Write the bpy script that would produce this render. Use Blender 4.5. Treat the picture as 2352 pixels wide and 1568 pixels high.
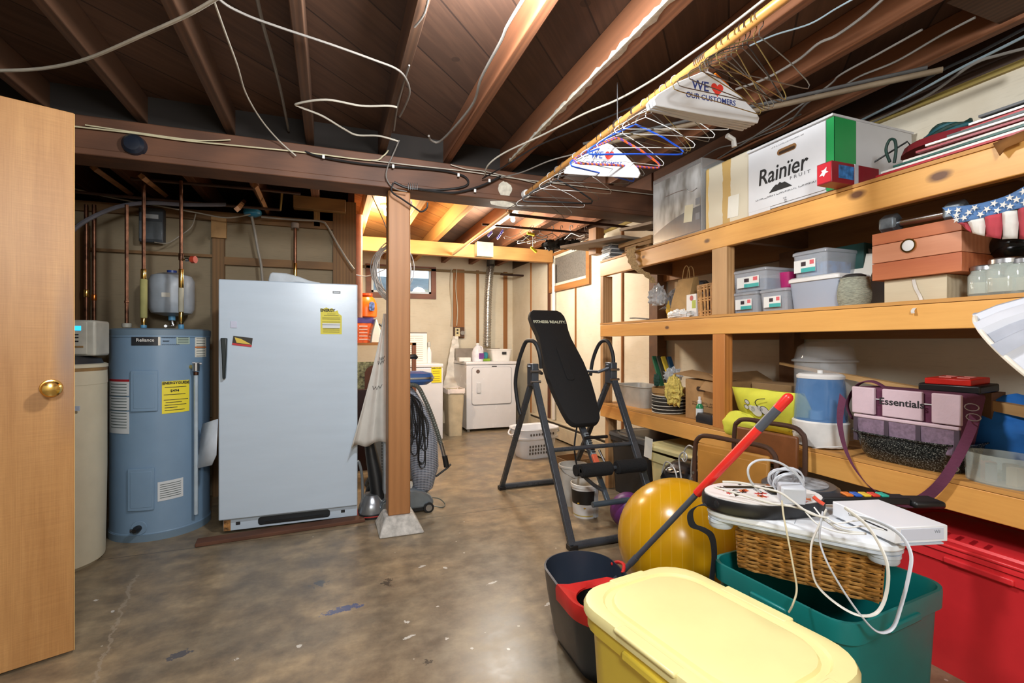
import bpy, bmesh, math, random
from mathutils import Vector, Matrix, Euler
from math import pi, sin, cos
for o in list(bpy.data.objects): bpy.data.objects.remove(o)
S = bpy.context.scene
COL = S.collection
random.seed(7)
# ---------------------------------------------------------------- camera
CH, YAW, FPX, CX, HY = 1.17, math.radians(20.6), 1110.0, 1176.0, 787.0
cd = bpy.data.cameras.new('camera'); cam = bpy.data.objects.new('camera', cd); COL.objects.link(cam)
cd.sensor_width = 36; cd.lens = 36*FPX/2352; cd.shift_y = (HY-784)/2352; cd.clip_start = .02
cam.location = (0, 0, CH); cam.rotation_euler = (pi/2, 0, -YAW); S.camera = cam
# ---------------------------------------------------------------- world, exposure, lights
w = bpy.data.worlds.new('sky'); S.world = w; w.use_nodes = True
w.node_tree.nodes['Background'].inputs[0].default_value = (.75, .87, 1, 1)
w.node_tree.nodes['Background'].inputs[1].default_value = 2.2
S.view_settings.view_transform = 'Standard'; S.view_settings.look = 'None'
S.view_settings.exposure = .72; S.view_settings.gamma = 1; S.view_settings.use_curve_mapping = False
def lamp(name, loc, power, col, r=.06):
    l = bpy.data.lights.new(name, 'POINT'); l.energy = power; l.color = col; l.shadow_soft_size = r
    o = bpy.data.objects.new(name, l); o.location = loc; COL.objects.link(o); return o
lamp('bulb_light', (.46, 1.42, 2.28), 58, (.965, .985, 1), .09)
lamp('room_fill_light', (.02, -.75, 2.05), 98, (.96, .985, 1), .22)  # added fill lamp behind the camera
lamp('laundry_bulb_light', (.50, 4.75, 2.22), 40, (1, .80, .54), .07)
lamp('laundry_fill_light', (1.60, 4.55, 2.12), 56, (1, .93, .82), .12)  # added fill lamp to brighten the laundry walls
# ---------------------------------------------------------------- helpers
FW = Vector((sin(YAW), cos(YAW), 0)); RT = Vector((cos(YAW), -sin(YAW), 0)); UP = Vector((0, 0, 1))
def at(px, py, x=None, y=None, z=None, t=None):
    d = FW + RT*((px-CX)/FPX) + UP*((HY-py)/FPX)
    if x is not None: t = x/d.x
    elif y is not None: t = y/d.y
    elif z is not None: t = (z-CH)/d.z
    return Vector((0, 0, CH)) + d*t
def lin(c):
    if isinstance(c, str):
        c = c.lstrip('#'); c = [int(c[i:i+2], 16)/255 for i in (0, 2, 4)]
        c = [v/12.92 if v <= .04045 else ((v+.055)/1.055)**2.4 for v in c]
    return (c[0], c[1], c[2], 1)
def rr(w, d, r, n=5, cx=0, cy=0):
    out = []
    for qx, qy, a0 in ((1, 1, 0), (-1, 1, pi/2), (-1, -1, pi), (1, -1, 1.5*pi)):
        for i in range(n+1):
            a = a0 + pi/2*i/n
            out.append((cx+qx*(w/2-r)+r*cos(a), cy+qy*(d/2-r)+r*sin(a)))
    return out
def smooth(pts, k=6):
    pts = [Vector(p) for p in pts]; out = []
    for i in range(len(pts)-1):
        p0 = pts[max(i-1, 0)]; p1 = pts[i]; p2 = pts[i+1]; p3 = pts[min(i+2, len(pts)-1)]
        for j in range(k):
            t = j/k
            out.append(.5*((2*p1)+(p2-p0)*t+(2*p0-5*p1+4*p2-p3)*t*t+(3*p1-p0-3*p2+p3)*t**3))
    out.append(pts[-1]); return out
class MB:
    def __init__(s, world=False): s.v = []; s.f = []; s.mi = []; s.M = Matrix.Identity(4); s.m = 0; s.world = world
    def add(s, vs, fs):
        b = len(s.v); s.v += [s.M @ Vector(v) for v in vs]; s.f += [tuple(b+i for i in f) for f in fs]; s.mi += [s.m]*len(fs); return s
    def bx(s, x0, x1, y0, y1, z0, z1):
        return s.add([(x0,y0,z0),(x1,y0,z0),(x1,y1,z0),(x0,y1,z0),(x0,y0,z1),(x1,y0,z1),(x1,y1,z1),(x0,y1,z1)],
                     [(0,3,2,1),(4,5,6,7),(0,1,5,4),(1,2,6,5),(2,3,7,6),(3,0,4,7)])
    def box(s, c, d, rot=None):
        m = Matrix.Translation(c) @ (Euler(rot).to_matrix().to_4x4() if rot else Matrix.Identity(4))
        o = s.M; s.M = o @ m; s.bx(-d[0]/2, d[0]/2, -d[1]/2, d[1]/2, -d[2]/2, d[2]/2); s.M = o; return s
    def hexa(s, a, b):      # two quads of four corners
        return s.add(list(a)+list(b), [(3,2,1,0),(4,5,6,7),(0,1,5,4),(1,2,6,5),(2,3,7,6),(3,0,4,7)])
    def rings(s, rs, cap0=True, cap1=True, closed=True):
        n = len(rs[0]); vs = [p for r in rs for p in r]; fs = []
        for i in range(len(rs)-1):
            for j in range(n if closed else n-1):
                k = (j+1) % n; fs.append((i*n+j, i*n+k, (i+1)*n+k, (i+1)*n+j))
        if cap0: fs.append(tuple(reversed(range(n))))
        if cap1: fs.append(tuple(range((len(rs)-1)*n, len(rs)*n)))
        return s.add(vs, fs)
    def tube(s, pts, r, n=8, closed=False, flat=None, up=None):
        pts = [Vector(p) for p in pts]; L = len(pts); rs = []; prev = None
        for i, p in enumerate(pts):
            if closed: d = pts[(i+1) % L]-pts[i-1]
            else: d = pts[min(i+1, L-1)]-pts[max(i-1, 0)]
            if d.length < 1e-9: d = Vector((0, 0, 1))
            d.normalize()
            if prev is None:
                a = Vector(up) if up else (Vector((0, 0, 1)) if abs(d.z) < .9 else Vector((1, 0, 0)))
            else: a = prev
            u = (a-d*a.dot(d));
            if u.length < 1e-6: u = d.orthogonal()
            u.normalize(); prev = u; v = d.cross(u)
            q = r[i] if isinstance(r, (list, tuple)) else r
            f = flat if flat else 1
            rs.append([p+u*q*cos(2*pi*j/n)+v*q*f*sin(2*pi*j/n) for j in range(n)])
        if closed: rs.append(rs[0]); return s.rings(rs, False, False)
        return s.rings(rs)
    def cyl(s, p0, p1, r0, r1=None, n=24): return s.tube([p0, p1], [r0, r0 if r1 is None else r1], n)
    def lathe(s, prof, n=32, c=(0, 0, 0), cap=True, sx=1, sy=1):
        rs = [[(c[0]+r*cos(2*pi*j/n)*sx, c[1]+r*sin(2*pi*j/n)*sy, c[2]+z) for j in range(n)] for r, z in prof]
        return s.rings(rs, cap, cap)
    def prism(s, out, z0, z1): return s.rings([[(x, y, z0) for x, y in out], [(x, y, z1) for x, y in out]])
    def sph(s, c, r, n=24, sx=1, sy=1, sz=1):
        m = n//2
        return s.rings([[(c[0]+r*sx*sin(pi*max(i,.001 if i==0 else i)/m)*cos(2*pi*j/n), c[1]+r*sy*sin(pi*i/m)*sin(2*pi*j/n), c[2]-r*sz*cos(pi*i/m)) for j in range(n)] for i in range(m+1)], False, False)
    def grid(s, fn, nu, nv):
        vs = [fn(i/nu, j/nv) for i in range(nu+1) for j in range(nv+1)]
        return s.add(vs, [(i*(nv+1)+j, (i+1)*(nv+1)+j, (i+1)*(nv+1)+j+1, i*(nv+1)+j+1) for i in range(nu) for j in range(nv)])
    def shell(s, outer, inner_off):  # helper: open vessel from (ring builder) list
        return s.rings(outer+inner_off, True, True)
def rootof(o):
    while o.parent: o = o.parent
    return o
def rmat(o): return Matrix.Translation(o.location) @ o.rotation_euler.to_matrix().to_4x4()
def mk(name, mb, mats, parent=None, loc=None, bevel=0, sharp=32, bs=2, solid=0):
    mats = mats if isinstance(mats, (list, tuple)) else [mats]
    inv = Matrix.Identity(4)
    if parent is not None:
        if mb.world: inv = rmat(rootof(parent)).inverted()
    else:
        if loc is None:
            xs = [v.x for v in mb.v]; ys = [v.y for v in mb.v]; zs = [v.z for v in mb.v]
            loc = ((min(xs)+max(xs))/2, (min(ys)+max(ys))/2, min(zs))
        inv = Matrix.Translation(Vector(loc)).inverted()
    me = bpy.data.meshes.new(name); me.from_pydata([inv @ v for v in mb.v], [], mb.f)
    for m in mats: me.materials.append(m)
    for p, i in zip(me.polygons, mb.mi): p.material_index = i; p.use_smooth = True
    b = bmesh.new(); b.from_mesh(me); bmesh.ops.remove_doubles(b, verts=b.verts, dist=1e-6)
    bmesh.ops.recalc_face_normals(b, faces=b.faces); b.to_mesh(me); b.free()
    me.set_sharp_from_angle(angle=math.radians(sharp))
    o = bpy.data.objects.new(name, me); COL.objects.link(o)
    if parent is not None: o.parent = parent
    else: o.location = loc
    if solid:
        q = o.modifiers.new('thickness', 'SOLIDIFY'); q.thickness = solid; q.offset = 0
    if bevel:
        q = o.modifiers.new('bevel', 'BEVEL'); q.width = bevel; q.segments = bs; q.limit_method = 'ANGLE'; q.angle_limit = math.radians(40)
    return o
def tag(o, label=None, cat=None, group=None, kind=None):
    if label: o['label'] = label
    if cat: o['category'] = cat
    if group: o['group'] = group
    if kind: o['kind'] = kind
    return o
def thing(name, label, cat, loc=(0, 0, 0), rot=0, group=None):
    o = bpy.data.objects.new(name, None); COL.objects.link(o); o.location = loc; o.empty_display_size = .05
    o.rotation_euler = rot if isinstance(rot, (tuple, list)) else (0, 0, rot)
    return tag(o, label, cat, group)
def solo(name, label, cat, mb, m, group=None, **k):
    return tag(mk(name, mb, m, **k), label, cat, group)
def struct(name, mb, m, label=None, parent=None, **k):
    o = mk(name, mb, m, parent, **k)
    if parent is None:
        o['kind'] = 'structure'
        if label: o['label'] = label
    return o
def dup(root, loc=None, rot=None, label=None, group=None):
    r = root.copy(); COL.objects.link(r)
    if loc is not None: r.location = loc
    if rot is not None: r.rotation_euler = rot if isinstance(rot, (tuple, list)) else (0, 0, rot)
    if label: r['label'] = label
    if group: r['group'] = group
    for ch in [c for c in bpy.data.objects if c.parent == root]:
        c = ch.copy(); COL.objects.link(c); c.parent = r
        for g in [q for q in bpy.data.objects if q.parent == ch]:
            d = g.copy(); COL.objects.link(d); d.parent = c
    return r
def text(name, s, size, m, parent, mtx, ext=.0006, align='CENTER', sx=1, bold=0, shear=0, space=1):
    cu = bpy.data.curves.new(name, 'FONT'); cu.body = s; cu.size = size; cu.extrude = ext; cu.align_x = align; cu.align_y = 'CENTER'
    cu.offset = bold; cu.shear = shear; cu.space_character = space; cu.resolution_u = 3
    o = bpy.data.objects.new(name, cu); COL.objects.link(o)
    dg = bpy.context.evaluated_depsgraph_get(); me = bpy.data.meshes.new_from_object(o.evaluated_get(dg))
    bpy.data.objects.remove(o); bpy.data.curves.remove(cu)
    inv = rmat(rootof(parent)).inverted() if parent else Matrix.Identity(4)
    me.transform(inv @ mtx @ Matrix.Diagonal((sx, 1, 1, 1))); me.materials.clear(); me.materials.append(m)
    o = bpy.data.objects.new(name, me); COL.objects.link(o)
    if parent: o.parent = parent
    return o
def frame(o, u, v):         # matrix with x axis u, y axis v
    u = Vector(u).normalized(); v = Vector(v); v = (v-u*v.dot(u)).normalized(); n = u.cross(v)
    m = Matrix((u, v, n)).transposed().to_4x4(); m.translation = Vector(o); return m
def marks(m, parent, mtx, wd, size, seed=0, rows=1):      # small print too fine to read: rows of tiny strokes
    rn = random.Random(seed); out = []
    for r in range(rows):
        mb = MB(True); mb.M = mtx; x = -wd/2; y = -r*size*1.7
        while x < wd/2:
            w_ = size*rn.uniform(.3, .75)
            if rn.random() < .85:
                mb.bx(x, x+w_*.35, y-size/2, y+size/2, 0, .0006) if rn.random() < .6 else mb.bx(x, x+w_, y-size*.5, y-size*.2, 0, .0006)
                if rn.random() < .5: mb.bx(x, x+w_, y+size*.25, y+size*.5, 0, .0007)
            x += w_+size*.22
        o = mk('fine_print', mb, m, parent); o['kind'] = 'stuff'
# ---------------------------------------------------------------- materials
MC = {}
def nt(name):
    m = bpy.data.materials.new(name); m.use_nodes = True; t = m.node_tree
    return m, t, t.nodes['Principled BSDF']
def nd(t, typ, ins=None, **k):
    n = t.nodes.new(typ)
    for a, b in k.items(): setattr(n, a, b)
    for a, b in (ins or {}).items():
        if isinstance(b, bpy.types.NodeSocket): t.links.new(b, n.inputs[a])
        else: n.inputs[a].default_value = b
    return n
def mth(t, op, a, b=0, c=0, clamp=False):
    n = t.nodes.new('ShaderNodeMath'); n.operation = op; n.use_clamp = clamp
    for i, q in enumerate((a, b, c)):
        if isinstance(q, bpy.types.NodeSocket): t.links.new(q, n.inputs[i])
        else: n.inputs[i].default_value = q
    return n.outputs[0]
def mix(t, f, a, b, bt='MIX'):
    n = t.nodes.new('ShaderNodeMix'); n.data_type = 'RGBA'; n.blend_type = bt
    for i, q in ((0, f), (6, a), (7, b)):
        if isinstance(q, bpy.types.NodeSocket): t.links.new(q, n.inputs[i])
        else: n.inputs[i].default_value = q
    return n.outputs[2]
def coords(t, scale=(1, 1, 1), kind='Object'):
    c = t.nodes.new('ShaderNodeTexCoord'); return nd(t, 'ShaderNodeMapping', {0: c.outputs[kind], 3: scale}).outputs[0]
def noise(t, vec, sc, det=4, rough=.55, dist=0):
    return nd(t, 'ShaderNodeTexNoise', {'Vector': vec, 'Scale': sc, 'Detail': det, 'Roughness': rough, 'Distortion': dist}).outputs[0]
def ramp(t, f, stops):
    n = t.nodes.new('ShaderNodeValToRGB'); t.links.new(f, n.inputs[0]); e = n.color_ramp.elements
    while len(e) < len(stops): e.new(.5)
    for q, (p, c) in zip(e, stops): q.position = p; q.color = lin(c) if not isinstance(c, float) else (c, c, c, 1)
    return n.outputs[0]
def bump(t, b, h, st, d=.01):
    n = nd(t, 'ShaderNodeBump', {'Strength': st, 'Distance': d, 'Height': h}); t.links.new(n.outputs[0], b.inputs['Normal'])
def M(name, col, rough=.5, metal=0, var=.12, vs=9, bmp=0, bs=60, trans=0, emit=0, stretch=(1, 1, 1), alpha=1, coat=0, spec=.5):
    if name in MC: return MC[name]
    m, t, b = nt(name); c = lin(col)
    vec = coords(t, stretch)
    if var:
        n = noise(t, vec, vs, 5)
        dk = tuple(q*(1-var*1.6) for q in c[:3])+(1,); lt = tuple(min(1, q*(1+var*.8)) for q in c[:3])+(1,)
        t.links.new(mix(t, ramp(t, n, [(.3, 0.0), (.7, 1.0)]), dk, lt), b.inputs['Base Color'])
        t.links.new(mth(t, 'ADD', mth(t, 'MULTIPLY', n, .16), rough-.08, clamp=True), b.inputs['Roughness'])
    else: b.inputs['Base Color'].default_value = c; b.inputs['Roughness'].default_value = rough
    b.inputs['Metallic'].default_value = metal; b.inputs['Transmission Weight'].default_value = trans
    b.inputs['Specular IOR Level'].default_value = spec; b.inputs['Coat Weight'].default_value = coat
    if alpha < 1: b.inputs['Alpha'].default_value = alpha
    if emit: b.inputs['Emission Color'].default_value = c; b.inputs['Emission Strength'].default_value = emit
    if bmp: bump(t, b, noise(t, vec, bs, 3), bmp)
    MC[name] = m; return m
def wood(name, c1, c2, axis=1, rough=.5, sc=1, knots=(), rings=.5, bmp=.15):
    if name in MC: return MC[name]
    m, t, b = nt(name); s = [14*sc]*3; s[axis] = .9*sc
    v = coords(t, tuple(s)); big = noise(t, v, .8, 3, .5, .6); fine = noise(t, coords(t, tuple(6*q for q in s)), 1.2, 4, .7)
    wv = nd(t, 'ShaderNodeTexWave', {'Vector': v, 'Scale': .9, 'Distortion': 5.0, 'Detail': 2.0, 'Detail Scale': .6}).outputs[1]
    f = mth(t, 'ADD', mth(t, 'MULTIPLY', wv, rings*.6), mth(t, 'ADD', mth(t, 'MULTIPLY', big, .55), mth(t, 'MULTIPLY', fine, .35)))
    a = lin(c1); d = lin(c2)
    c = mix(t, ramp(t, f, [(.3, 0.0), (1.0, 1.0)]), a, d)
    if knots:
        p = coords(t)
        for kx, ky, kz, rad in knots:
            sub = nd(t, 'ShaderNodeVectorMath', {0: p, 1: (kx, ky, kz)}, operation='SUBTRACT').outputs[0]
            mul = nd(t, 'ShaderNodeVectorMath', {0: sub, 1: (0, .62, 1.2)}, operation='MULTIPLY').outputs[0]
            ln = nd(t, 'ShaderNodeVectorMath', {0: mul}, operation='LENGTH').outputs['Value']
            ln = mth(t, 'ADD', ln, mth(t, 'MULTIPLY', fine, rad*.5))
            k = mth(t, 'SUBTRACT', 1, mth(t, 'DIVIDE', ln, rad*1.6), clamp=True)
            c = mix(t, mth(t, 'MULTIPLY', k, 2.2, clamp=True), c, lin('#6b4426'))
    t.links.new(c, b.inputs['Base Color']); b.inputs['Roughness'].default_value = rough
    bump(t, b, f, bmp, .004); MC[name] = m; return m
pine = wood('pine rail', '#f0b764', '#c9812f', 1, .45, 1, knots=((0, 0, 0, .0),)) if 0 else None
white = M('white enamel', '#e3e6ea', .28, var=.03)
plasw = M('white plastic', '#e6e6e4', .38, var=.04)
black = M('black plastic', '#191a1c', .42, var=.1)
steel = M('steel', '#b9bcc0', .3, 1, var=.05)
copper = M('copper pipe', '#7e5743', .4, .85, var=.5, vs=14)
brass = M('brass', '#d8b56a', .18, 1, var=.05)
paper = M('paper', '#e9e6da', .8, var=.04)
ink = M('black ink', '#222226', .7, var=0)
cardb = M('cardboard', '#b08a5c', .85, var=.1, vs=20, bmp=.05)
# floor
def floor_mat():
    m, t, b = nt('stained concrete'); p = coords(t)
    n1 = noise(t, p, 1.1, 6, .6, .4); n2 = noise(t, p, 7, 8, .68); n3 = noise(t, coords(t, (2.2, 4.5, 1)), 2.4, 6, .65)
    c = mix(t, ramp(t, n1, [(.32, 0.0), (.68, 1.0)]), lin('#8e8572'), lin('#bda37c'))
    c = mix(t, ramp(t, n2, [(.35, .75), (.68, 0.0)]), c, lin('#554c42'))
    c = mix(t, ramp(t, n3, [(.42, .3), (.6, 0.0)]), c, lin('#5c4d3c'))
    sep = nd(t, 'ShaderNodeSeparateXYZ', {0: p}); X, Y = sep.outputs[0], sep.outputs[1]
    def spot(cx, cy, rx, ry, rot, col, scn, th, amt=1.0):
        global _
        q = nd(t, 'ShaderNodeMapping', {0: p}, vector_type='TEXTURE'); q.inputs[1].default_value = (cx, cy, 0); q.inputs[2].default_value = (0, 0, rot); q.inputs[3].default_value = (rx, ry, 1)
        ln = nd(t, 'ShaderNodeVectorMath', {0: q.outputs[0]}, operation='LENGTH').outputs['Value']
        k = mth(t, 'SUBTRACT', 1, ln, clamp=True)
        nn = noise(t, p, scn, 5, .7)
        f = mth(t, 'MULTIPLY', mth(t, 'GREATER_THAN', mth(t, 'MULTIPLY', mth(t, 'POWER', k, .5), nn), th), amt)
        return f, lin(col)
    S_ = []
    q = at(790, 1398, z=0); S_.append(spot(q.x, q.y, .16, .05, .15, '#2c4a80', 38, .36, .8))
    q = at(735, 1340, z=0); S_.append(spot(q.x, q.y, .10, .07, 0, '#3d4c5c', 32, .40, .7))
    q = at(412, 1503, z=0); S_.append(spot(q.x, q.y, .08, .05, .3, '#2e3a52', 30, .38, .7))
    q = at(890, 1338, z=0); S_.append(spot(q.x, q.y, .06, .12, 0, '#2a2623', 34, .42, .75))
    q = at(985, 1520, z=0); S_.append(spot(q.x, q.y, .05, .04, 0, '#1c1a18', 40, .42, .8))
    for px, py, rx, ry in ((686,1483,.022,.022),(541,1513,.018,.018),(940,1462,.05,.014),(935,1428,.02,.03),(1026,1466,.022,.014),(1085,1488,.016,.014),(1005,1392,.012,.01),(970,1300,.04,.02),(1130,1338,.06,.015),(220,1378,.02,.02),(1260,1386,.05,.02),(1168,1490,.01,.012),(1022,1303,.015,.03),(258,1404,.012,.02)):
        q = at(px, py, z=0); S_.append(spot(q.x, q.y, rx, ry, .3, '#d6d3cb', 45, .36, .85))
    for f, col in S_: c = mix(t, f, c, col)
    # pale slightly cleaner patches
    vo = nd(t, 'ShaderNodeTexVoronoi', {'Vector': p, 'Scale': 9.0}).outputs['Distance']
    fl = mth(t, 'MULTIPLY', mth(t, 'LESS_THAN', vo, .055), mth(t, 'GREATER_THAN', noise(t, p, 3, 2), .55))
    c = mix(t, mth(t, 'MULTIPLY', fl, .7), c, lin('#cfc9bb'))
    # saw-cut joint parallel to the beam and a wandering crack
    wob = mth(t, 'MULTIPLY', mth(t, 'SUBTRACT', noise(t, p, 5, 4), .5), .05)
    j = mth(t, 'LESS_THAN', mth(t, 'ABSOLUTE', mth(t, 'SUBTRACT', mth(t, 'ADD', Y, mth(t, 'MULTIPLY', wob, .1)), 3.22)), .005)
    c = mix(t, mth(t, 'MULTIPLY', j, .6), c, lin('#4a4238'))
    a = at(310, 1320, z=0); e = at(215, 1568, z=0); k = (e.x-a.x)/(e.y-a.y)
    wob2 = mth(t, 'MULTIPLY', mth(t, 'SUBTRACT', noise(t, p, 9, 6, .7), .5), .13)
    cr = mth(t, 'ABSOLUTE', mth(t, 'SUBTRACT', mth(t, 'ADD', X, wob2), mth(t, 'ADD', mth(t, 'MULTIPLY', mth(t, 'SUBTRACT', Y, a.y), k), a.x)))
    c = mix(t, mth(t, 'MULTIPLY', mth(t, 'MULTIPLY', mth(t, 'LESS_THAN', cr, .0055), mth(t, 'LESS_THAN', Y, a.y)), .6), c, lin('#a89a86'))
    t.links.new(c, b.inputs['Base Color'])
    t.links.new(mth(t, 'ADD', mth(t, 'MULTIPLY', n2, .3), .2), b.inputs['Roughness'])
    b.inputs['Specular IOR Level'].default_value = .55
    bump(t, b, n2, .08, .004); return m
def ceil_mat(name, c1, c2, seam):
    m, t, b = nt(name); p = coords(t, kind='Object')
    sep = nd(t, 'ShaderNodeSeparateXYZ', {0: p}); X, Y = sep.outputs[0], sep.outputs[1]
    u = mth(t, 'DIVIDE', mth(t, 'ADD', mth(t, 'MULTIPLY', mth(t, 'SUBTRACT', X, Y), .7071), .5176), .2525)
    wv = mth(t, 'MULTIPLY', mth(t, 'ADD', X, Y), .7071)
    fr = mth(t, 'FRACT', u); cell = mth(t, 'FLOOR', u)
    vec = nd(t, 'ShaderNodeCombineXYZ', {0: mth(t, 'MULTIPLY', u, 3), 1: mth(t, 'MULTIPLY', wv, .7), 2: mth(t, 'MULTIPLY', cell, 3.7)}).outputs[0]
    n = noise(t, vec, 2.0, 6, .65, .5); pl = nd(t, 'ShaderNodeTexWhiteNoise', {'W': cell}, noise_dimensions='1D').outputs[0]
    f = mth(t, 'ADD', mth(t, 'MULTIPLY', n, .8), mth(t, 'MULTIPLY', mth(t, 'SUBTRACT', pl, .5), .25))
    c = mix(t, ramp(t, f, [(.25, 0.0), (.7, 1.0)]), lin(c1), lin(c2))
    kn = nd(t, 'ShaderNodeTexVoronoi', {'Vector': p, 'Scale': 2.3}).outputs['Distance']
    c = mix(t, mth(t, 'MULTIPLY', mth(t, 'LESS_THAN', kn, .05), .5), c, lin(seam))
    c = mix(t, mth(t, 'MULTIPLY', mth(t, 'LESS_THAN', fr, .03), .85), c, lin(seam))
    t.links.new(c, b.inputs['Base Color']); b.inputs['Roughness'].default_value = .75
    bump(t, b, mth(t, 'GREATER_THAN', fr, .03), .4, .005); return m
FLOOR = floor_mat()
# ================================================================ SETTING
mb = MB(True); mb.bx(-2.4, 2.7, -2.2, 7.1, -.1, 0); struct('floor', mb, FLOOR, 'worn brown-grey concrete floor with paint spots and cracks', loc=(0, 0, 0))
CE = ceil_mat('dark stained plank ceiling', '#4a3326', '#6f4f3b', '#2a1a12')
CE2 = ceil_mat('lamplit plank ceiling', '#b98548', '#e0ae6a', '#5a371c')  # same planks with the laundry lamplight put into the colour
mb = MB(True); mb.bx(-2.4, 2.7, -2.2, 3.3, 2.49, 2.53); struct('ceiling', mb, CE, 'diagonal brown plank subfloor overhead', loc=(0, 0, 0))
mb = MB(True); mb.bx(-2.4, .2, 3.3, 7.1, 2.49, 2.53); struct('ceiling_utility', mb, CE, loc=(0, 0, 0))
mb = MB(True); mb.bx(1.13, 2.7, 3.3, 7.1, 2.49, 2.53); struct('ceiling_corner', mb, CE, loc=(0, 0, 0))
mb = MB(True); mb.bx(.2, 1.13, 3.3, 7.1, 2.49, 2.53); struct('ceiling_laundry', mb, CE2, 'diagonal planks over the laundry corner, lamplight put into their paler colour', loc=(0, 0, 0))
def wall_mat(name, c, c2, dirt):
    m, t, b = nt(name); p = coords(t)
    n = noise(t, coords(t, (1, 1, 1)), 2.5, 5); n2 = noise(t, coords(t, (3, 3, 30)), 4, 4)
    q = mix(t, ramp(t, n, [(.35, 0.0), (.7, 1.0)]), lin(c), lin(c2))
    q = mix(t, ramp(t, n2, [(.55, 0.0), (.85, .35)]), q, lin(dirt))
    t.links.new(q, b.inputs['Base Color']); b.inputs['Roughness'].default_value = .75; bump(t, b, n2, .05); return m
WP = wall_mat('painted wall panel', '#e2dac6', '#d4c9b2', '#a89d88')
WT = wall_mat('raw tan wall board', '#93846a', '#85775e', '#5c5040')
WL = wall_mat('grey wall', '#8b8478', '#7a7368', '#5c564c')
W = 2.62; BY = 6.95
wy0, wy1, wz0, wz1 = 4.62, 5.50, 1.87, 2.25      # right window
mb = MB(True)
mb.bx(W, W+.12, -2.2, wy0, 0, 2.30); mb.bx(W, W+.12, wy1, BY+.1, 0, 2.30); mb.bx(W, W+.12, wy0, wy1, 0, wz0); mb.bx(W, W+.12, wy0, wy1, wz1, 2.30)
struct('wall_right', mb, WP, 'cream panelled basement wall behind the shelving', loc=(0, 0, 0))
vx0, vx1, vz0, vz1 = .53, 1.36, 1.87, 2.24
mb = MB(True)
mb.bx(-2.4, vx0, BY, BY+.12, 0, 2.49); mb.bx(vx1, W+.12, BY, BY+.12, 0, 2.49); mb.bx(vx0, vx1, BY, BY+.12, 0, vz0); mb.bx(vx0, vx1, BY, BY+.12, vz1, 2.49)
struct('wall_back', mb, WP, 'cream panelled back wall of the laundry corner', loc=(0, 0, 0))
mb = MB(True); mb.bx(-2.5, -2.4, -2.2, BY, 0, 2.53); struct('wall_left', mb, WL)
mb = MB(True); mb.bx(-2.5, W+.12, -2.3, -2.2, 0, 2.53); struct('wall_front', mb, WP)
mb = MB(True); mb.bx(-2.4, .20, 4.28, 4.34, 0, 2.16); struct('wall_partition', mb, WT, 'tan board partition behind the water heater and freezer', loc=(0, 0, 0))
mb = MB(True); mb.bx(-2.4, -1.70, 1.93, 2.0, 0, 2.49); struct('wall_doorway', mb, WL)
mb = MB(True); mb.bx(.14, .19, 4.28, BY, 0, 2.49); struct('wall_laundry_left', mb, M('dark brown board', '#5a3626', .7))
mb = MB(True); mb.bx(W, W+.12, -2.2, BY, 2.30, 2.53); struct('wall_right_sill', mb, wood('sill wood', '#4a3426', '#33241a', 1), loc=(0, 0, 0))
tw = wood('trim wood', '#a8713c', '#7c4e28', 2, .6); tw1 = wood('trim wood along', '#b57c42', '#8a5930', 1, .6); tw0 = wood('trim wood across', '#a8713c', '#7c4e28', 0, .6)
dk2 = wood('dark post wood', '#6e4028', '#4a2a1a', 2, .6)
k = 0
def trim(mb, m, label=None):
    global k; k += 1; return struct('trim_%d' % k, mb, m, label)
for yy, wd, mm in ((6.20, .012, tw), (5.60, .06, dk2), (4.89, .014, tw), (3.95, .02, tw)):
    mb = MB(True); z1 = 2.28 if yy != 4.89 else wz0-.07
    mb.bx(W-.018, W, yy-wd/2, yy+wd/2, .2 if wd < .05 else .16, z1); trim(mb, mm)
for xx, wd, mm in ((1.77, .17, wood('outlet board', '#a86f38', '#7d4e24', 2, .6)), (2.06, .04, tw), (2.50, .06, tw), (.20, .04, tw)):
    mb = MB(True); mb.bx(xx-wd/2, xx+wd/2, BY-.02, BY, 1.24 if wd > .1 else 0, 2.25); trim(mb, mm)
mb = MB(True); mb.bx(.1, W, BY-.03, BY, 2.20, 2.235); trim(mb, wood('back rail', '#8a7350', '#6d5a3c', 0, .7))
mb = MB(True); mb.bx(W-.02, W, -2.2, wy0-.1, 2.285, 2.31); trim(mb, M('yellowed strip', '#a08a45', .6), 'yellowed strip along the top of the right wall')
# window right: frame, sash, screen
def window(nm, mbf, mf, mbs, ms, mbp, mp):
    f = struct(nm, mbf, mf); struct('window_frame', mbs, ms, None, f); struct('pane', mbp, mp, None, f); return f
mbf = MB(True); e = .07
mbf.bx(W-.03, W+.1, wy0-e, wy0, wz0-e, wz1+.03); mbf.bx(W-.03, W+.1, wy1, wy1+e, wz0-e, wz1+.03); mbf.bx(W-.03, W+.1, wy0, wy1, wz0-e, wz0); mbf.bx(W-.03, W+.1, wy0, wy1, wz1, wz1+.03)
mbs = MB(True); e = .035
mbs.bx(W-.01, W+.03, wy0, wy0+e, wz0, wz1); mbs.bx(W-.01, W+.03, wy1-e, wy1, wz0, wz1); mbs.bx(W-.01, W+.03, wy0, wy1, wz0, wz0+e); mbs.bx(W-.01, W+.03, wy0, wy1, wz1-e, wz1)
mbp = MB(True); mbp.bx(W+.012, W+.02, wy0+e, wy1-e, wz0+e, wz1-e)
window('window_1', mbf, tw1, mbs, M('window paint', '#d8d4c4', .6), mbp, M('window screen', '#77736c', .7, var=.2, vs=60))
mbf = MB(True); e = .07
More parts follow.
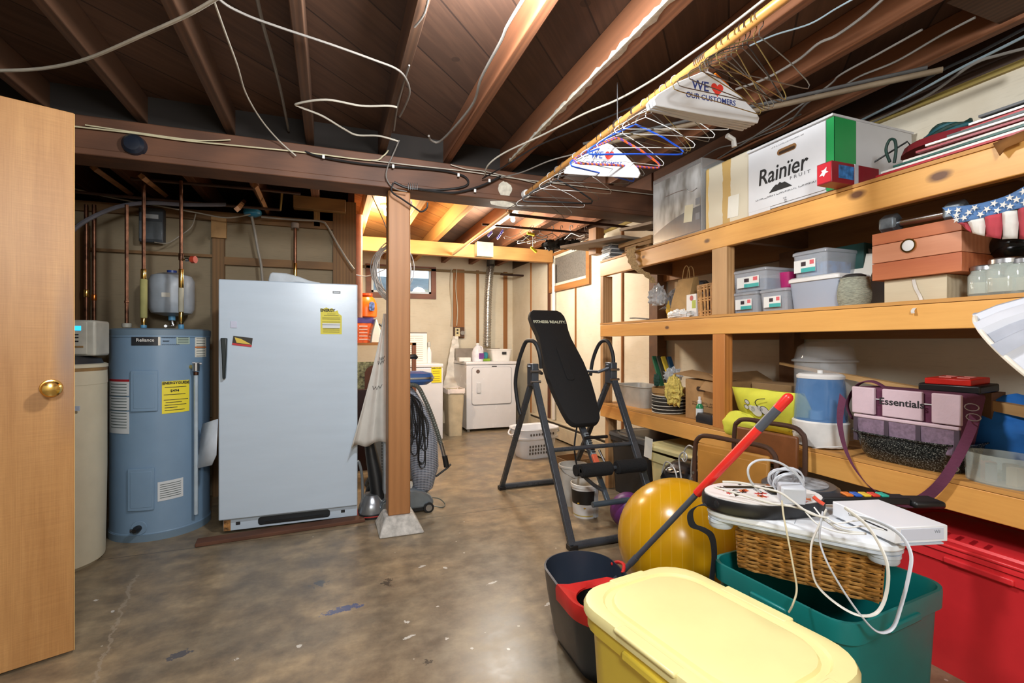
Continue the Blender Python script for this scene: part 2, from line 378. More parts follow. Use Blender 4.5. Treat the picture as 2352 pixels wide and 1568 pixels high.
mbf.bx(vx0-e, vx0, BY-.03, BY+.1, vz0-e, vz1+.02); mbf.bx(vx1, vx1+e, BY-.03, BY+.1, vz0-e, vz1+.02); mbf.bx(vx0, vx1, BY-.03, BY+.1, vz0-e, vz0); mbf.bx(vx0, vx1, BY-.03, BY+.1, vz1, vz1+.02)
mbs = MB(True); e = .03
for a, b_ in ((vx0, vx0+e), (vx1-e, vx1), (.93, .97)): mbs.bx(a, b_, BY-.01, BY+.03, vz0, vz1)
mbs.bx(vx0, vx1, BY-.01, BY+.03, vz0, vz0+e); mbs.bx(vx0, vx1, BY-.01, BY+.03, vz1-e, vz1)
mbp = MB(True); mbp.bx(vx0+e, vx1-e, BY+.012, BY+.018, vz0+e, vz1-e)
gl = M('window glass', '#eef4f6', .03, trans=1, var=0)
window('window_2', mbf, wood('window wood', '#8a4f32', '#5f3420', 0, .5), mbs, M('aluminium sash', '#8b8f92', .4, .6), mbp, gl)
mb = MB(True); mb.bx(.1, 1.8, 7.45, 7.5, 1.6, 2.16); mb.bx(.1, 1.8, 7.07, 7.5, 1.55, 1.6)
struct('window_well', mb, M('galvanised window well', '#93a4b4', .5, .2, stretch=(1, 1, 12)), 'grey galvanised window well outside the back window')
# heater along the base of the right wall
hm = M('heater enamel', '#cdc3ab', .5)
t = thing('baseboard_heater', 'long cream baseboard heater along the foot of the right wall', 'heater', (W-.04, 4.6, 0))
mb = MB(True); mb.bx(W-.075, W-.005, 3.7, 6.1, .02, .17); mk('cover', mb, hm, t, bevel=.004)
mb = MB(True); mb.bx(W-.055, W-.004, 3.7, 6.1, .176, .2); mk('top_louvre', mb, M('dark slot', '#3a3026', .6), t)
mb = MB(True); mb.bx(W-.07, W-.004, 3.7, 6.1, .2, .21); mk('top_cap', mb, hm, t)
# joists, beam, header
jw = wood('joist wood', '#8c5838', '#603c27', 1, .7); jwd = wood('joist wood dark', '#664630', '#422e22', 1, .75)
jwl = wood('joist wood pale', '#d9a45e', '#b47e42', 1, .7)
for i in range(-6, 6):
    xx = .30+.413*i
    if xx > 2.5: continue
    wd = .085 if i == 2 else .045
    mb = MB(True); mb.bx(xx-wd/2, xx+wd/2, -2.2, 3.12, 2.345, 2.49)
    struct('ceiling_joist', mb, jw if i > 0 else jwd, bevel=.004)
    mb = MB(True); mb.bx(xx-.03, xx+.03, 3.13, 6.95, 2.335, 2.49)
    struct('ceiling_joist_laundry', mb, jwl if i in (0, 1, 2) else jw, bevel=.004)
for xa, ya in ((2.19, .95),):
    mb = MB(True); mb.bx(xa-.17, xa+.17, ya-.1, ya+.1 if ya < 2 else ya+.04, 2.36, 2.48) if ya < 2 else mb.bx(xa-.17, xa+.17, ya, ya+.04, 2.36, 2.48)
    struct('joist_blocking', mb, jwd)
bm_ = wood('beam wood', '#704a34', '#4a3023', 0, .6, 1.2)
mb = MB(True); mb.bx(-2.4, W, 3.03, 3.22, 2.115, 2.315); mb.bx(-2.4, W, 3.02, 3.03, 2.115, 2.15)
solo('support_beam', 'long brown timber beam crossing the basement on the square post', 'beam', mb, bm_, bevel=.005)
mb = MB(True); mb.bx(.16, 2.6, 5.46, 5.54, 2.17, 2.325)
solo('header_beam', 'pale timber header at the far end above the laundry corner', 'beam', mb, wood('header wood', '#cf9a5a', '#a8743e', 0, .6), bevel=.004)
pw = wood('post wood', '#b8814f', '#8a5a35', 2, .5, .55, rings=.25)
mb = MB(True); mb.bx(.335, .47, 3.06, 3.19, .10, 2.113)
solo('support_post', 'square brown timber post standing on a whitewashed concrete pad', 'post', mb, pw, bevel=.006)
mb = MB(True)
mb.hexa([(.27, 2.97, 0), (.545, 2.97, 0), (.545, 3.28, 0), (.27, 3.28, 0)], [(.315, 3.04, .1), (.49, 3.04, .1), (.49, 3.21, .1), (.315, 3.21, .1)])
solo('post_footing', 'chipped white-painted concrete pad under the timber post', 'footing', mb, M('chipped white concrete', '#cfcdc8', .85, var=.22, vs=28, bmp=.6, bs=30), bevel=.01)
mb = MB(True); mb.bx(-2.4, 1.55, 3.115, 3.13, 2.31, 2.49); struct('beam_blocking', mb, M('grey brown board', '#2a2522', .9))
# partition framing
ps = wood('stud wood', '#84623c', '#5c452c', 2, .7); pz = wood('stud wood across', '#84623c', '#5c452c', 0, .7)
for a, b_, z0, z1 in ((-.84, -.76, 0, 2.1), (-1.72, -1.60, .9, 2.0), (.02, .20, 0, 2.34), (-2.2, -2.12, 0, 2.1)):
    mb = MB(True); mb.bx(a, b_, 4.235, 4.278, z0, z1); trim(mb, ps)
for a, b_, z0, z1 in ((-.76, .02, 1.77, 1.83), (-2.4, -.84, 1.82, 1.84), (-2.4, .02, 2.1, 2.17), (-2.4, -.84, 1.12, 1.16), (-2.4, -.84, .52, .6)):
    mb = MB(True); mb.bx(a, b_, 4.24, 4.278, z0, z1); trim(mb, pz)
# ================================================================ DOOR
dp = at(170, 1500, z=0); dd = Vector((1.35, .56, 0)).normalized(); dn = Vector((-dd.y, dd.x, 0))
ang = math.atan2(dd.y, dd.x)
dt = thing('door_1', 'open tan wood-veneer door with a brass knob at the left edge', 'door', tuple(dp), ang); dt['kind'] = 'structure'
del dt['category']
dm, t_, b_ = nt('door veneer'); v = coords(t_, (6, 1, .7)); f1 = noise(t_, v, 2.2, 6, .6); f2 = noise(t_, coords(t_, (160, 1, 3)), 2, 3, .6); f3 = noise(t_, coords(t_, (3, 1, 160)), 2, 3, .6)
c = mix(t_, ramp(t_, f1, [(.3, 0.0), (.7, 1.0)]), lin('#ab7a46'), lin('#c6965e'))
c = mix(t_, ramp(t_, mth(t_, 'MULTIPLY', mth(t_, 'ADD', f2, f3), .5), [(.4, .35), (.6, 0.0)]), c, lin('#8f6238'))
# worn grey smudge around the latch side
sp = nd(t_, 'ShaderNodeSeparateXYZ', {0: coords(t_)})
kx = mth(t_, 'SUBTRACT', 1, mth(t_, 'DIVIDE', mth(t_, 'ABSOLUTE', mth(t_, 'ADD', sp.outputs[0], .015)), .05), clamp=True)
kz = mth(t_, 'SUBTRACT', 1, mth(t_, 'DIVIDE', mth(t_, 'ABSOLUTE', mth(t_, 'SUBTRACT', sp.outputs[2], 1.12)), .34), clamp=True)
c = mix(t_, mth(t_, 'MULTIPLY', mth(t_, 'MULTIPLY', kx, kz), mth(t_, 'MULTIPLY', f1, 1.6)), c, lin('#80736f'))
t_.links.new(c, b_.inputs['Base Color']); b_.inputs['Roughness'].default_value = .42
mb = MB(); mb.bx(-.80, 0, 0, .035, .012, 2.035); mk('door_leaf', mb, dm, dt, bevel=.002)
mb = MB(); mb.bx(0, .002, .002, .033, .012, 2.033); mk('edge_strip', mb, wood('door edge', '#d8b070', '#b58848', 2), dt)
mb = MB(); mb.M = frame((-.062, 0, 1.003), (1, 0, 0), (0, 0, 1))
mb.lathe([(.0, 0), (.033, 0), (.031, .006), (.014, .009), (.012, .026), (.018, .032), (.028, .042), (.029, .052), (.024, .06), (.012, .064), (.0, .0645)], 28)
mk('door_knob', mb, brass, dt)
mb = MB(); mb.M = frame((-.062, .035, 1.003), (-1, 0, 0), (0, 0, 1))
mb.lathe([(.0, 0), (.033, 0), (.031, .006), (.014, .009), (.012, .026), (.028, .042), (.024, .06), (.0, .064)], 28); mk('door_knob', mb, brass, dt)
for zz in (.25, 1.05, 1.85):
    mb = MB(); mb.cyl((-.803, .0, zz-.045), (-.803, .0, zz+.045), .007, n=12); mk('hinge', mb, brass, dt)
# ================================================================ SHELVING UNIT
FX = 2.05                                   # front face of the shelves
Z1, Z2, Z3 = .69, 1.329, 1.832              # tops of the three shelves
rk1 = wood('rail wood top', '#eab364', '#cf8f43', 1, .45, .8, knots=((0, .78+1.02-2.5+1.25, .06, .035), (0, 2, 9, .01)))
def railw(nm, kn): return wood(nm, '#ecb362', '#c4823a', 1, .45, .8, knots=kn, rings=.8)
sh = thing('storage_shelf', 'long three-tier pine storage shelf built along the right wall', 'shelf', (2.3, 1.3, 0))
def loc(p): return (p[0]-2.3, p[1]-1.3, p[2])
kt = [loc(at(1968, 447, x=FX))+(.021,), loc(at(2158, 404, x=FX))+(.022,), loc(at(1478, 590, x=FX))+(.012,), loc(at(1624, 553, x=FX))+(.014,)]
for zt, zb, kn, nm in ((Z3, 1.705, kt, 'rail wood a'), (Z2, 1.2195, [loc(at(1532, 752, x=FX))+(.012,)], 'rail wood b'), (Z1, .578, [loc(at(1700, 930, x=FX))+(.001,)], 'rail wood c')):
    mb = MB(True); mb.bx(FX, FX+.038, -.9, 3.42, zb, zt-.016); mk('front_rail', mb, railw(nm, kn), sh, bevel=.003)
    mb = MB(True); mb.bx(FX, 2.60, -.9, 3.42, zt-.014, zt); mk('shelf_board', mb, wood('shelf ply '+nm, '#d29a52', '#a8743a', 1, .6), sh)
    mb = MB(True); mb.bx(2.57, 2.605, -.9, 3.42, zb-.03, zt-.016); mk('back_rail', mb, wood('back rail wood', '#9a7044', '#6f4c2c', 1, .7), sh)
shw = wood('shelf post wood', '#c9a070', '#9a6f45', 2, .55); shw2 = wood('shelf post wood warm', '#cf8a48', '#a5642e', 2, .5)
dkw = wood('shelf cross wood', '#7a573a', '#543a26', 0, .7)
for y0, y1, x0, x1, z0, z1, m in ((2.085, 2.195, FX+.002, FX+.06, Z2, 1.705, shw), (2.10, 2.19, FX+.002, FX+.06, Z1, 1.2195, shw2), (3.38, 3.42, FX+.002, FX+.09, Z2, 1.705, shw), (3.38, 3.42, FX+.002, FX+.09, Z1, 1.2195, shw), (3.36, 3.41, FX+.04, FX+.12, 0, .578, shw),
        (3.29, 3.40, 2.51, 2.602, 0, Z2, dkw), (2.05, 2.15, 2.52, 2.602, 0, 1.705, dkw), (.62, .72, 2.52, 2.602, 0, 1.705, dkw), (2.10, 2.19, FX+.04, FX+.12, 0, .578, shw2), (-.5, -.4, FX+.002, FX+.06, Z1, 1.705, shw), (3.29, 3.40, 2.51, 2.602, Z2, Z3-.016, dkw)):
    mb = MB(True); mb.bx(x0, x1, y0, y1, z0, z1); mk('post', mb, m, sh, bevel=.002)
for zz in (1.705, 1.2195, .578):
    for yy in (3.2, 2.02, .9):
        mb = MB(True); mb.bx(FX+.04, 2.57, yy-.02, yy+.02, zz+.01, zz+.1); mk('cross_brace', mb, dkw, sh)
# ---------------- items on the top shelf
def XY(px, x): p = at(px, 700, x=x); return p.y
def zat(px, py, x): return at(px, py, x=x).z
# cd cases
for i in range(11):
    dx = random.uniform(-.006, .006); dy = random.uniform(-.006, .006); z = Z3+i*.0106
    t = thing('cd_case', 'clear plastic disc case, '+('lowest', 'second from the bottom', 'third from the bottom', 'fourth from the bottom', 'fifth from the bottom', 'middle one', 'fifth from the top', 'fourth from the top', 'third from the top', 'second from the top', 'topmost')[i]+' of the stack on the top shelf', 'disc case', (2.125+dx, 3.335+dy, z), random.uniform(-.05, .05), 'disc cases stacked at the far end of the top shelf')
    mb = MB(); mb.bx(-.071, .071, -.0625, .0625, 0, .0096); mk('jewel_case', mb, M('clear case plastic', '#e8ecf0', .15, var=0, alpha=.35), t, bevel=.001)
    mb = MB(); mb.bx(-.069, .069, -.0635, .0635, .003, .007); mk('insert', mb, M(('insert a', 'insert b', 'insert c')[i % 3], ('#222226', '#f6f3ec', '#3a3436')[i % 3], .6), t)
def slab(name, label, cat, c, d, rot, m, **k):
    mb = MB(True); mb.box(c, d, rot); return solo(name, label, cat, mb, m, **k)
slab('cardboard_sheet', 'flattened grey cardboard sheet sticking out from the far end of the top shelf', 'cardboard', (2.10, 3.42, 1.975), (.42, .62, .022), (.02, -.06, .35), M('grey cardboard', '#9a8b7c', .85, var=.1), bevel=.002)
slab('cardboard_sheet', 'upper folded cardboard flap beside the clear picture crate', 'cardboard', (2.22, 3.02, 2.04), (.26, .34, .02), (.05, -.12, .12), M('grey cardboard 2', '#a3907c', .85), bevel=.002)
for i, (yy, zz, ll) in enumerate(((3.03, 1.85, .36), (3.0, 1.885, .32), (3.05, 1.92, .38))):
    slab('wood_plank', ('lowest', 'middle', 'topmost')[i]+' of the short tan boards lying by the disc cases', 'plank', (2.22, yy, zz), (.22, ll, .03), (0, 0, .05*i-.04), wood('short board', '#b08a5a', '#876640', 1, .7), bevel=.002, group='short tan boards on the top shelf')
slab('timber_offcut', 'upright square timber offcut at the far end of the top shelf', 'timber', (2.12, 3.60, 2.03), (.09, .09, .22), (0, 0, .2), wood('offcut', '#c08a50', '#94643a', 2))
mb = MB(True); mb.box((2.12, 3.52, 1.9), (.02, .28, .03)); mb.M = Matrix()
# burlap ribbon draped over rail
def strip(name, label, cat, pts, wd, m, axis=(0, 1, 0), th=.003, parent=None, k=6, wave=0, local=False):
    pts = smooth(pts, k); mb = MB(not local); a = Vector(axis); rs = []
    for i, p in enumerate(pts):
        d = (pts[min(i+1, len(pts)-1)]-pts[max(i-1, 0)]).normalized(); n = d.cross(a).normalized(); ww = wd[0]+(wd[1]-wd[0])*i/(len(pts)-1) if isinstance(wd, tuple) else wd
        q = wave*sin(i*1.7)
        rs.append([p-a*ww/2+n*q, p+n*(-q), p+a*ww/2+n*q, p+a*ww/2+n*(q+th), p+n*(th-q), p-a*ww/2+n*(q+th)])
    mb.rings(rs)
    if parent: return mk(name, mb, m, parent)
    return solo(name, label, cat, mb, m)
strip('burlap_ribbon', 'crinkled burlap ribbon draped over the top shelf edge near the disc cases', 'ribbon', [(2.16, 2.95, 1.862), (2.04, 2.96, 1.86), (2.025, 2.95, 1.78), (2.03, 2.90, 1.70), (2.05, 2.80, 1.64), (2.08, 2.76, 1.58)], (.13, .05), M('burlap', '#b39a70', .95, var=.3, vs=90, bmp=.3), (0, 1, 0), .002, wave=.006)
# picture crate
y0, y1 = 1.109*2.08, 1.333*2.08
t = thing('picture_crate', 'clear plastic crate with a black and white street picture facing the room', 'crate', (2.25, (y0+y1)/2, Z3+.004))
fr = M('clear crate plastic', '#e0e2e2', .15, alpha=.3, var=0); zc = .444; ln_ = y1-y0
mb = MB(); mb.bx(-.17, -.165, -ln_/2, ln_/2, 0, zc); mb.bx(.165, .17, -ln_/2, ln_/2, 0, zc); mb.bx(-.17, .17, -ln_/2, -ln_/2+.005, 0, zc); mb.bx(-.17, .17, ln_/2-.005, ln_/2, 0, zc); mb.bx(-.17, .17, -ln_/2, ln_/2, 0, .005); mk('crate_shell', mb, fr, t, bevel=.001)
pm, t_, b_ = nt('street picture'); sp = nd(t_, 'ShaderNodeSeparateXYZ', {0: coords(t_)}); Yc, Zc = sp.outputs[1], sp.outputs[2]
nn = noise(t_, coords(t_, (1, 2.4, 1)), 3.2, 3)
c = mix(t_, ramp(t_, nn, [(.35, 0.0), (.55, 1.0)]), lin('#8f8b84'), lin('#d2d2d0'))
road = mth(t_, 'LESS_THAN', Zc, mth(t_, 'ADD', .16, mth(t_, 'MULTIPLY', mth(t_, 'POWER', mth(t_, 'ADD', Yc, .23), 2), -.45)))
c = mix(t_, road, c, mix(t_, nn, lin('#55565a'), lin('#8b8c90')))
t_.links.new(c, b_.inputs['Base Color']); b_.inputs['Roughness'].default_value = .25
mb = MB(); mb.bx(-.1715, -.1702, -ln_/2+.008, ln_/2-.008, .012, zc-.03); mk('picture', mb, pm, t)
mb = MB(); mb.bx(-.154, .15, -ln_/2+.012, ln_/2-.012, .01, zc-.06); mk('contents', mb, M('grey contents', '#8f8e8c', .8), t)
mb = MB(); mb.box((-.172, -.12, .135), (.002, .075, .105), (.12, 0, 0)); mk('note', mb, M('cream note', '#dcd6bb', .8, var=0), t)
for yy, zz in ((-.2, .19), (-.2, .1)):
    mb = MB(); mb.bx(-.1725, -.171, yy-.018, yy+.018, zz-.02, zz+.02); mk('sticker', mb, M('grey sticker', '#7d7f84', .6), t)
mb = MB(); mb.tube(smooth([(-.174, .1, .3), (-.176, -.02, .298), (-.176, -.1, .29), (-.176, -.13, .27), (-.176, -.16, .262), (-.176, -.20, .27)]), .0018, 5); mk('wire_latch', mb, steel, t)
# yellowed box
y0, y1 = .9353*2.08+.004, 1.099*2.08-.006
t = thing('storage_carton', 'yellowed cream carton with brown tape bands between the picture crate and the fruit box', 'box', (2.27, (y0+y1)/2, Z3)); ln_ = y1-y0
bm2, t_, b_ = nt('yellowed carton'); sp = nd(t_, 'ShaderNodeSeparateXYZ', {0: coords(t_)}); Yc = sp.outputs[1]; Zc = sp.outputs[2]
nn = noise(t_, coords(t_), 9, 3); yj = mth(t_, 'ADD', Yc, mth(t_, 'MULTIPLY', mth(t_, 'SUBTRACT', nn, .5), .04))
band = mth(t_, 'LESS_THAN', mth(t_, 'ABSOLUTE', mth(t_, 'SUBTRACT', yj, .0)), .028)
c = mix(t_, band, lin('#d8cfb8'), lin('#c7a565')); edge = mth(t_, 'GREATER_THAN', yj, ln_/2-.03); c = mix(t_, edge, c, lin('#d9b873'))
t_.links.new(c, b_.inputs['Base Color']); b_.inputs['Roughness'].default_value = .6
mb = MB(); mb.bx(-.19, .19, -ln_/2, ln_/2, 0, .365); mk('carton_body', mb, bm2, t, bevel=.012)
mb = MB(); mb.box((-.1915, -.05, .09), (.002, .075, .12), (.06, 0, 0)); mk('note', mb, paper, t)
# fruit box
y0, y1 = 1.48, 1.94; t = thing('fruit_box', 'large white fruit box with a green corner and mountain logo on the top shelf', 'box', (2.325, (y0+y1)/2, Z3+.008)); ln_ = y1-y0; hb = .322
wc = M('white carton', '#dcdde0', .45, var=.05, vs=4)
mb = MB(); mb.bx(-.26, .26, -ln_/2, ln_/2, 0, hb); mk('carton_body', mb, wc, t, bevel=.003)
mb = MB(); mb.bx(-.2675, -.13, -ln_/2-.0025, -ln_/2-.0005, 0, hb-.004); mb.bx(-.2675, -.2665, -ln_/2-.0025, -ln_/2+.035, 0, hb-.004); mk('green_corner', mb, M('green print', '#1f9a50', .45, var=.05), t)
mb = MB(); mb.bx(-.2655, -.262, -ln_/2+.04, ln_/2+.002, .012, hb-.004); mb.bx(-.2645, -.2615, ln_/2-.13, ln_/2+.002, -.04, .02); mk('flap', mb, wc, t)
mb = MB(); mb.bx(-.28, .27, -ln_/2-.003, ln_/2, hb-.002, hb+.008); mk('lid_edge', mb, M('lid edge', '#d9d9dc', .5), t)
fo = Vector((2.0588, 1.745, Z3+.185)); mt_ = frame(fo, (0, -1, 0), (0, 0, 1))
bk = M('box print', '#1c1c1e', .6, var=0)
text('lettering', 'Rainïer', .112, bk, t, mt_ @ Matrix.Translation((.0, -.01, 0)), sx=.86, shear=.12, bold=.0012)
text('lettering', 'F R U I T', .022, M('grey print', '#6a6a6c', .6, var=0), t, mt_ @ Matrix.Translation((.1, -.06, 0)), sx=1.3)
marks(bk, t, mt_ @ Matrix.Translation((.02, -.115, 0)), .34, .007, 1)
marks(M('grey print', '#6a6a6c'), t, mt_ @ Matrix.Translation((.03, .122, 0)), .18, .005, 2)
marks(bk, t, mt_ @ Matrix.Translation((0.02, -.145, 0)), .016, .006, 3, 3)
mb = MB(True); mb.M = mt_
mb.prism([(-.07, -.098), (-.045, -.075), (-.03, -.066), (-.02, -.07), (-.008, -.06), (.004, -.068), (.02, -.066), (.06, -.098)], 0, .0008); mk('mountain_logo', mb, bk, t)
mb = MB(True); mb.M = mt_ @ Matrix.Translation((.03, .085, 0)); mb.prism(rr(.105, .03, .015, 5), 0, .001); mk('hand_hole', mb, M('hole brown', '#8a6238', .8), t)
mb = MB(True); mb.M = mt_ @ Matrix.Translation((.032, .081, 0)); mb.prism(rr(.088, .014, .007, 5), .001, .0018); mk('hand_hole', mb, M('hole dark', '#3a2616', .9), t)
# red carton
t = thing('red_carton', 'small dark red carton with a blue picture overhanging the top shelf edge', 'carton', (2.07, 1.43, Z3+.001)); rc = M('dark red carton', '#8d1f2a', .4)
mb = MB(); mb.bx(-.14, .15, -.033, .033, 0, .088); mk('carton_body', mb, rc, t, bevel=.002)
mb = MB(); mb.bx(-.1415, -.14, -.030, .030, .004, .084); mk('end_panel', mb, M('bright red print', '#c4202e', .4, var=0), t)
mb = MB(); mb.M = frame((-.142, 0, .045), (0, -1, 0), (0, 0, 1)); mb.prism([(-.02, -.01), (-.006, .006), (-.012, .012), (.002, .014), (.012, .022), (.01, .006), (.02, .0), (.006, -.004), (.0, -.016), (-.006, -.008)], 0, .0008); mk('white_emblem', mb, plasw, t)
mb = MB(); mb.bx(-.10, -.01, -.0342, -.033, .02, .075); mk('picture', mb, M('blue picture', '#3d7fc4', .4, var=.5, vs=30), t)
mb = MB(); mb.bx(-.005, .018, -.0344, -.0, .0, .0885); mk('tape', mb, M('clear tape', '#c9ccd4', .3), t)
# papers and bags stacked along the right part of the top shelf
cols = ['#b9212d', '#f0ece6', '#1e5a4e', '#e8e2da', '#9b1f2c', '#e5e4e0', '#253b37', '#c9303a', '#f1efea', '#2a2d30']
nms = ['dark red', 'cream', 'green', 'pale', 'crimson', 'white', 'blackish green', 'red', 'off-white', 'black']
for i in range(10):
    ya = .93-i*.03+random.uniform(-.02, .02); xa = 2.205+random.uniform(-.012, .012)
    wcol = M('wrap '+nms[i], cols[i], .4)
    slab('gift_bag', nms[i]+' flat gift bag in the pile on the near top shelf', 'gift bag', (xa, ya, Z3+.006+i*.0105), (.30, .78-.02*i, .0075), (0, 0, random.uniform(-.05, .05)), wcol, group='flat gift bags piled on the top shelf')
# garland and lantern wire
gm = M('dark green garland', '#1f4038', .6, var=.3, vs=60)
t = thing('ribbon_coil', 'coil of dark green ribbon on red cloth beside the fruit box', 'ribbon', (2.33, 1.2, 1.955))
for i in range(6):
    r = .10-.011*i
    mb = MB(); mb.tube([(r*1.3*cos(a*pi/12)*.8, r*1.5*sin(a*pi/12), .012*i+.015+.01*sin(a*.8+i)) for a in range(24)], .009, 6, True, flat=.5); mk('coil', mb, gm if i % 2 else M('teal garland', '#1f5d66', .5), t)
mb = MB(); mb.lathe([(.0, 0), (.13, .0), (.12, .03), (.06, .05), (0, .055)], 20, sy=1.25); mk('red_cloth', mb, M('red cloth', '#8c1c26', .8), t)
mb = MB(True); mb.tube([at(2008, 372, x=2.18), at(2084, 325, x=2.22), at(2100, 345, x=2.25)], .004, 6); solo('picture_frame_stand', 'bent black wire stand leaning by the green ribbon coil', 'stand', mb, black)
mb = MB(True); mb.tube(smooth([at(2044, 372, x=2.17), at(2035, 345, x=2.17), at(2043, 322, x=2.17), at(2055, 322, x=2.17), at(2058, 345, x=2.17), at(2054, 374, x=2.17)], 6), .0055, 6); solo('ribbon_loop', 'standing loop of green ribbon in front of the black wire stand', 'ribbon', mb, gm)
# plastic bag, floral cloth at the right end
def blob(name, label, cat, c, r, m, sx=1, sy=1, sz=1, amp=.18, fr=7, seed=0, n=32, group=None, parent=None, flatb=True):
    rnd = random.Random(seed); ph = [rnd.uniform(0, 6.28) for _ in range(12)]
    def f(d):
        return 1+amp*(sin(fr*d.x+ph[0])*sin(fr*d.y+ph[1])+.6*sin(fr*1.9*d.z+ph[2]+2*d.x)+.5*sin(fr*2.7*(d.x+d.y)+ph[3])*cos(fr*2.1*d.z+ph[4]))/1.6
    mb = MB(True); h = n//2; rs = []
    for i in range(h+1):
        row = []
        for j in range(n):
            a = pi*i/h; b = 2*pi*j/n; d = Vector((sin(a)*cos(b), sin(a)*sin(b), -cos(a))); q = f(d)*r
            z = d.z*q*sz
            if flatb: z = max(z, -r*sz*.8)
            row.append((c[0]+d.x*q*sx, c[1]+d.y*q*sy, c[2]+z))
        rs.append(row)
    mb.rings(rs, True, True)
    if parent: return mk(name, mb, m, parent)
    return solo(name, label, cat, mb, m, group)
pb = M('clear plastic film', '#d5dce2', .15, alpha=.55, var=.25, vs=25)
blob('plastic_bag', 'crumpled clear plastic bag on the gift bags at the right edge', 'plastic bag', (2.2, .66, 1.985), .075, pb, 1, 1.5, .6, .3, 9, 3)
blob('floral_cloth', 'dark floral cloth bundled at the right end of the top shelf', 'cloth', (2.36, .60, 2.03), .13, M('floral cloth', '#5a4a44', .9, var=.9, vs=22), 1, 1.6, .9, .2, 6, 5)
blob('red_bundle', 'dark red cloth bundle beside the floral cloth', 'cloth', (2.27, .50, 2.06), .075, M('maroon cloth', '#6a1226', .9), 1, 1.3, 1, .1, 5, 8)
q = at(2320, 345, x=2.0); mb = MB(True); mb.add([at(2281, 330, x=2.04), at(2352, 300, x=2.03), at(2352, 322, x=2.02), at(2310, 340, x=2.02), at(2296, 357, x=2.02)], [(0, 1, 2, 3, 4)])
solo('cardboard_flap', 'brown cardboard corner poking over the near end of the top shelf', 'cardboard', mb, M('brown cardboard', '#8a5a28', .9), solid=.004)
# ---------------- items on the middle shelf
strip('grey_bracket', 'small grey bracket lying at the far end of the middle shelf', 'bracket', [(2.1, 3.06, Z2+.02), (2.1, 2.99, Z2+.018), (2.1, 2.86, Z2+.004)], .03, M('grey metal', '#74787c', .4, .5), (1, 0, 0), .008)
# paper bag
t = thing('paper_bag', 'brown kraft paper carrier bag leaning on the middle shelf', 'bag', (2.22, 2.62, Z2), (.0, .0, .08)); kr = M('kraft paper', '#b7935f', .85, var=.1, vs=14, bmp=.15)
A = [(-.06, -.085, 0), (.06, -.085, 0), (.06, .085, 0), (-.06, .085, 0)]; B = [(-.06+.02, -.115, .26), (.0, -.115, .27), (.0, .01, .27), (-.045, .01, .262)]
mb = MB(); mb.rings([A, [tuple((Vector(a)*(1-q)+Vector(b)*q)+Vector((.006*sin(i*2+q*9), 0, 0)))for i, (a, b) in enumerate(zip(A, B))] if 0 else [tuple(Vector(a)*.5+Vector(b)*.5+Vector((-.012 if i in (0, 3) else .006, 0, 0))) for i, (a, b) in enumerate(zip(A, B))], B], True, False); mk('bag_body', mb, kr, t, solid=.002, bevel=.003)
for xx in (-.042, -.004):
    mb = MB(); mb.tube(smooth([(xx, -.085, .262), (xx-.003, -.08, .32), (xx, -.055, .345), (xx+.002, -.03, .32), (xx, -.022, .262)]), .0028, 6); mk('twisted_handle', mb, kr, t)
blob('newspaper_pile', 'crumpled newspaper and bags behind the brown paper bag', 'paper', (2.38, 2.72, Z2+.12), .14, M('newsprint', '#8f949c', .8, var=.7, vs=26), .9, 1.9, .95, .28, 8, 11)
blob('plastic_wrap', 'crumpled clear wrap poking out left of the paper bag', 'wrap', (2.2, 2.88, Z2+.17), .07, pb, .8, .9, 1.1, .35, 9, 12)
blob('yellow_packet', 'yellow packet at the shelf back left of the paper bag', 'packet', (2.28, 2.84, Z2+.075), .045, M('yellow packet', '#dcb63a', .5), .6, .8, 1.6, .2, 6, 13)
t = thing('bulb_carton', 'small white and green carton with a red disc on the middle shelf', 'carton', (2.19, 2.475, Z2), -.1)
mb = MB(); mb.bx(-.04, .04, -.05, .05, 0, .15); mk('carton_body', mb, plasw, t, bevel=.002)
mb = MB(); mb.bx(-.0412, -.0402, -.048, -.01, .06, .11); mk('green_panel', mb, M('lime print', '#a8b83c', .5), t)
mb = MB(); mb.M = frame((-.0415, -.005, .125), (0, -1, 0), (0, 0, 1)); mb.lathe([(0, 0), (.016, 0), (.016, .001), (0, .001)], 20); mk('red_disc', mb, M('red print', '#b8302c', .5, var=0), t)
blob('crumpled_tissue', 'white crumpled paper at the shelf edge before the white carton', 'paper', (2.12, 2.56, Z2+.022), .05, plasw, .8, 2.0, .6, .35, 9, 14)
# wicker (willow) basket w/ open slats
t = thing('willow_basket', 'open slatted willow basket against the shelf post', 'basket', (2.235, 2.325, Z2+.002)); wi = M('willow', '#c39258', .6, var=.3, vs=30)
for z in (.01, .03, .095, .11, .165, .18, .19):
    mb = MB(); mb.tube([(x*(1+z*.4), y*(1+z*.4), z+.004*sin(i*2.1)) for i, (x, y) in enumerate(rr(.20, .16, .03, 4))], .0055, 6, True); mk('woven_band', mb, wi, t)
for i, (x, y) in enumerate(rr(.20, .16, .03, 2)+[(-.10, yy) for yy in (-.04, -.013, .013, .04)]+[(.10, yy) for yy in (-.03, .03)]+[(xx, -.08) for xx in (-.04, 0, .04)]+[(xx, .08) for xx in (-.04, .04)]):
    mb = MB(); mb.cyl((x, y, 0), (x*1.08, y*1.08, .19), .007, n=8); mk('stake', mb, wi, t)
mb = MB(); mb.prism(rr(.19, .15, .03), 0, .006); mk('base', mb, wi, t)
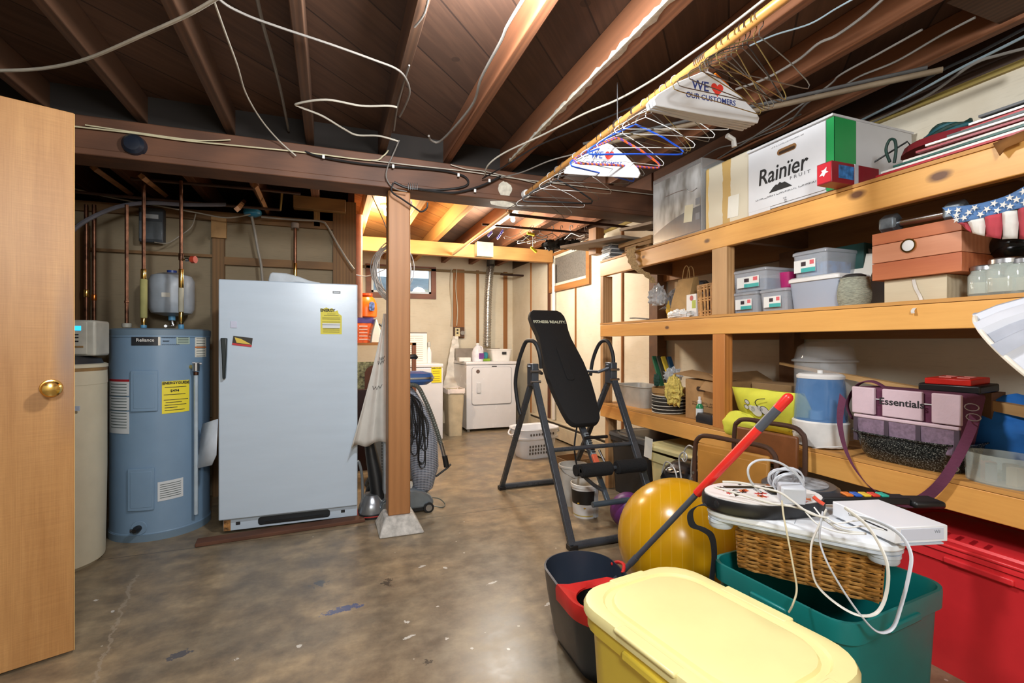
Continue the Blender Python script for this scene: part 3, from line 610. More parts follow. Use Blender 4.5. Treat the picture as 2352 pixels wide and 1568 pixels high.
for i, (xx, yy) in enumerate(((-.04, -.03), (.03, .03), (-.04, .04), (.03, -.03))):
    slab('small_book', ('dark', 'grey', 'purple', 'brown')[i]+' small book standing inside the willow basket', 'book', (2.235+xx, 2.325+yy, Z2+.085), (.06, .02, .14), (0, .05, .1*i), M('bk%d' % i, ('#33343c', '#777b80', '#5b3f60', '#6a4a34')[i], .6), group='books in the willow basket')
# clear shoe boxes
clr = M('clear box plastic', '#dfe6f0', .12, alpha=.30, var=0); lidm = M('clear lid plastic', '#dfe5ee', .15, alpha=.42, var=0)
def clearbox(label, c, d, rz=0, con='#5a5348', lab=True, frost=False, grp='clear lidded boxes on the middle shelf', laby=0):
    t = thing('clear_box', label, 'box', c, rz, grp); x, y, z = d
    mm = M('frosted box plastic', '#c3ccdc', .3, alpha=.62, var=0) if frost else clr
    mb = MB(); o1 = rr(x*.92, y*.92, .012, 3); o2 = rr(x, y, .015, 3)
    mb.rings([[(a, b, 0) for a, b in o1], [(a, b, z*.85) for a, b in o2], [(a*.975, b*.975, z*.85) for a, b in o2], [(a*.965, b*.965, .004) for a, b in o1]]); mk('box_body', mb, mm, t)
    mb = MB(); o3 = rr(x*1.04, y*1.04, .016, 3)
    mb.rings([[(a, b, z*.85) for a, b in o3], [(a, b, z*.95) for a, b in o3], [(a*.94, b*.94, z) for a, b in o3]]); mk('lid', mb, plasw if frost else lidm, t, bevel=.002)
    mb = MB(); mb.bx(-x*.36, x*.36, -y*.36, y*.36, .006, z*.55); mk('contents', mb, M('contents '+con, con, .8, var=.5, vs=25), t)
    if lab:
        mb = MB(); mb.bx(-x/2-.003, -x/2-.001, laby-y*.32, laby+y*.32, z*.18, z*.66); mk('paper_label', mb, M('label white', '#eceeec', .5, var=0), t)
        mb = MB(); mb.bx(-x/2-.004, -x/2-.003, laby-y*.32, laby+y*.1, z*.18, z*.34); mk('teal_stripe', mb, M('teal print', '#46b3b0', .5, var=0), t)
        mb = MB(); mb.bx(-x/2-.004, -x/2-.003, laby-y*.04, laby+y*.1, z*.42, z*.58); mk('label_picture', mb, M('dark print', '#3a3038', .5, var=0), t)
        mb = MB(); mb.bx(-x/2-.004, -x/2-.003, laby-y*.28, laby-y*.16, z*.46, z*.62); mk('pink_mark', mb, M('pink print', '#e06a72', .5, var=0), t)
    return t
def ymid(pa, pb_, x): return (XY(pa, x)+XY(pb_, x))/2, abs(XY(pa, x)-XY(pb_, x))
m1, l1 = ymid(1680, 1738, 2.11); clearbox('lowest clear box right beside the shelf post', (2.25, m1, Z2+.002), (.28, l1, .115))
m1, l1 = ymid(1676, 1755, 2.11); clearbox('clear box with blue contents stacked on top beside the shelf post', (2.25, m1-.012, Z2+.118), (.28, l1*.98, .12), con='#3c5f88')
m1, l1 = ymid(1745, 1808, 2.11); clearbox('clear box with a label standing left of the large frosted bin', (2.25, m1+.004, Z2+.002), (.28, l1*.97, .115), con='#7c6a66')
m1, l1 = ymid(1812, 1925, 2.13); clearbox('large frosted bin with a white lid on the middle shelf', (2.31, m1, Z2+.002), (.36, l1, .155), con='#8c8a98', lab=False, frost=True)
m1, l1 = ymid(1830, 1905, 2.15); clearbox('clear box with bright blue contents on top of the frosted bin', (2.29, m1+.02, Z2+.16), (.28, l1*1.05, .125), con='#2f7fc0', laby=.02)
q = at(1788, 645, x=2.22); mb = MB(True); mb.lathe([(.03, 0), (.042, .09), (.04, .09), (.028, .003)], 24, (2.25, q.y-.03, Z2+.119)); solo('pink_cup', 'magenta plastic cup between the clear boxes', 'cup', mb, M('magenta plastic', '#c02a72', .35))
slab('cup_stand_box', 'low dark box behind the clear boxes carrying the magenta cup', 'box', (2.27, q.y-.03, Z2+.116), (.05, .05, .004), None, black) if 0 else None
# woven jar
m1, l1 = ymid(1925, 1990, 2.14)
t = thing('woven_jar', 'round jar wrapped in grey-green woven cord on the middle shelf', 'jar', (2.155, m1, Z2))
prof = [(.035, 0), (.055, .004), (.063, .03), (.064, .06), (.058, .1), (.052, .115), (.054, .125), (.047, .127)]
mb = MB(); mb.lathe(prof, 36); mk('jar_body', mb, M('woven cord', '#a5a896', .9, var=.3, vs=60, stretch=(1, 1, 6), bmp=.6, bs=90), t)
mb = MB(); mb.lathe([(.042, .126), (.044, .135), (.03, .142), (0, .143)], 24); mk('jar_mouth', mb, M('dark jar', '#2c2a28', .5), t)
# cedar box, dumbbell, white lattice box
m1, l1 = ymid(2023, 2165, 2.10)
t = thing('lattice_box', 'low cream wooden box under the cedar chest', 'box', (2.22, m1-.01, Z2+.001))
mb = MB(); mb.bx(-.115, .14, -l1/2, l1/2, 0, .092); mk('box_body', mb, wood('bleached wood', '#d8ccb0', '#b8aa8c', 1, .6), t, bevel=.002)
strip('ribbon_tail', None, None, [(-.118, .0, .085), (-.122, -.01, .05), (-.125, -.03, 0), (-.18, -.035, -.035), (-.185, -.037, -.05)], .012, M('white ribbon', '#dedad2', .7), (0, 1, 0), .001, parent=t, local=True)
m1, l1 = ymid(2003, 2209, 2.08)
t = thing('cedar_box', 'reddish cedar chest with a round white dial on its front', 'box', (2.235, m1, Z2+.094)); cw = wood('cedar', '#c8794f', '#a8573a', 1, .4, 1, rings=.4)
hh = .19
for a, b_ in ((0, .068), (.070, .142), (.144, hh)):
    mb = MB(); mb.bx(-.155, .16, -l1/2, l1/2, a, b_); mk('board_course', mb, wood('cedar pale', '#d99a78', '#c17e5c', 1, .4) if a == .070 else cw, t, bevel=.0015)
mb = MB(); mb.M = frame((-.156, .015, .12), (0, -1, 0), (0, 0, 1)); mb.lathe([(0, 0), (.024, 0), (.024, .004), (.02, .005), (0, .005)], 28); mk('dial_face', mb, plasw, t)
mb = MB(); mb.M = frame((-.156, .015, .12), (0, -1, 0), (0, 0, 1)); mb.lathe([(.021, .001), (.0265, .001), (.0265, .006), (.021, .006)], 28, cap=False); mk('dial_rim', mb, brass, t)
t = thing('dumbbell', 'steel hex dumbbell lying on the cedar chest', 'dumbbell', (2.15, m1+.01, Z2+.094+hh+.039), (0, 0, .1)); hx = M('cast iron', '#70787e', .45, .7, var=.25, vs=30)
for s_ in (-1, 1):
    mb = MB(); q = [(.0, .0)]; rs = []
    for yy, r in ((.075, .028), (.083, .038), (.128, .038), (.136, .028)):
        rs.append([(r*cos(pi/6+i*pi/3)/cos(pi/6)*.98, s_*yy, r*sin(pi/6+i*pi/3)/cos(pi/6)*.98-.0) for i in range(6)])
    mb.rings(rs); mk('hex_head', mb, hx, t, bevel=.003)
mb = MB(); mb.cyl((0, -.08, 0), (0, .08, 0), .0145); mk('grip', mb, M('polished steel', '#c4c8cc', .18, 1), t)
# books and grey lid behind
slab('green_book', 'dark green book behind the woven jar', 'book', (2.45, 1.70, Z2+.155), (.2, .30, .31), (0, .05, 0), M('dark green cloth', '#1f4a45', .7))
slab('white_folder', 'white paper folder lying in front of the green book', 'folder', (2.36, 1.60, Z2+.20), (.012, .2, .14), (.15, .3, 0), paper)
mb = MB(True); mb.M = Matrix.Translation((2.42, 1.63, Z2+.16)) @ Euler((0, 1.25, .1)).to_matrix().to_4x4(); mb.lathe([(0, .03), (.1, .026), (.15, .012), (.165, 0), (.15, -.004), (0, .012)], 36, sx=.9, sy=1.1); solo('serving_dome', 'domed grey dish cover leaning behind the clear boxes', 'dish cover', mb, M('grey lid', '#8e8c86', .5))
# jars at right
gg = M('jar glass', '#dde8e0', .05, alpha=.28, var=0)
for i, (px, x, r, h, lb) in enumerate(((2262, 2.14, .045, .10, 'wide glass jar with pale contents beside the cedar chest'), (2310, 2.13, .05, .115, 'second glass jar right of the one by the cedar chest'), (2352, 2.14, .045, .11, 'glass jar cut off by the right picture edge on the middle shelf'))):
    q = at(px, 640, x=x); t = thing('glass_jar', lb, 'jar', (x, q.y, Z2), 0, 'glass jars on the middle shelf')
    mb = MB(); mb.lathe([(r*.9, 0), (r, .01), (r, h*.75), (r*.82, h*.88), (r*.82, h), (r*.78, h), (r*.78, h*.87), (r*.95, h*.73), (r*.95, .012), (0, .006)], 28, cap=True); mk('jar_body', mb, gg, t)
    mb = MB(); mb.lathe([(r*.86, h*.93), (r*.86, h+.006), (r*.8, h+.01), (0, h+.01)], 28); mk('jar_lid', mb, steel, t)
    mb = MB(); mb.lathe([(r*.9, .012), (r*.9, h*.5), (0, h*.5)], 20); mk('contents', mb, M('jar contents', '#b6b39c', .7, var=.3), t)
q = at(2300, 600, x=2.2); mb = MB(True); mb.sph((2.31, q.y, Z2+.19), .075, 28, 1.1, 1.2, .75); solo('black_helmet', 'shiny black rounded helmet behind the glass jars', 'helmet', mb, M('gloss black', '#1b1d1c', .15))
blob('green_tarp', 'dark green bundled tarp behind the glass jars', 'tarp', (2.42, .93, Z2+.18), .14, M('green tarp', '#3c4a38', .6), .9, 1.2, 1.2, .18, 5, 21)
slab('pine_offcut', 'short pine block standing right of the cedar chest', 'timber', (2.43, 1.14, Z2+.14), (.03, .08, .28), (0, 0, .1), wood('block', '#c89a5a', '#a07a44', 2))
# flag bandana hanging from under top shelf
fm, t_, b_ = nt('flag cloth'); sp = nd(t_, 'ShaderNodeSeparateXYZ', {0: coords(t_, kind='UV')}) if 0 else None
t = thing('flag_cloth', 'stars and stripes cloth hanging under the near end of the top shelf', 'cloth', (2.03, .95, 1.60))
top = [at(x, y, x=2.02) for x, y in ((2164, 477), (2190, 474), (2240, 470), (2290, 456), (2335, 438), (2375, 418), (2420, 395))]
mid = [at(x, y, x=2.01) for x, y in ((2200, 513), (2222, 509), (2262, 498), (2302, 488), (2338, 480), (2378, 470), (2420, 460))]
bot = [at(x, y, x=2.03) for x, y in ((2204, 513), (2232, 535), (2262, 542), (2300, 549), (2338, 548), (2378, 552), (2420, 552))]
def sheet(a, b, m, name, nu=14, off=0):
    a = smooth(a, 3); b = smooth(b, 3); n = len(a); mb = MB(True)
    mb.grid(lambda u, v: a[round(u*(n-1))]*(1-v)+b[round(u*(n-1))]*v+Vector((.006*sin(u*14+v*2)+off, 0, 0)), n-1, 6); return mk(name, mb, m, t, solid=.0015)
sheet(top, mid, M('flag blue', '#587fb2', .8, var=.1), 'blue_field')
n = 7
for i in range(6):
    a = [mid[i], mid[i+1]]; b = [bot[i], bot[i+1]]
    sheet(a, b, M('flag white', '#e8e6e0', .8) if i % 2 else M('flag red', '#c04652', .8, var=.15), 'stripe')
st = MB(True); rnd = random.Random(2)
for r in range(3):
    for i in range(7):
        u = (i+.5*(r % 2)+.3)/7; k_ = u*6; a = int(k_); 
        if a >= 6: continue
        f = k_-a; P = top[a].lerp(top[a+1], f); Q = mid[a].lerp(mid[a+1], f); v = (.28, .55, .8)[r]; c = P.lerp(Q, v)
        mb = st; mb.M = frame(c+Vector((-.009+.006*sin(u*14+v*2), 0, 0)), (0, -1, 0), (0, 0, 1)) @ Euler((0, 0, .3*i)).to_matrix().to_4x4()
        mb.prism([((.0115 if q % 2 == 0 else .0046)*sin(q*pi/5), (.0115 if q % 2 == 0 else .0046)*cos(q*pi/5)) for q in range(10)], 0, .001)
mk('stars', st, M('flag white'  , '#e8e6e0'), t)
# ---------------- items on the lower shelf
t = thing('dish_tub', 'grey plastic wash tub at the far end of the lower shelf', 'tub', (2.24, 3.13, Z1)); gp = M('grey plastic', '#b7b2a8', .4)
mb = MB(); o = rr(.26, .40, .05, 5); i_ = [(a*.86, b*.86) for a, b in o]
mb.rings([[(a, b, 0) for a, b in i_], [(a, b, .15) for a, b in o], [(a*1.05, b*1.04, .152) for a, b in o], [(a*1.05, b*1.04, .158) for a, b in o], [(a*.97, b*.97, .155) for a, b in o], [(a*.97, b*.97, .006) for a, b in i_]]); mk('tub_body', mb, gp, t)
for i, (c_, rz) in enumerate((('#2c6a4a', 0), ('#3a3d34', .06), ('#d4b83c', .12), ('#1f4a6a', .02))):
    slab('leaning_frame', ('green', 'black', 'yellow', 'blue')[i]+' thin board leaning in the end bay of the lower shelf', 'board', (2.36+.012*i, 3.06-i*.045, Z1+.20), (.035, .014, .38), (-.42, 0, rz), M('fr%d' % i, c_, .5), group='thin boards leaning in the end bay')
t = thing('cord_basket', 'round basket wound with black and white cord', 'basket', (2.19, 2.74, Z1+.002))
mb = MB(); mb.lathe([(.10, 0), (.112, .01), (.112, .12), (.104, .12), (.1, .01), (0, .008)], 36); mk('basket_body', mb, M('basket base', '#3a352c', .8), t)
mb = MB(); mb.lathe([(.113, .135), (.117, .135), (.117, .17), (.110, .17), (.108, .12), (.112, .12)], 36, cap=False); mk('rim_hoop', mb, M('wood hoop', '#a8814e', .6), t)
rn = random.Random(4)
for i in range(16):
    z0 = .008+.0075*i; a0 = rn.uniform(0, 6); tl = rn.uniform(-.006, .006)
    mb = MB(); mb.tube([(.115*cos(a0+2*pi*j/24), .115*sin(a0+2*pi*j/24), z0+tl*sin(2*pi*j/24)) for j in range(24)], .0035, 5, True); mk('cord_turn', mb, (M('white cord', '#cfcabc', .7), M('black cord', '#24221f', .7))[i % 3 > 0], t)
blob('yellow_cloth', 'crumpled pale yellow crocheted cloth over the cord basket', 'cloth', (2.13, 2.62, Z1+.16), .055, M('yellow crochet', '#d9c468', .9, var=.25, vs=50, bmp=.8, bs=70), .9, 1.1, 1.8, .3, 9, 31, flatb=False)
blob('plastic_wrap', 'crumpled clear wrap above the yellow cloth', 'wrap', (2.23, 2.75, Z1+.25), .055, pb, .8, 1.3, 1, .35, 9, 32, flatb=False)
blob('green_rag', 'small dark green rag left of the yellow cloth', 'rag', (2.13, 2.80, Z1+.22), .025, M('dark green rag', '#1d4438', .8), .8, 1, 1.8, .2, 7, 33, flatb=False)
# cardboard box open
t = thing('cardboard_box', 'open brown cardboard box with a hand hole on the lower shelf', 'box', (2.33, 2.36, Z1))
mb = MB(); mb.bx(-.19, .19, -.165, .16, 0, .25); mk('box_body', mb, cardb, t, bevel=.002)
mb = MB(); mb.hexa([(-.19, -.16, .25), (.19, -.16, .25), (.19, -.05, .30), (-.19, -.05, .29)], [(-.19, -.16, .254), (.19, -.16, .254), (.19, -.05, .304), (-.19, -.05, .294)]); mb.hexa([(-.21, -.17, .25), (-.10, -.17, .262), (-.10, .2, .30), (-.21, .25, .275)], [(-.21, -.17, .254), (-.10, -.17, .266), (-.10, .2, .304), (-.21, .25, .279)])
mb.hexa([(-.191, -.16, .252), (-.25, -.15, .19), (-.25, -.03, .20), (-.191, -.02, .252)], [(-.188, -.16, .254), (-.247, -.15, .192), (-.247, -.03, .202), (-.188, -.02, .254)]); mk('flap', mb, M('cardboard flap', '#9c7a50', .85), t)
mb = MB(); mb.M = frame((-.191, .02, .195), (0, -1, 0), (0, 0, 1)); mb.prism(rr(.075, .028, .013), 0, .001); mk('hand_hole', mb, M('hole dark', '#241a12'), t)
marks(M('brown print', '#5d4630', .8, var=0), t, frame((2.33-.1915, 2.37, Z1+.11), (0, -1, 0), (0, 0, 1)), .17, .009, 4, 2)
slab('cardboard_box', 'closed brown cardboard box behind the shelf post on the lower shelf', 'box', (2.44, 2.03, Z1+.125), (.25, .26, .25), (0, 0, .0), M('cardboard dim', '#9a7c56', .85), bevel=.003)
# spray bottle
q = at(1607, 942, x=2.12); t = thing('spray_bottle', 'small green and white pump spray bottle on the lower shelf', 'bottle', (2.12, q.y, Z1))
mb = MB(); mb.lathe([(.0, 0), (.02, 0), (.0215, .004), (.0215, .085), (.017, .1), (.01, .108), (.01, .112)], 24); mk('bottle_body', mb, M('green bottle', '#2f8a5c', .2), t)
mb = MB(); mb.lathe([(.0219, .008), (.0219, .078)], 24, cap=False); mk('paper_label', mb, M('pale label', '#dfe8ee', .5), t)
mb = MB(); mb.lathe([(.012, .108), (.0125, .126), (.008, .13), (.0085, .15), (0, .152)], 16); mk('pump_head', mb, plasw, t)
mb = MB(True); q = at(1622, 957, x=2.10); mb.M = Matrix.Translation((2.11, q.y-.005, Z1+.028)); mb.rings([[(a, b, -.027) for a, b in rr(.07, .15, .02)], [(a*1.04, b*1.03, 0) for a, b in rr(.07, .15, .02)], [(a*.8, b*.9, .028) for a, b in rr(.07, .15, .02)]]); solo('black_pouch', 'small black pouch at the foot of the shelf post', 'pouch', mb, M('black leather', '#22242a', .4))
# yellow cushion
t = thing('yellow_cushion', 'bright yellow cushion with a white blossom print on the lower shelf', 'cushion', (2.15, 1.87, Z1+.125), (0, -.45, 0)); yc = M('yellow fabric', '#dfe04a', .8, var=.06, bmp=.1)
mb = MB(); mb.grid(lambda u, v: Vector((-.055*(max(0, (1-abs(2*u-1)**3)*(1-abs(2*v-1)**3)))**.6-.004*sin(9*u+5*v), (u-.5)*.47*(1-.08*abs(2*v-1)), (v-.5)*.25)), 24, 20)
mb.grid(lambda u, v: Vector((.05*(max(0, (1-abs(2*u-1)**3)*(1-abs(2*v-1)**3)))**.6, (u-.5)*.47*(1-.08*abs(2*v-1)), (v-.5)*.25)), 24, 20); mk('cushion_body', mb, yc, t)
mb = MB(); mb.M = frame((-.0635, .03, .03), (0, -1, 0), (0, 0, 1))
for cx_, cy_, r in ((-.05, .05, .013), (-.066, .018, .013), (-.01, .0, .032), (.045, .012, .024), (.02, .02, .016), (-.035, .012, .02)): mb.lathe([(0, 0), (r, 0), (r, .0012), (0, .0012)], 18, (cx_, cy_, 0))
o = mk('blossom_print', mb, M('white print', '#eff0ee', .7, var=0), t)
mb = MB(); mb.M = frame((-.064, .03, .03), (0, -1, 0), (0, 0, 1)); mb.tube(smooth([(.01, .03, .002), (.005, .055, .002), (.03, .075, .002), (.07, .08, -.004)]), .0022, 5)
mk('stem_print', mb, M('black ink'  , '#222226'), t)
for cx_, cy_, r in ((-.05, .05, .0145), (-.066, .018, .0145), (.045, .012, .0255)):
    mb = MB(); mb.M = frame((-.064, .03, .03), (0, -1, 0), (0, 0, 1)); mb.tube([(cx_+r*cos(a*pi/8), cy_+r*sin(a*pi/8), .001) for a in range(16)], .0013, 4, True); mk('outline_print', mb, M('black ink', '#222226'), t)
blob('yellow_blanket', 'lower fold of yellow fabric drooping off the lower shelf', 'fabric', (2.075, 2.02, Z1+.03), .085, yc, .5, 1.3, .95, .12, 5, 41)
# glasses + corkscrew figure
for i, (px, x, lb) in enumerate(((1722, 2.3, 'left glass tumbler behind the yellow cushion'), (1757, 2.32, 'right glass tumbler behind the yellow cushion'))):
    q = at(px, 900, x=x); mb = MB(True); mb.lathe([(.028, 0), (.034, .11), (.032, .11), (.026, .005), (0, .005)], 20, (x, q.y, Z1+.085)) if 0 else mb.lathe([(.028, 0), (.036, .165), (.034, .165), (.026, .005), (0, .005)], 20, (x, q.y, Z1)); solo('glass_tumbler', lb, 'glass', mb, gg, 'glass tumblers on the lower shelf')
q = at(1778, 880, x=2.33); t = thing('corkscrew', 'metal winged corkscrew standing between the tumblers and the clear jar', 'corkscrew', (2.33, q.y, Z1))
mb = MB(); mb.cyl((0, 0, 0), (0, 0, .19), .009, n=12); mb.lathe([(.02, 0), (.02, .03), (.012, .05)], 16); mk('stem', mb, steel, t)
mb = MB(); mb.cyl((0, -.045, .235), (0, .045, .235), .011, n=12); mb.cyl((0, 0, .19), (0, 0, .235), .005, n=8); mk('handle', mb, black, t)
for s_ in (-1, 1):
    mb = MB(); mb.tube([(0, .012*s_, .17), (0, .06*s_, .09), (0, .075*s_, .03)], .006, 8); mk('wing', mb, steel, t)
# big clear jar
q = at(1852, 870, x=2.40); t = thing('clear_jar', 'tall clear plastic drum jar behind the humidifier', 'jar', (2.37, 1.755, Z1)); cj = M('thin clear plastic', '#eef2f4', .05, alpha=.16, var=0)
mb = MB(); mb.lathe([(.13, 0), (.135, .03), (.135, .38), (.148, .385), (.148, .392), (.135, .40), (.12, .46), (.08, .485), (0, .49)], 40); mk('jar_shell', mb, cj, t, solid=.002)
mb = MB(); mb.cyl((0, 0, .02), (0, 0, .38), .02, n=16); mk('centre_tube', mb, cj, t)
# wood plank diagonal
a, b_ = at(1752, 835, x=2.20), at(1962, 872, x=2.17); b2 = at(2352, 960, x=2.17)
t = thing('wood_lath', 'rough thin wooden lath lying aslant behind the humidifier and pink bag', 'lath', (2.3, 1.0, 1.0))
mb = MB(True); mb.hexa([a+Vector((.12, 0, -.006)), a+Vector((.15, 0, -.006)), b2+Vector((.17, 0, -.02)), b2+Vector((.12, 0, -.02))], [a+Vector((.12, 0, .006)), a+Vector((.15, 0, .006)), b2+Vector((.17, 0, .02)), b2+Vector((.12, 0, .02))]); mk('lath', mb, wood('lath wood', '#c9a26c', '#98703e', 1, .7), t)
# humidifier
q = at(1884, 990, x=2.145); t = thing('humidifier', 'white humidifier with a translucent blue water tank on the lower shelf', 'humidifier', (2.145, q.y, Z1))
mb = MB(); mb.lathe([(.075, 0), (.098, .008), (.104, .04), (.108, .115), (.102, .122), (.0, .122)], 40, sy=1.12); mk('base', mb, M('humidifier white', '#e9e8e4', .3), t)
mb = MB(); mb.lathe([(.10, .122), (.094, .26), (.088, .315), (.0, .317)], 40, sy=1.12); mk('water_tank', mb, M('blue tank', '#5f93cf', .06, alpha=.55, var=0), t)
mb = MB(); mb.lathe([(.09, .315), (.091, .327), (.08, .336), (0, .338)], 40, sy=1.12); mk('tank_cap', mb, plasw, t)
mb = MB(); mb.cyl((0, 0, .338), (0, 0, .352), .012, n=12); mk('mist_outlet', mb, plasw, t)
mb = MB(); mb.cyl((-.02, .0, .124), (-.02, .0, .165), .03, n=16); mk('float', mb, M('pale blue plastic', '#a8c8e4', .3), t)
marks(ink, t, frame((2.145-.1085, q.y+.05, Z1+.062), (.25, -1, 0), (0, 0, 1)), .045, .007, 5)
mb = MB(True); mb.tube(smooth([at(1820, 1026, x=2.06), at(1850, 1031, x=2.06), at(1880, 1028, x=2.06), at(1935, 1026, x=2.06)]), .0035, 6); solo('power_cable', 'white power cable in front of the humidifier', 'cable', mb, plasw)
# roasting pan
ya, yb = at(1952, 1000, x=2.10).y, at(2212, 1040, x=2.10).y; ym = (ya+yb)/2; ll = ya-yb
t = thing('roasting_pan', 'black speckled enamel roasting pan holding the pink bag', 'pan', (2.195, ym, Z1)); pmn, t_, b_ = nt('speckled enamel')
nn = nd(t_, 'ShaderNodeTexNoise', {'Vector': coords(t_, (1, 1, 2.6)), 'Scale': 190.0, 'Detail': 2.0}).outputs[0]; t_.links.new(mix(t_, ramp(t_, nn, [(.58, 0.0), (.64, 1.0)]), lin('#1b1d1c'), lin('#9a9c94')), b_.inputs['Base Color']); b_.inputs['Roughness'].default_value = .25
def oval(w_, d_, z, n=36): return [(w_/2*abs(cos(2*pi*j/n))**.55*(1 if cos(2*pi*j/n) >= 0 else -1), d_/2*abs(sin(2*pi*j/n))**.55*(1 if sin(2*pi*j/n) >= 0 else -1), z) for j in range(n)]
mb = MB(); mb.rings([oval(.19, ll*.80, 0), oval(.24, ll*.86, .03), oval(.27, ll*.96, .105), oval(.29, ll, .108), oval(.29, ll, .114), oval(.262, ll*.94, .11), oval(.235, ll*.84, .034), oval(.18, ll*.7, .006)]); mk('pan_body', mb, pmn, t)
mb = MB(); mb.tube(smooth([(-.02, ll/2-.005, .1), (-.03, ll/2+.03, .1), (.03, ll/2+.03, .1), (.02, ll/2-.005, .1)]), .006, 8); mk('handle', mb, pmn, t)
# pink organiser
ya, yb = at(1962, 900, x=2.10).y, at(2218, 960, x=2.10).y; ym = (ya+yb)/2; ll = ya-yb
t = thing('diaper_bag', 'pink and maroon organiser bag sitting in the roasting pan', 'bag', (2.19, ym, Z1+.02)); pk = M('pink fabric', '#d9c0ca', .8, var=.04, bmp=.1); mr = M('maroon webbing', '#65304a', .85, bmp=.2); ms = M('mauve mesh', '#8a7488', .85, var=.2, vs=80)
z0, z1, tz = .10, .20, .285
mb = MB(); mb.hexa([(-.085, -ll*.36, .0), (.06, -ll*.36, .0), (.06, ll*.36, .0), (-.085, ll*.36, .0)], [(-.095, -ll*.5, tz-.01), (.05, -ll*.5, tz-.01), (.05, ll*.5, tz-.01), (-.095, ll*.5, tz-.01)]); mk('bag_body', mb, mr, t, bevel=.018, bs=3)
mb = MB(); mb.hexa([(-.1, -ll*.42, .05), (-.085, -ll*.42, .05), (-.085, ll*.42, .05), (-.1, ll*.42, .05)], [(-.107, -ll*.47, .15), (-.09, -ll*.47, .15), (-.09, ll*.47, .15), (-.107, ll*.47, .15)]); mk('mesh_pocket', mb, ms, t, bevel=.006)
mb = MB(); mb.bx(-.11, -.092, -ll/2+.01, ll/2-.01, .147, .161); mk('pocket_binding', mb, pk, t, bevel=.004)
for yy in (-.19, -.06, .06, .19):
    mb = MB(); mb.bx(-.108, -.1, yy*ll*2.4-.008, yy*ll*2.4+.008, .05, .15); mk('pocket_seam', mb, M('dark mesh', '#4d404c', .8), t)
for c_, w_ in ((-.375, .23), (0, .36), (.375, .23)):
    mb = MB(); mb.bx(-.112, -.095, (c_-w_/2)*ll, (c_+w_/2)*ll, .165, tz-.010); mk('pink_panel', mb, pk, t, bevel=.004)
for s_ in (-1, 1):
    mb = MB(); mb.bx(-.098, -.0955, s_*ll*.215-ll*.07, s_*ll*.215+ll*.07, .228, .232); mk('piping', mb, plasw, t)
text('lettering', 'Essentials', .038, M('black ink', '#222226'), t, frame((2.19-.1128, ym-.0, Z1+.02+.225), (0, -1, 0), (0, 0, 1)), bold=.0006, sx=1.1)
mb = MB(); mb.tube(smooth([(-.03, ll/2-.1, tz-.02), (-.05, ll/2-.05, tz+.012), (-.04, ll/2+.02, tz-.01), (-.06, ll/2+.05, .19), (-.07, ll/2+.02, .13)]), .016, 6, flat=.25, up=(1, 0, 0)); mk('carry_handle', mb, mr, t)
sp_ = [at(1936, 910, x=2.04), at(1929, 970, x=2.02), at(1945, 1040, x=2.02), at(1980, 1100, x=2.02), at(2025, 1140, x=2.015), at(2075, 1156, x=2.01), at(2120, 1145, x=2.015), at(2165, 1105, x=2.02), at(2205, 1040, x=2.03), at(2230, 985, x=2.045), at(2238, 960, x=2.06)]
strip('shoulder_strap', None, None, sp_, .034, mr, (.25, -.62, -.74), .002, parent=t)
for px, py in ((2232, 935), (2236, 958), (2186, 1075)):
    q = at(px, py, x=2.03); mb = MB(True); mb.tube([q+Vector((0, .02*cos(a), .012*sin(a))) for a in [i*pi/6 for i in range(12)]], .002, 5, True); mk('buckle_ring', mb, steel, t)
# red/black case
q = at(2185, 900, x=2.2); t = thing('game_case', 'red topped black plastic case on the lath behind the pink bag', 'case', (2.26, q.y+.01, .985), (0, -.04, .08))
mb = MB(); mb.bx(-.075, .075, -.095, .095, 0, .03); mk('case_body', mb, black, t, bevel=.006)
mb = MB(); mb.bx(-.077, .07, -.07, .072, .029, .052); mk('red_top', mb, M('bright red plastic', '#d8281f', .35), t, bevel=.003)
for yy in (-.028, .028):
    mb = MB(); mb.tube([(a, yy+b, .0528) for a, b in ((-.025, -.018), (.025, -.018), (.025, .018), (-.025, .018))], .0022, 4, True); mk('outlined_mark', mb, M('pale red print', '#d98a80', .6, var=0), t)
slab('support_block', 'dark wooden block under the red and black case', 'block', (2.33, q.y-.01, Z1+.15), (.09, .14, .29), None, dkw)
blob('blue_cloth', 'bright blue cloth bundled beside the pink bag', 'cloth', (2.38, 1.05, Z1+.125), .14, M('bright blue fabric', '#1f6fc4', .8, var=.2, vs=8), .8, 1.25, 1.15, .16, 5, 51)
blob('blue_cloth_fold', 'darker blue fold of cloth right of the bright blue bundle', 'cloth', (2.42, .88, Z1+.10), .09, M('deep blue fabric', '#1a4c8c', .8), .8, 1.2, 1.2, .16, 5, 52)
q = at(2305, 1090, x=2.14); t = thing('clear_container', 'ribbed clear plastic container at the near end of the lower shelf', 'container', (2.15, q.y-.0, Z1))
mb = MB(); n = 60; o = [((.085+.0022*(j % 2))*cos(2*pi*j/n)*.9, (.085+.0022*(j % 2))*1.25*sin(2*pi*j/n)) for j in range(n)]
mb.rings([[(a*.95, b*.95, 0) for a, b in o], [(a, b, .10) for a, b in o], [(a*.97, b*.97, .1) for a, b in o], [(a*.92, b*.92, .004) for a, b in o]]); mk('tub_body', mb, gg, t)
for i in range(5):
    slab('small_jar', ('brown', 'rust', 'grey', 'tan', 'dark')[i]+' item seen inside the ribbed clear container', 'trinket', (2.15+.03*cos(i*1.3), q.y+.05*sin(i*1.3), Z1+.035), (.03, .03, .06), (0, 0, i), M('tr%d' % i, ('#6a4a38', '#8a4a34', '#6d6a70', '#a08a6a', '#3a3434')[i], .6), group='items in the ribbed container')
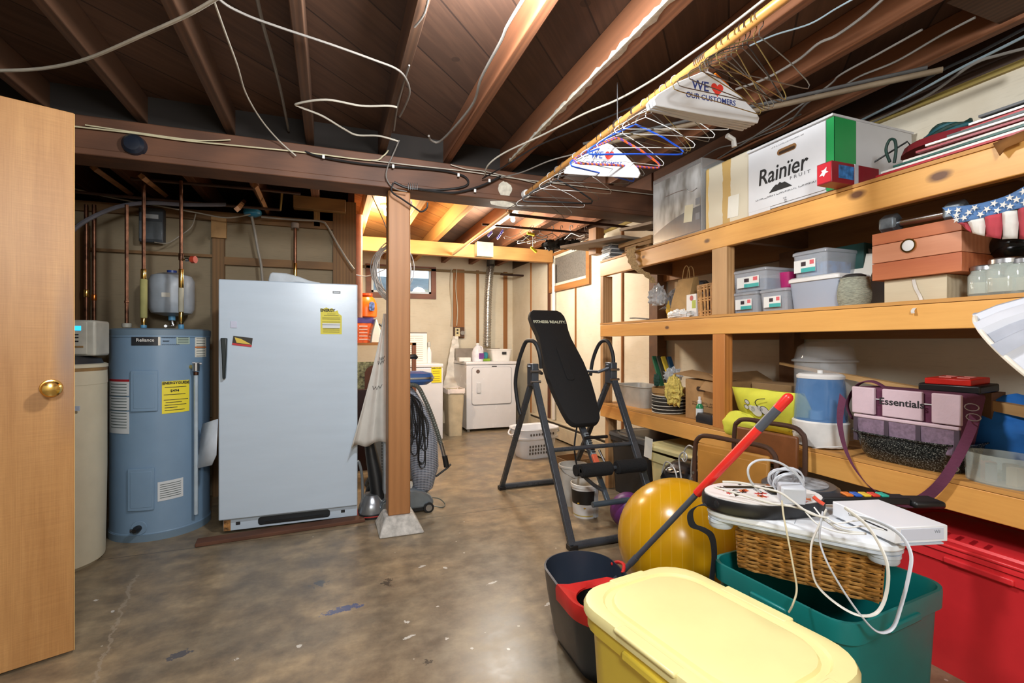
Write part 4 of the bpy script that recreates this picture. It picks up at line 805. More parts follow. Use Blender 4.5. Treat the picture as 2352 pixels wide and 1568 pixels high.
slab('newspaper', 'folded newspaper lying under the ribbed clear container', 'newspaper', (2.15, q.y, Z1-.0) if 0 else (2.33, q.y-.05, Z1+.006), (.12, .3, .01), (0, 0, .1), M('newsprint flat', '#b8b4a8', .8, var=.2, vs=30))
# quilted white shade
t = thing('pleated_shade', 'white pleated fabric shade hanging at the right picture edge', 'shade', (1.86, .66, 1.20)); shm = M('white quilt', '#c9ccd4', .75, var=.04)
apex = Vector((1.80, .56, 1.40)); ax = Vector((-.28, .36, -.92)).normalized() if 0 else Vector((.0, .55, -.55)).normalized()
pa = at(2352, 655, x=1.78); pb2 = at(2229, 737, x=1.78); pc = at(2352, 870, x=1.78)
axis = Vector((-.10, .74, -.66)).normalized(); m_ = frame(Vector((1.79, .675, 1.145)), axis.orthogonal(), axis.cross(axis.orthogonal()))
mb = MB(True); mb.M = m_; n = 96; rs = []
for r, z in ((.04, -.13), (.09, -.115), (.14, -.07), (.17, 0), (.182, .045), (.186, .05), (.18, .05), (.135, -.06), (.085, -.108), (.035, -.124)):
    rs.append([((r+(.009 if j % 8 < 4 else -.006)*(r/.18))*cos(2*pi*j/n), (r+(.009 if j % 8 < 4 else -.006)*(r/.18))*sin(2*pi*j/n), z) for j in range(n)])
mb.rings(rs, True, True); mb.mi = [1 if (i % n) % 16 < 7 else 0 for i in range(len(mb.mi))]; mk('shade_fabric', mb, [shm, M('grey quilt stripe', '#a4a8b2', .8)], t)
mb = MB(True); mb.M = m_; mb.tube([(.186*cos(2*pi*j/48), .186*sin(2*pi*j/48), .05) for j in range(48)], .006, 8, True); mk('rim_binding', mb, M('cream binding', '#e4ddcf', .7), t)
mb = MB(True); q = m_ @ Vector((0, 0, -.125)); mb.tube([q, (1.78, .58, 1.6), (1.77, .52, 2.35)], .0025, 6); mk('hanging_cord', mb, plasw, t)
# ================================================================ FOREGROUND AND MIDDLE FLOOR
def tote(name, label, c, rz, W_, D_, H_, r, mb_mat, lid_mat=None, taper=.88, lidh=.03, ribs=True, cat='storage bin'):
    t = thing(name, label, cat, c, rz)
    def R2(w_, d_, z, rr_=r): return [(a, b, z) for a, b in rr(w_, d_, min(rr_, w_/2-.01, d_/2-.01), 6)]
    top = H_-(.012 if lid_mat else 0)
    mb = MB(); k = .965
    mb.rings([R2(W_*taper, D_*taper, 0), R2(W_*k*.985, D_*k*.985, top-.065), R2(W_*k*.99, D_*k*.99, top-.06), R2(W_, D_, top-.055), R2(W_*1.005, D_*1.005, top-.012), R2(W_, D_, top), R2(W_*.965, D_*.965, top), R2(W_*k*.955, D_*k*.955, top-.05), R2(W_*taper*.97, D_*taper*.97, .008)])
    mk('bin_body', mb, mb_mat, t)
    if ribs:
        for sx_, sy_, wx, wy in ((-1, 0, .012, .26), (1, 0, .012, .26), (0, -1, .3, .012), (0, 1, .3, .012)):
            mb = MB(); cx_ = sx_*W_/2*(1.0); cy_ = sy_*D_/2*1.0
            mb.box((cx_, cy_, top-.045), (max(wx*(W_ if wx > .02 else 1), .016), max(wy*(D_ if wy > .02 else 1), .016), .022)); mk('grip', mb, mb_mat, t, bevel=.005)
    if lid_mat:
        mb = MB()
        mb.rings([R2(W_*1.01, D_*1.01, top-.02), R2(W_*1.035, D_*1.03, top-.018), R2(W_*1.035, D_*1.03, top-.004), R2(W_*1.015, D_*1.01, top+.008), R2(W_*.93, D_*.95, top+.012), R2(W_*.85, D_*.90, top+.010), R2(W_*.83, D_*.885, top+.004), R2(W_*.76, D_*.845, top+.004), R2(W_*.735, D_*.83, top+.012), R2(W_*.70, D_*.805, top+.014), R2(W_*.4, D_*.5, top+.0135)], False, True)
        mk('lid', mb, lid_mat, t)
        for s_ in (-1, 1):
            mb = MB(); mb.box((s_*W_*.485, 0, top+.006), (.038, D_*.34, .012)); mk('lid_grip', mb, lid_mat, t, bevel=.005, bs=3)
            mb = MB(); mb.box((0, s_*D_*.485, top+.006), (W_*.32, .032, .012)); mk('lid_grip', mb, lid_mat, t, bevel=.005, bs=3)
    return t
yl = M('yellow plastic', '#f0d64e', .38, var=.03); yld = M('pale yellow lid plastic', '#f4e9a6', .36, var=.04, vs=5)
tote('yellow_storage_bin', 'bright yellow plastic storage bin with a pale yellow lid in the foreground', (.890, .975, 0), math.radians(8.5), .412, .570, .46, .105, yl, yld)
gr = M('teal green plastic', '#0f7674', .36, var=.06)
tote('green_storage_bin', 'open dark teal plastic storage bin under the white balance board', (1.452, 1.085, 0), math.radians(5), .50, .45, .45, .06, gr)
rd = M('red plastic', '#e03238', .34, var=.05)
rt = tote('red_storage_bin', 'red plastic storage bin with a red lid under the near end of the shelf', (2.235, .96, 0), 0, .44, .72, .47, .07, rd, rd, taper=.84)
for i in range(5):
    mb = MB(); mb.M = Matrix.Translation((-.14+0*i, .17-.04*i, .4735)); mb.prism([(-.02, -.01), (.03, .0), (.03, .012), (-.02, .003)], 0, .0012); mk('lid_rib', mb, M('deep red plastic', '#9c151d', .4), rt)
mb = MB(); mb.hexa([(-.19, -.2, .01), (-.18, -.2, .01), (-.18, -.28, .01), (-.19, -.28, .01)], [(-.222, -.19, .40), (-.20, -.19, .40), (-.20, -.34, .40), (-.222, -.34, .40)]); mk('side_rib', mb, rd, rt, bevel=.01)
# wicker basket
dv = Vector((.535, -.845, 0)); ang = math.atan2(dv.y, dv.x); ctr = Vector((1.442, 1.122, 0))
t = thing('wicker_basket', 'dark honey wicker basket with a white liner wedged in the teal bin', 'basket', (ctr.x, ctr.y, .438), ang)
wk = M('wicker dark', '#b07a36', .45, var=.45, vs=40); wk2 = M('wicker light', '#c99550', .45, var=.35, vs=40)
Lb, Db, Hb = .365, .235, .128; nrow = 19
for i in range(nrow):
    z = .004+i*Hb/nrow; k = 1+.04*i/nrow
    pts = []; per = []
    for sx_, (ax, ay), (bx_, by_) in ((0, (-1, -1), (1, -1)), (1, (1, -1), (1, 1)), (2, (1, 1), (-1, 1)), (3, (-1, 1), (-1, -1))):
        n = 22 if sx_ % 2 == 0 else 14
        for j in range(n):
            u = j/n; x = (ax+(bx_-ax)*u)*Lb/2*k; y = (ay+(by_-ay)*u)*Db/2*k
            o = .0035*(1 if ((j//2)+i) % 2 else -1)
            nx, ny = ((0, -1), (1, 0), (0, 1), (-1, 0))[sx_]
            pts.append((x+nx*o, y+ny*o, z+.0015*sin(j*1.3+i*2)))
    mb = MB(); mb.tube(pts, .0040, 5, True); mk('woven_row', mb, wk if i % 2 else wk2, t)
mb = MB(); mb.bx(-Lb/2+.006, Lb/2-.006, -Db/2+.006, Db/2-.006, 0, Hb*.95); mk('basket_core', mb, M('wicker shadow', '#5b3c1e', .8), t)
mb = MB(); mb.rings([[(a, b, Hb) for a, b in rr(Lb*1.03, Db*1.04, .02, 4)], [(a, b, Hb+.026) for a, b in rr(Lb*1.05, Db*1.07, .02, 4)]]); mk('liner', mb, M('cream liner', '#d9d8cc', .7), t, bevel=.003)
# balance board
BT = .438+Hb+.026
t = thing('balance_board', 'white balance board with rounded ends laid across the wicker basket', 'balance board', (1.412, 1.128, BT), ang)
bw = M('board white', '#e8edf2', .25, var=.02); bg_ = M('board grey', '#c3cdd8', .35, var=0)
def bo(w_, d_, z): # waisted outline
    out = []
    for a, b in rr(w_, d_, .07, 7):
        k = 1-.10*max(0, 1-(abs(a)/(w_*.36))**4) ; out.append((a, b*k, z))
    return out
mb = MB(); mb.rings([bo(.50, .30, .0), bo(.515, .318, .006), bo(.515, .318, .014)]); mk('under_shell', mb, bg_, t)
mb = MB(); mb.rings([bo(.515, .318, .015), bo(.520, .322, .020), bo(.516, .318, .030), bo(.50, .302, .0355), bo(.3, .2, .036)]); mk('top_shell', mb, bw, t)
for sx_ in (-1, 1):
    for sy_ in (-1, 1):
        mb = MB(); mb.lathe([(.0, -.024), (.034, -.024), (.037, -.018), (.037, -.008), (.040, -.006), (.040, .004), (0, .004)], 24, (sx_*.212, sy_*.112, 0)); mk('foot', mb, bg_, t)
for xx in (0, ):
    mb = MB(); mb.bx(xx-.0008, xx+.0008, -.13, .13, .0358, .0366); mk('centre_line', mb, M('line grey', '#a8b0b8', .5, var=0), t)
TB = BT+.036
# guitar controller
g = Vector((.92, -.39, 0)).normalized(); ga = math.atan2(g.y, g.x)
t = thing('toy_guitar', 'black toy guitar with a white sticker-covered face lying on the balance board', 'guitar controller', (1.335, 1.205, TB), ga)
def gout(s_=1):
    o = []
    for i in range(40):
        a = 2*pi*i/40; r = .165+.012*cos(2*a)-.0*sin(a); x = r*cos(a)*1.08; y = r*.80*sin(a)*(1+.06*cos(3*a)); o.append((x*s_, y*s_))
    return o
mb = MB(); mb.rings([[(a, b, .0) for a, b in gout(.97)], [(a, b, .008) for a, b in gout()], [(a, b, .036) for a, b in gout()], [(a, b, .043) for a, b in gout(.985)]]); mk('guitar_body', mb, M('guitar black', '#1b1c20', .35), t)
mb = MB(); mb.prism(gout(.955), .043, .0465); mk('face_plate', mb, M('face white', '#e9e8e6', .35, var=0), t)
mb = MB(); mb.bx(-.10, .04, .045, .068, .0465, .0485); mk('strum_slot', mb, black, t)
mb = MB(); mb.bx(.02, .12, -.02, .05, .0465, .052); mk('pickguard', mb, black, t, bevel=.003)
for i in range(26):
    rn = random.Random(i+60); x = rn.uniform(-.13, .13); y = rn.uniform(-.095, .1)
    if -.11 < x < .13 and .03 < y < .085: continue
    mb = MB(); mb.M = Matrix.Translation((x, y, .0465)) @ Euler((0, 0, rn.uniform(0, 6))).to_matrix().to_4x4()
    n = rn.choice([3, 5, 7]); a_ = rn.uniform(.010, .026)
    mb.prism([(a_*(1 if q % 2 else .45)*cos(q*pi/n), .6*a_*(1 if q % 2 else .45)*sin(q*pi/n)) for q in range(2*n)], 0, .001); mk('sticker', mb, M(('stk red', 'stk black', 'stk orange')[i % 3], ('#b8322c', '#26262a', '#d06a30')[i % 3], .4, var=0), t)
mb = MB(); mb.bx(.15, .46, -.024, .024, .018, .042); mk('neck', mb, black, t, bevel=.004)
for i, c_ in enumerate(('#2fae9a', '#d8432f', '#e8c23a', '#2f62c0', '#e07a2a')):
    mb = MB(); mb.bx(.375-.028*i, .397-.028*i, -.018, .018, .042, .049); mk('fret_button', mb, M('fret %d' % i, c_, .3, var=0), t, bevel=.002)
mb = MB(); mb.bx(.46, .56, -.04, .035, .012, .036); mk('headstock', mb, black, t, bevel=.01)
mb = MB(); mb.M = frame((-.165, -.05, .026), (.4, -.9, 0), (0, 0, 1)); mb.lathe([(0, 0), (.016, 0), (.014, .006), (.006, .008), (0, .008)], 20); mk('strap_button', mb, M('gloss knob', '#2b2c30', .15), t)
# second instrument disc behind
t = thing('toy_drum_pad', 'round dark grey toy drum pad behind the coiled white cable', 'drum pad', (1.79, 1.43, .56), 0.2)
mb = MB(); mb.lathe([(0, 0), (.13, 0), (.14, .01), (.14, .03), (.125, .04), (0, .04)], 36); mk('pad_body', mb, M('slate plastic', '#3b434c', .3), t)
mb = MB(); mb.lathe([(0, .040), (.10, .040), (.10, .043), (0, .043)], 32); mk('pad_face', mb, M('pale grey face', '#9aa3ac', .4, var=.5, vs=30), t)
mb = MB(); mb.cyl((0, 0, -.56), (0, 0, 0), .02, n=14); mk('stand_pole', mb, black, t)
mb = MB(); mb.lathe([(0, -.56), (.12, -.56), (.12, -.545), (0, -.54)], 24); mk('stand_base', mb, black, t)
# console
t = thing('game_console', 'white game console with a black disc slot lying flat on the balance board', 'game console', (1.505, .928, TB+.004), math.radians(-14.3))
cw_ = M('console white', '#eceff4', .25, var=0)
mb = MB(); mb.bx(-.0785, .0785, -.108, .108, .004, .048); mk('console_body', mb, cw_, t, bevel=.0025)
mb = MB(); mb.bx(-.0792, -.0784, -.085, .045, .030, .0335); mk('disc_slot', mb, M('slot black', '#101014', .3, var=0), t)
mb = MB(); mb.bx(-.06, .06, -.113, -.1, 0, .004); mb.M = Matrix(); mk('front_foot', mb, bg_, t)
mb = MB(); mb.bx(-.06, .065, -.1095, -.1079, .012, .042); mk('side_panel', mb, M('console side', '#d4daea', .3, var=0), t)
text('lettering', 'Wii', .012, M('pale grey print', '#9aa0a8', .5, var=0), t, rmat(t) @ frame((.045, -.1097, .033), (1, 0, 0), (0, 0, 1)))
# power adaptor, coil and cables
cg = M('light grey cable', '#c5cad2', .4, var=0); cgf = M('pale flat cable', '#d6d4cc', .4, var=0)
t = thing('power_adaptor', 'light grey power adaptor bundled in its coiled white cable on the toy guitar', 'power adaptor', (1.345, 1.105, TB+.05), (.15, 0, -.6))
mb = MB(); mb.bx(-.035, .035, -.025, .025, -.002, .052); mk('adaptor_body', mb, cg, t, bevel=.006)
rn = random.Random(9)
for i in range(9):
    a0 = rn.uniform(-.3, .3); c_ = Vector((rn.uniform(-.01, .02), .035+.007*i, .04+rn.uniform(-.004, .008))); r1 = .036+rn.uniform(-.004, .005)
    mb = MB(); mb.tube([c_+Vector((r1*1.1*cos(q*pi/10), .02*sin(q*pi/10+a0)*a0*3, r1*.9*sin(q*pi/10))) for q in range(20)], .0032, 6, True); mk('cable_turn', mb, cg, t)
def cable(name, label, pts, r, m, cat='cable', flat=None, k=6):
    P = [p if isinstance(p, Vector) else at(p[0], p[1], t=p[2]) for p in pts]
    mb = MB(True); mb.tube(smooth(P, k), r, 7, flat=flat); return solo(name, label, cat, mb, m)
cable('loop_cable', 'large arching loop of light grey cable behind the power adaptor', [(1745, 1130, 1.50), (1722, 1100, 1.5), (1720, 1072, 1.5), (1745, 1056, 1.5), (1790, 1062, 1.5), (1830, 1090, 1.5), (1845, 1120, 1.5), (1835, 1135, 1.5)], .0035, cg)
cable('sensor_cable', 'white cable running over the toy guitar face to the console', [(1660, 1106, 1.56), (1700, 1108, 1.53), (1750, 1120, 1.48), (1790, 1130, 1.43), (1820, 1150, 1.40), (1860, 1178, 1.36), (1905, 1190, 1.33)], .0032, cgf)
cable('white_cable', 'white cable hooked in a V over the balance board edge', [(1640, 1118, 1.55), (1700, 1135, 1.5), (1770, 1155, 1.44), (1830, 1165, 1.40), (1880, 1185, 1.36), (1930, 1215, 1.31), (1990, 1225, 1.28)], .003, cgf)
cable('white_cable', 'yellowed cable hanging down beside the wicker basket front', [(1796, 1150, 1.42), (1800, 1185, 1.385), (1806, 1215, 1.36), (1820, 1290, 1.33), (1830, 1350, 1.31), (1822, 1385, 1.30), (1812, 1405, 1.31)], .0042, M('yellowed cable', '#cfc6a8', .4, var=0), flat=.6)
cable('ribbon_cable', 'inner flat pale cable looping down over the teal bin rim', [(1898, 1170, 1.36), (1880, 1210, 1.33), (1864, 1250, 1.28), (1864, 1300, 1.26), (1878, 1345, 1.25), (1920, 1385, 1.23), (1970, 1412, 1.2), (2012, 1408, 1.2), (2034, 1370, 1.2), (2040, 1310, 1.2), (2025, 1260, 1.22), (1990, 1205, 1.26), (1940, 1165, 1.31)], .0048, cgf, flat=.5)
cable('ribbon_cable', 'outer flat pale cable hanging in a deep V in front of the teal bin', [(1890, 1175, 1.35), (1882, 1230, 1.32), (1895, 1280, 1.26), (1930, 1345, 1.23), (1975, 1410, 1.2), (2015, 1450, 1.19), (2050, 1442, 1.19), (2070, 1390, 1.19), (2088, 1320, 1.19), (2092, 1270, 1.2), (2065, 1225, 1.23), (2010, 1195, 1.27), (1950, 1180, 1.3)], .0052, cg, flat=.5)
for i, pts in enumerate(([(1900, 1190, 1.33), (1940, 1210, 1.3), (1985, 1208, 1.29), (2030, 1216, 1.26)], [(1850, 1175, 1.37), (1880, 1205, 1.34), (1930, 1222, 1.3), (1985, 1226, 1.28)], [(1870, 1165, 1.38), (1905, 1200, 1.33), (1960, 1196, 1.31), (2000, 1190, 1.3)])):
    cable('thin_wire', ('upper', 'lower', 'crossing')[i]+' thin white wire lying on the balance board before the console', pts, .0022, plasw)
cable('red_plug', 'red plug lying left of the console', [(1868, 1140, 1.42), (1880, 1150, 1.41), (1893, 1158, 1.4)], .0055, M('coral plastic', '#e0563e', .4), 'plug')
strip('guitar_strap', 'black webbing strap looping off the toy guitar and hanging to the floor', 'strap', [at(1645, 1160, t=1.60), at(1610, 1158, t=1.58), at(1586, 1175, t=1.56), at(1590, 1205, t=1.56), at(1615, 1216, t=1.58), at(1634, 1232, t=1.6), at(1640, 1275, t=1.6), at(1634, 1330, t=1.6), at(1628, 1400, t=1.6)], .036, M('black webbing', '#1d2026', .8, bmp=.2), tuple((RT*.75+FW*.65)), .002)
# yellow exercise ball
bmx, t_, b_ = nt('amber rubber'); sp = nd(t_, 'ShaderNodeSeparateXYZ', {0: coords(t_)}); cxx = mth(t_, 'ADD', mth(t_, 'MULTIPLY', sp.outputs[0], .8), mth(t_, 'MULTIPLY', sp.outputs[1], -.6))
rg = mth(t_, 'LESS_THAN', mth(t_, 'FRACT', mth(t_, 'MULTIPLY', cxx, 24)), .10)
t_.links.new(mix(t_, mth(t_, 'MULTIPLY', rg, .18), lin('#cf9a10'), lin('#e4c25a')), b_.inputs['Base Color']); b_.inputs['Roughness'].default_value = .24; b_.inputs['Subsurface Weight'].default_value = .12; b_.inputs['Subsurface Radius'].default_value = (.1, .05, .01)
bump(t_, b_, rg, .12, .002)
t = thing('exercise_ball', 'large amber yellow exercise ball behind the mop bucket', 'ball', (1.49, 1.80, 0))
mb = MB(); mb.sph((0, 0, .272), .272, 64); mk('ball', mb, bmx, t)
mb = MB(); mb.M = frame((.10, -.235, .17), (.9, .4, 0), (-.1, .2, 1)); mb.lathe([(0, 0), (.008, 0), (.007, .004), (0, .005)], 14, (0, 0, .012)); mk('valve_plug', mb, plasw, t)
# mop bucket
t = thing('mop_bucket', 'dark slate spin mop bucket with a red wringer rim', 'mop bucket', (.93, 1.60, 0), -.02); sl = M('slate plastic bucket', '#2b3442', .35, var=.05); dk = M('charcoal plastic', '#25272b', .45)
def bk_(w_, d_, z, r): return [(a, b, z) for a, b in rr(w_, d_, r, 7)]
mb = MB(); mb.rings([bk_(.19, .34, 0, .08), bk_(.225, .38, .04, .10), bk_(.275, .455, .20, .13)]+[[(a, b, .262+(.022 if b > .05 else 0)+.0*a) for a, b in rr(.295, .48, .14, 7)], [(a, b, .264+(.022 if b > .05 else 0)) for a, b in rr(.28, .465, .132, 7)]]+[bk_(.262, .44, .2, .125), bk_(.2, .35, .02, .09)]); mk('bucket_shell', mb, sl, t)
N_ = 48; cy_ = -.115; cx2 = -.03
def inside(a, b):
    if b > -.01 and abs(a) < .115: return False
    if b > .05: return False
    if b > -.115 and math.hypot(a-cx2, b-cy_) > .135 and abs(a) < .12: return False
    x, y = abs(a), abs(b)
    if x > .149 or y > .242: return False
    if x > .009 and y > .102: return (x-.009)**2+(y-.102)**2 < .14**2
    return True
ow = []
for i in range(N_):
    a_ = 2*pi*i/N_; r_ = .09
    while inside(cx2+r_*cos(a_), cy_+r_*sin(a_)) and r_ < .4: r_ += .001
    ow.append((cx2+r_*cos(a_), cy_+r_*sin(a_)))
mb = MB(); mb.rings([[(a*1.015, cy_+(b-cy_)*1.01, .225) for a, b in ow], [(a*1.03, cy_+(b-cy_)*1.02, .266) for a, b in ow], [(a*1.0, cy_+(b-cy_)*1.0, .281+.03*max(0, b+.05)) for a, b in ow], [(a*.90, cy_+(b-cy_)*.93, .279+.03*max(0, b+.05)) for a, b in ow], [(cx2+.09*cos(2*pi*i/N_), .09*sin(2*pi*i/N_)+cy_, .268) for i in range(N_)], [(cx2+.088*cos(2*pi*i/N_), .088*sin(2*pi*i/N_)+cy_, .22) for i in range(N_)]], False, False); mk('wringer_rim', mb, M('mop red', '#cf2a28', .35), t)
mb = MB(); n = 36; mb.rings([[(cx2+r*cos(2*pi*j/n), r*sin(2*pi*j/n)-.115, z) for j in range(n)] for r, z in ((.088, .262), (.088, .16), (.05, .14), (.0, .14))], False, False); mk('spin_basket', mb, M('basket black', '#15171a', .3, bmp=.5, bs=120), t)
mb = MB(); mb.tube(smooth([(.14, .02, .27), (.158, .04, .29), (.155, .08, .285), (.14, .1, .27)]), .007, 8); mk('carry_lug', mb, M('mop red', '#cf2a28'), t)
t = thing('mop', 'mop with a grey pole and thick red grip leaning up out of the bucket', 'mop', (1.045, 1.70, .17))
B0 = Vector((1.045, 1.70, .17)); T0 = at(1815, 908, t=1.6)
def mp(px): # point on the handle line with this image column
    lo, hi = 0, 1
    for _ in range(30):
        m_ = (lo+hi)/2; p = B0.lerp(T0, m_); f = p.x*FW.x+p.y*FW.y; r = p.x*RT.x+p.y*RT.y
        if CX+FPX*r/f < px: lo = m_
        else: hi = m_
    return B0.lerp(T0, lo)
pg = M('mop grey', '#4a4f58', .4)
for nm, a, b_, r, m in (('pole', 1390, 1603, .0105, pg), ('pole_collar', 1448, 1462, .0125, pg), ('red_grip', 1600, 1742, .0155, M('grip red', '#df2e26', .3)), ('grey_band', 1742, 1786, .0160, pg), ('grip_end', 1786, 1815, .0162, M('grip red', '#df2e26'))):
    p, q = (B0 if a == 1390 else mp(a)), (T0 if b_ == 1815 else mp(b_)); mb = MB(True)
    if nm == 'grip_end': d = (q-p).normalized(); mb.tube([p, q-d*.01, q-d*.002, q+d*.004, q+d*.006], [r, r, r*.85, r*.5, .001], 20)
    else: mb.cyl(p, q, r, n=20)
    mk(nm, mb, m, t)
mb = MB(True); mb.lathe([(0, 0), (.05, 0), (.06, .012), (.02, .03), (0, .03)], 20, (1.03, 1.71, .145)); mk('mop_head', mb, M('mop strings', '#b9bcc2', .9, bmp=.5), t)
# folding chairs
br = M('brown enamel tube', '#4a342a', .35); bpad = M('brown vinyl', '#7b4a28', .4, var=.12, vs=14, bmp=.05); tan = M('hardboard', '#b07c34', .6, var=.1, bmp=.05)
def fchair(label, c, rz, lean, back=True, H=.79, Wd=.40):
    t = thing('folding_chair', label, 'chair', c, (0, lean, rz), 'brown folding chairs under the shelf edge')
    hw = Wd/2
    mb = MB(); mb.tube(smooth([(0, -hw, .0), (0, -hw, .4), (0, -hw, H-.08), (0, -hw+.02, H-.02), (0, -hw+.07, H), (0, 0, H), (0, hw-.07, H), (0, hw-.02, H-.02), (0, hw, H-.08), (0, hw, .4), (0, hw, 0)], 5), .0115, 10); mk('front_frame', mb, br, t)
    mb = MB(); mb.tube(smooth([(.035, -hw+.02, .02), (.03, -hw+.02, .3), (.02, -hw+.02, .55), (.02, -hw+.06, .6), (.02, hw-.06, .6), (.02, hw-.02, .55), (.03, hw-.02, .3), (.035, hw-.02, .02)], 5), .010, 10); mk('rear_frame', mb, br, t)
    mb = MB(); mb.box((-.008, 0, H-.115), (.022, Wd-.05, .15)); mk('back_pad', mb, bpad if back else tan, t, bevel=.01, bs=3)
    mb = MB(); mb.box((.0, 0, .36), (.03, Wd-.05, .36)); mk('seat', mb, tan if not back else bpad, t, bevel=.012, bs=3)
    for z in (.12, ):
        mb = MB(); mb.cyl((.03, -hw+.02, z), (.03, hw-.02, z), .008, n=10); mk('stretcher', mb, br, t)
    for s_ in (-1, 1):
        mb = MB(); mb.cyl((-.012, s_*(hw-.0), .5), (.03, s_*(hw-.0), .5), .007, n=10); mk('pivot_bolt', mb, steel, t)
        mb = MB(); mb.cyl((0, s_*hw, 0), (0, s_*hw, .02), .014, n=10); mk('rubber_tip', mb, black, t)
    return t
fchair('brown folding chair with a vinyl back pad, the one nearer the shelf', (1.95, 1.745, 0), .1, .03, True, .785, .37)
t2 = fchair('folding chair turned to show its tan hardboard, in front of the padded one', (1.80, 1.80, 0), .22, .02, False, .70, .42)
mb = MB(); mb.box((-.014, 0, .5), (.012, .36, .26)); mk('seat_underside', mb, tan, t2, bevel=.006)
# under-shelf bins
cr = M('cream plastic', '#ddd39a', .45, var=.05)
tote('black_storage_bin', 'black plastic storage bin with a ribbed grey lid at the far end under the shelf', (2.30, 3.085, 0), 0, .42, .56, .47, .05, M('black bin plastic', '#24262a', .4), M('dark grey lid', '#4a4d50', .4))
ct = tote('cream_storage_bin', 'cream plastic storage bin with its lid ajar under the middle of the shelf', (2.235, 2.42, 0), .03, .44, .70, .44, .06, cr)
mb = MB(); mb.M = Matrix.Translation((0, 0, .50)) @ Euler((-.02, -.04, 0)).to_matrix().to_4x4()
mb.rings([[(a, b, z) for a, b in rr(.45*k, .71*k, .06*k, 6)] for k, z in ((1, -.03), (1.02, -.028), (1.02, -.008), (.98, .004), (.9, .008), (.8, .002), (.5, .002))], False, True); mk('lid', mb, cr, ct)
for yy in (-.2, 0.02, .22):
    mb = MB(); mb.bx(-.05, .05, yy-.05, yy+.05, .02, .462); mk('contents', mb, M('bin contents', '#8a5a30', .8, var=.3), ct)
slab('receipt_slip', 'white printed paper slip hanging from the cream bin lid', 'paper slip', at(1489, 1028, x=1.975), (.003, .07, .135), (.1, 0, .1), paper)
# black pod
t = thing('black_exercise_seat', 'glossy black rounded plastic seat with a silver swirl behind the ball', 'exercise seat', (1.925, 2.25, 0), .1); bp_ = M('gloss black plastic', '#1d1e22', .22)
mb = MB(); mb.rings([[(a, b, z) for a, b in rr(.22*k, .30*k, .09*k, 6, cx=sh_)] for k, z, sh_ in ((.8, 0, 0), (.9, .03, 0), (1, .33, 0), (1.02, .38, 0), (.9, .44, .015), (.66, .475, .03), (.3, .49, .04))]); mk('shell', mb, bp_, t)
mb = MB(); mb.rings([[(a*1.03, b*1.03, z) for a, b in rr(.22*k, .30*k, .09*k, 6)] for k, z in ((1, .335), (1.02, .345))], False, False); mk('trim_line', mb, steel, t)
q = MB(); q.M = frame((-.085, .02, .44), (.25, -1, .15), (.45, .1, .9)); q.tube([(.035*cos(a)*1.3, .014*sin(a), .006) for a in [i*pi/10 for i in range(20)]], .004, 6, True); mk('silver_swirl', q, steel, t)
# wire scroll stand
t = thing('scroll_stand', 'silver wire stand with curled scroll ends behind the ball', 'stand', (1.80, 2.12, 0)); sm = M('satin wire', '#b9bbba', .4, .3)
def px3(L, x): return [at(a, b, x=x) for a, b in L]
for L in ([(1572, 1140), (1562, 1080), (1560, 1050), (1570, 1038), (1578, 1048), (1573, 1060), (1566, 1052)], [(1572, 1055), (1572, 1035), (1582, 1023), (1594, 1030), (1600, 1050), (1610, 1075), (1613, 1110), (1613, 1180)], [(1588, 1100), (1588, 1072), (1592, 1050), (1602, 1048), (1604, 1062), (1596, 1068), (1591, 1060)], [(1582, 1180), (1585, 1110), (1596, 1085), (1612, 1078), (1628, 1092), (1632, 1130), (1632, 1200)], [(1560, 1200), (1556, 1110), (1548, 1075), (1530, 1060), (1520, 1085)]):
    mb = MB(True); P = smooth(px3(L, 1.80), 5); P.append(Vector((P[-1].x, P[-1].y, max(.0, P[-1].z-.3)))) if L[-1][1] > 1150 else None; mb.tube(P, .0042, 7); mk('scroll', mb, sm, t)
mb = MB(True); mb.box((1.80, 2.06, .01), (.10, .18, .02)); mk('foot_plate', mb, black, t, bevel=.003)
# purple ball
mb = MB(True); mb.sph((1.76, 2.60, .112), .112, 36, 1, 1, 1); solo('purple_ball', 'small purple ball on the floor under the inversion table', 'ball', mb, M('purple rubber', '#6a2f72', .4, var=.15))
# tubs
t = thing('snack_tub', 'black-labelled plastic tub with a white rim under the inversion table', 'tub', (1.62, 2.90, 0))
mb = MB(); mb.lathe([(0, 0), (.078, 0), (.080, .01), (.084, .06), (.092, .2), (.098, .203), (.098, .222), (.092, .224), (.088, .2), (.075, .01), (0, .008)], 36); mk('tub_body', mb, plasw, t)
mb = MB(); mb.lathe([(.0815, .04), (.0935, .185)], 36, cap=False); mk('black_label', mb, M('tub label', '#1f1d1c', .5, var=0), t)
mb = MB(); mb.lathe([(.0806, .014), (.0820, .045)], 36, cap=False); mk('yellow_band', mb, M('tub yellow', '#d8c06a', .5, var=.2), t)
for a in (-2.6, -2.1, -1.4, -1.0):
    mb = MB(); mb.sph((.0875*cos(a), .0875*sin(a), .09+.02*sin(a*7)), .008, 10, 1, 1, .6); mk('gold_spot', mb, M('gold print', '#e0b23a', .5), t)
mb = MB(); mb.M = Matrix.Rotation(.42, 4, 'Z'); mb.bx(-.016, .016, -.0985, -.078, .01, .2); mk('pale_stripe', mb, M('tub stripe', '#c9d0d8', .4), t)
mb = MB(); mb.lathe([(0, .15), (.08, .15), (.04, .185), (0, .19)], 18); mk('contents', mb, M('tub contents', '#b59c5a', .8, var=.6, vs=40), t)
t = thing('white_pail', 'empty whitish pail standing behind the black-labelled tub', 'pail', (1.66, 3.14, 0))
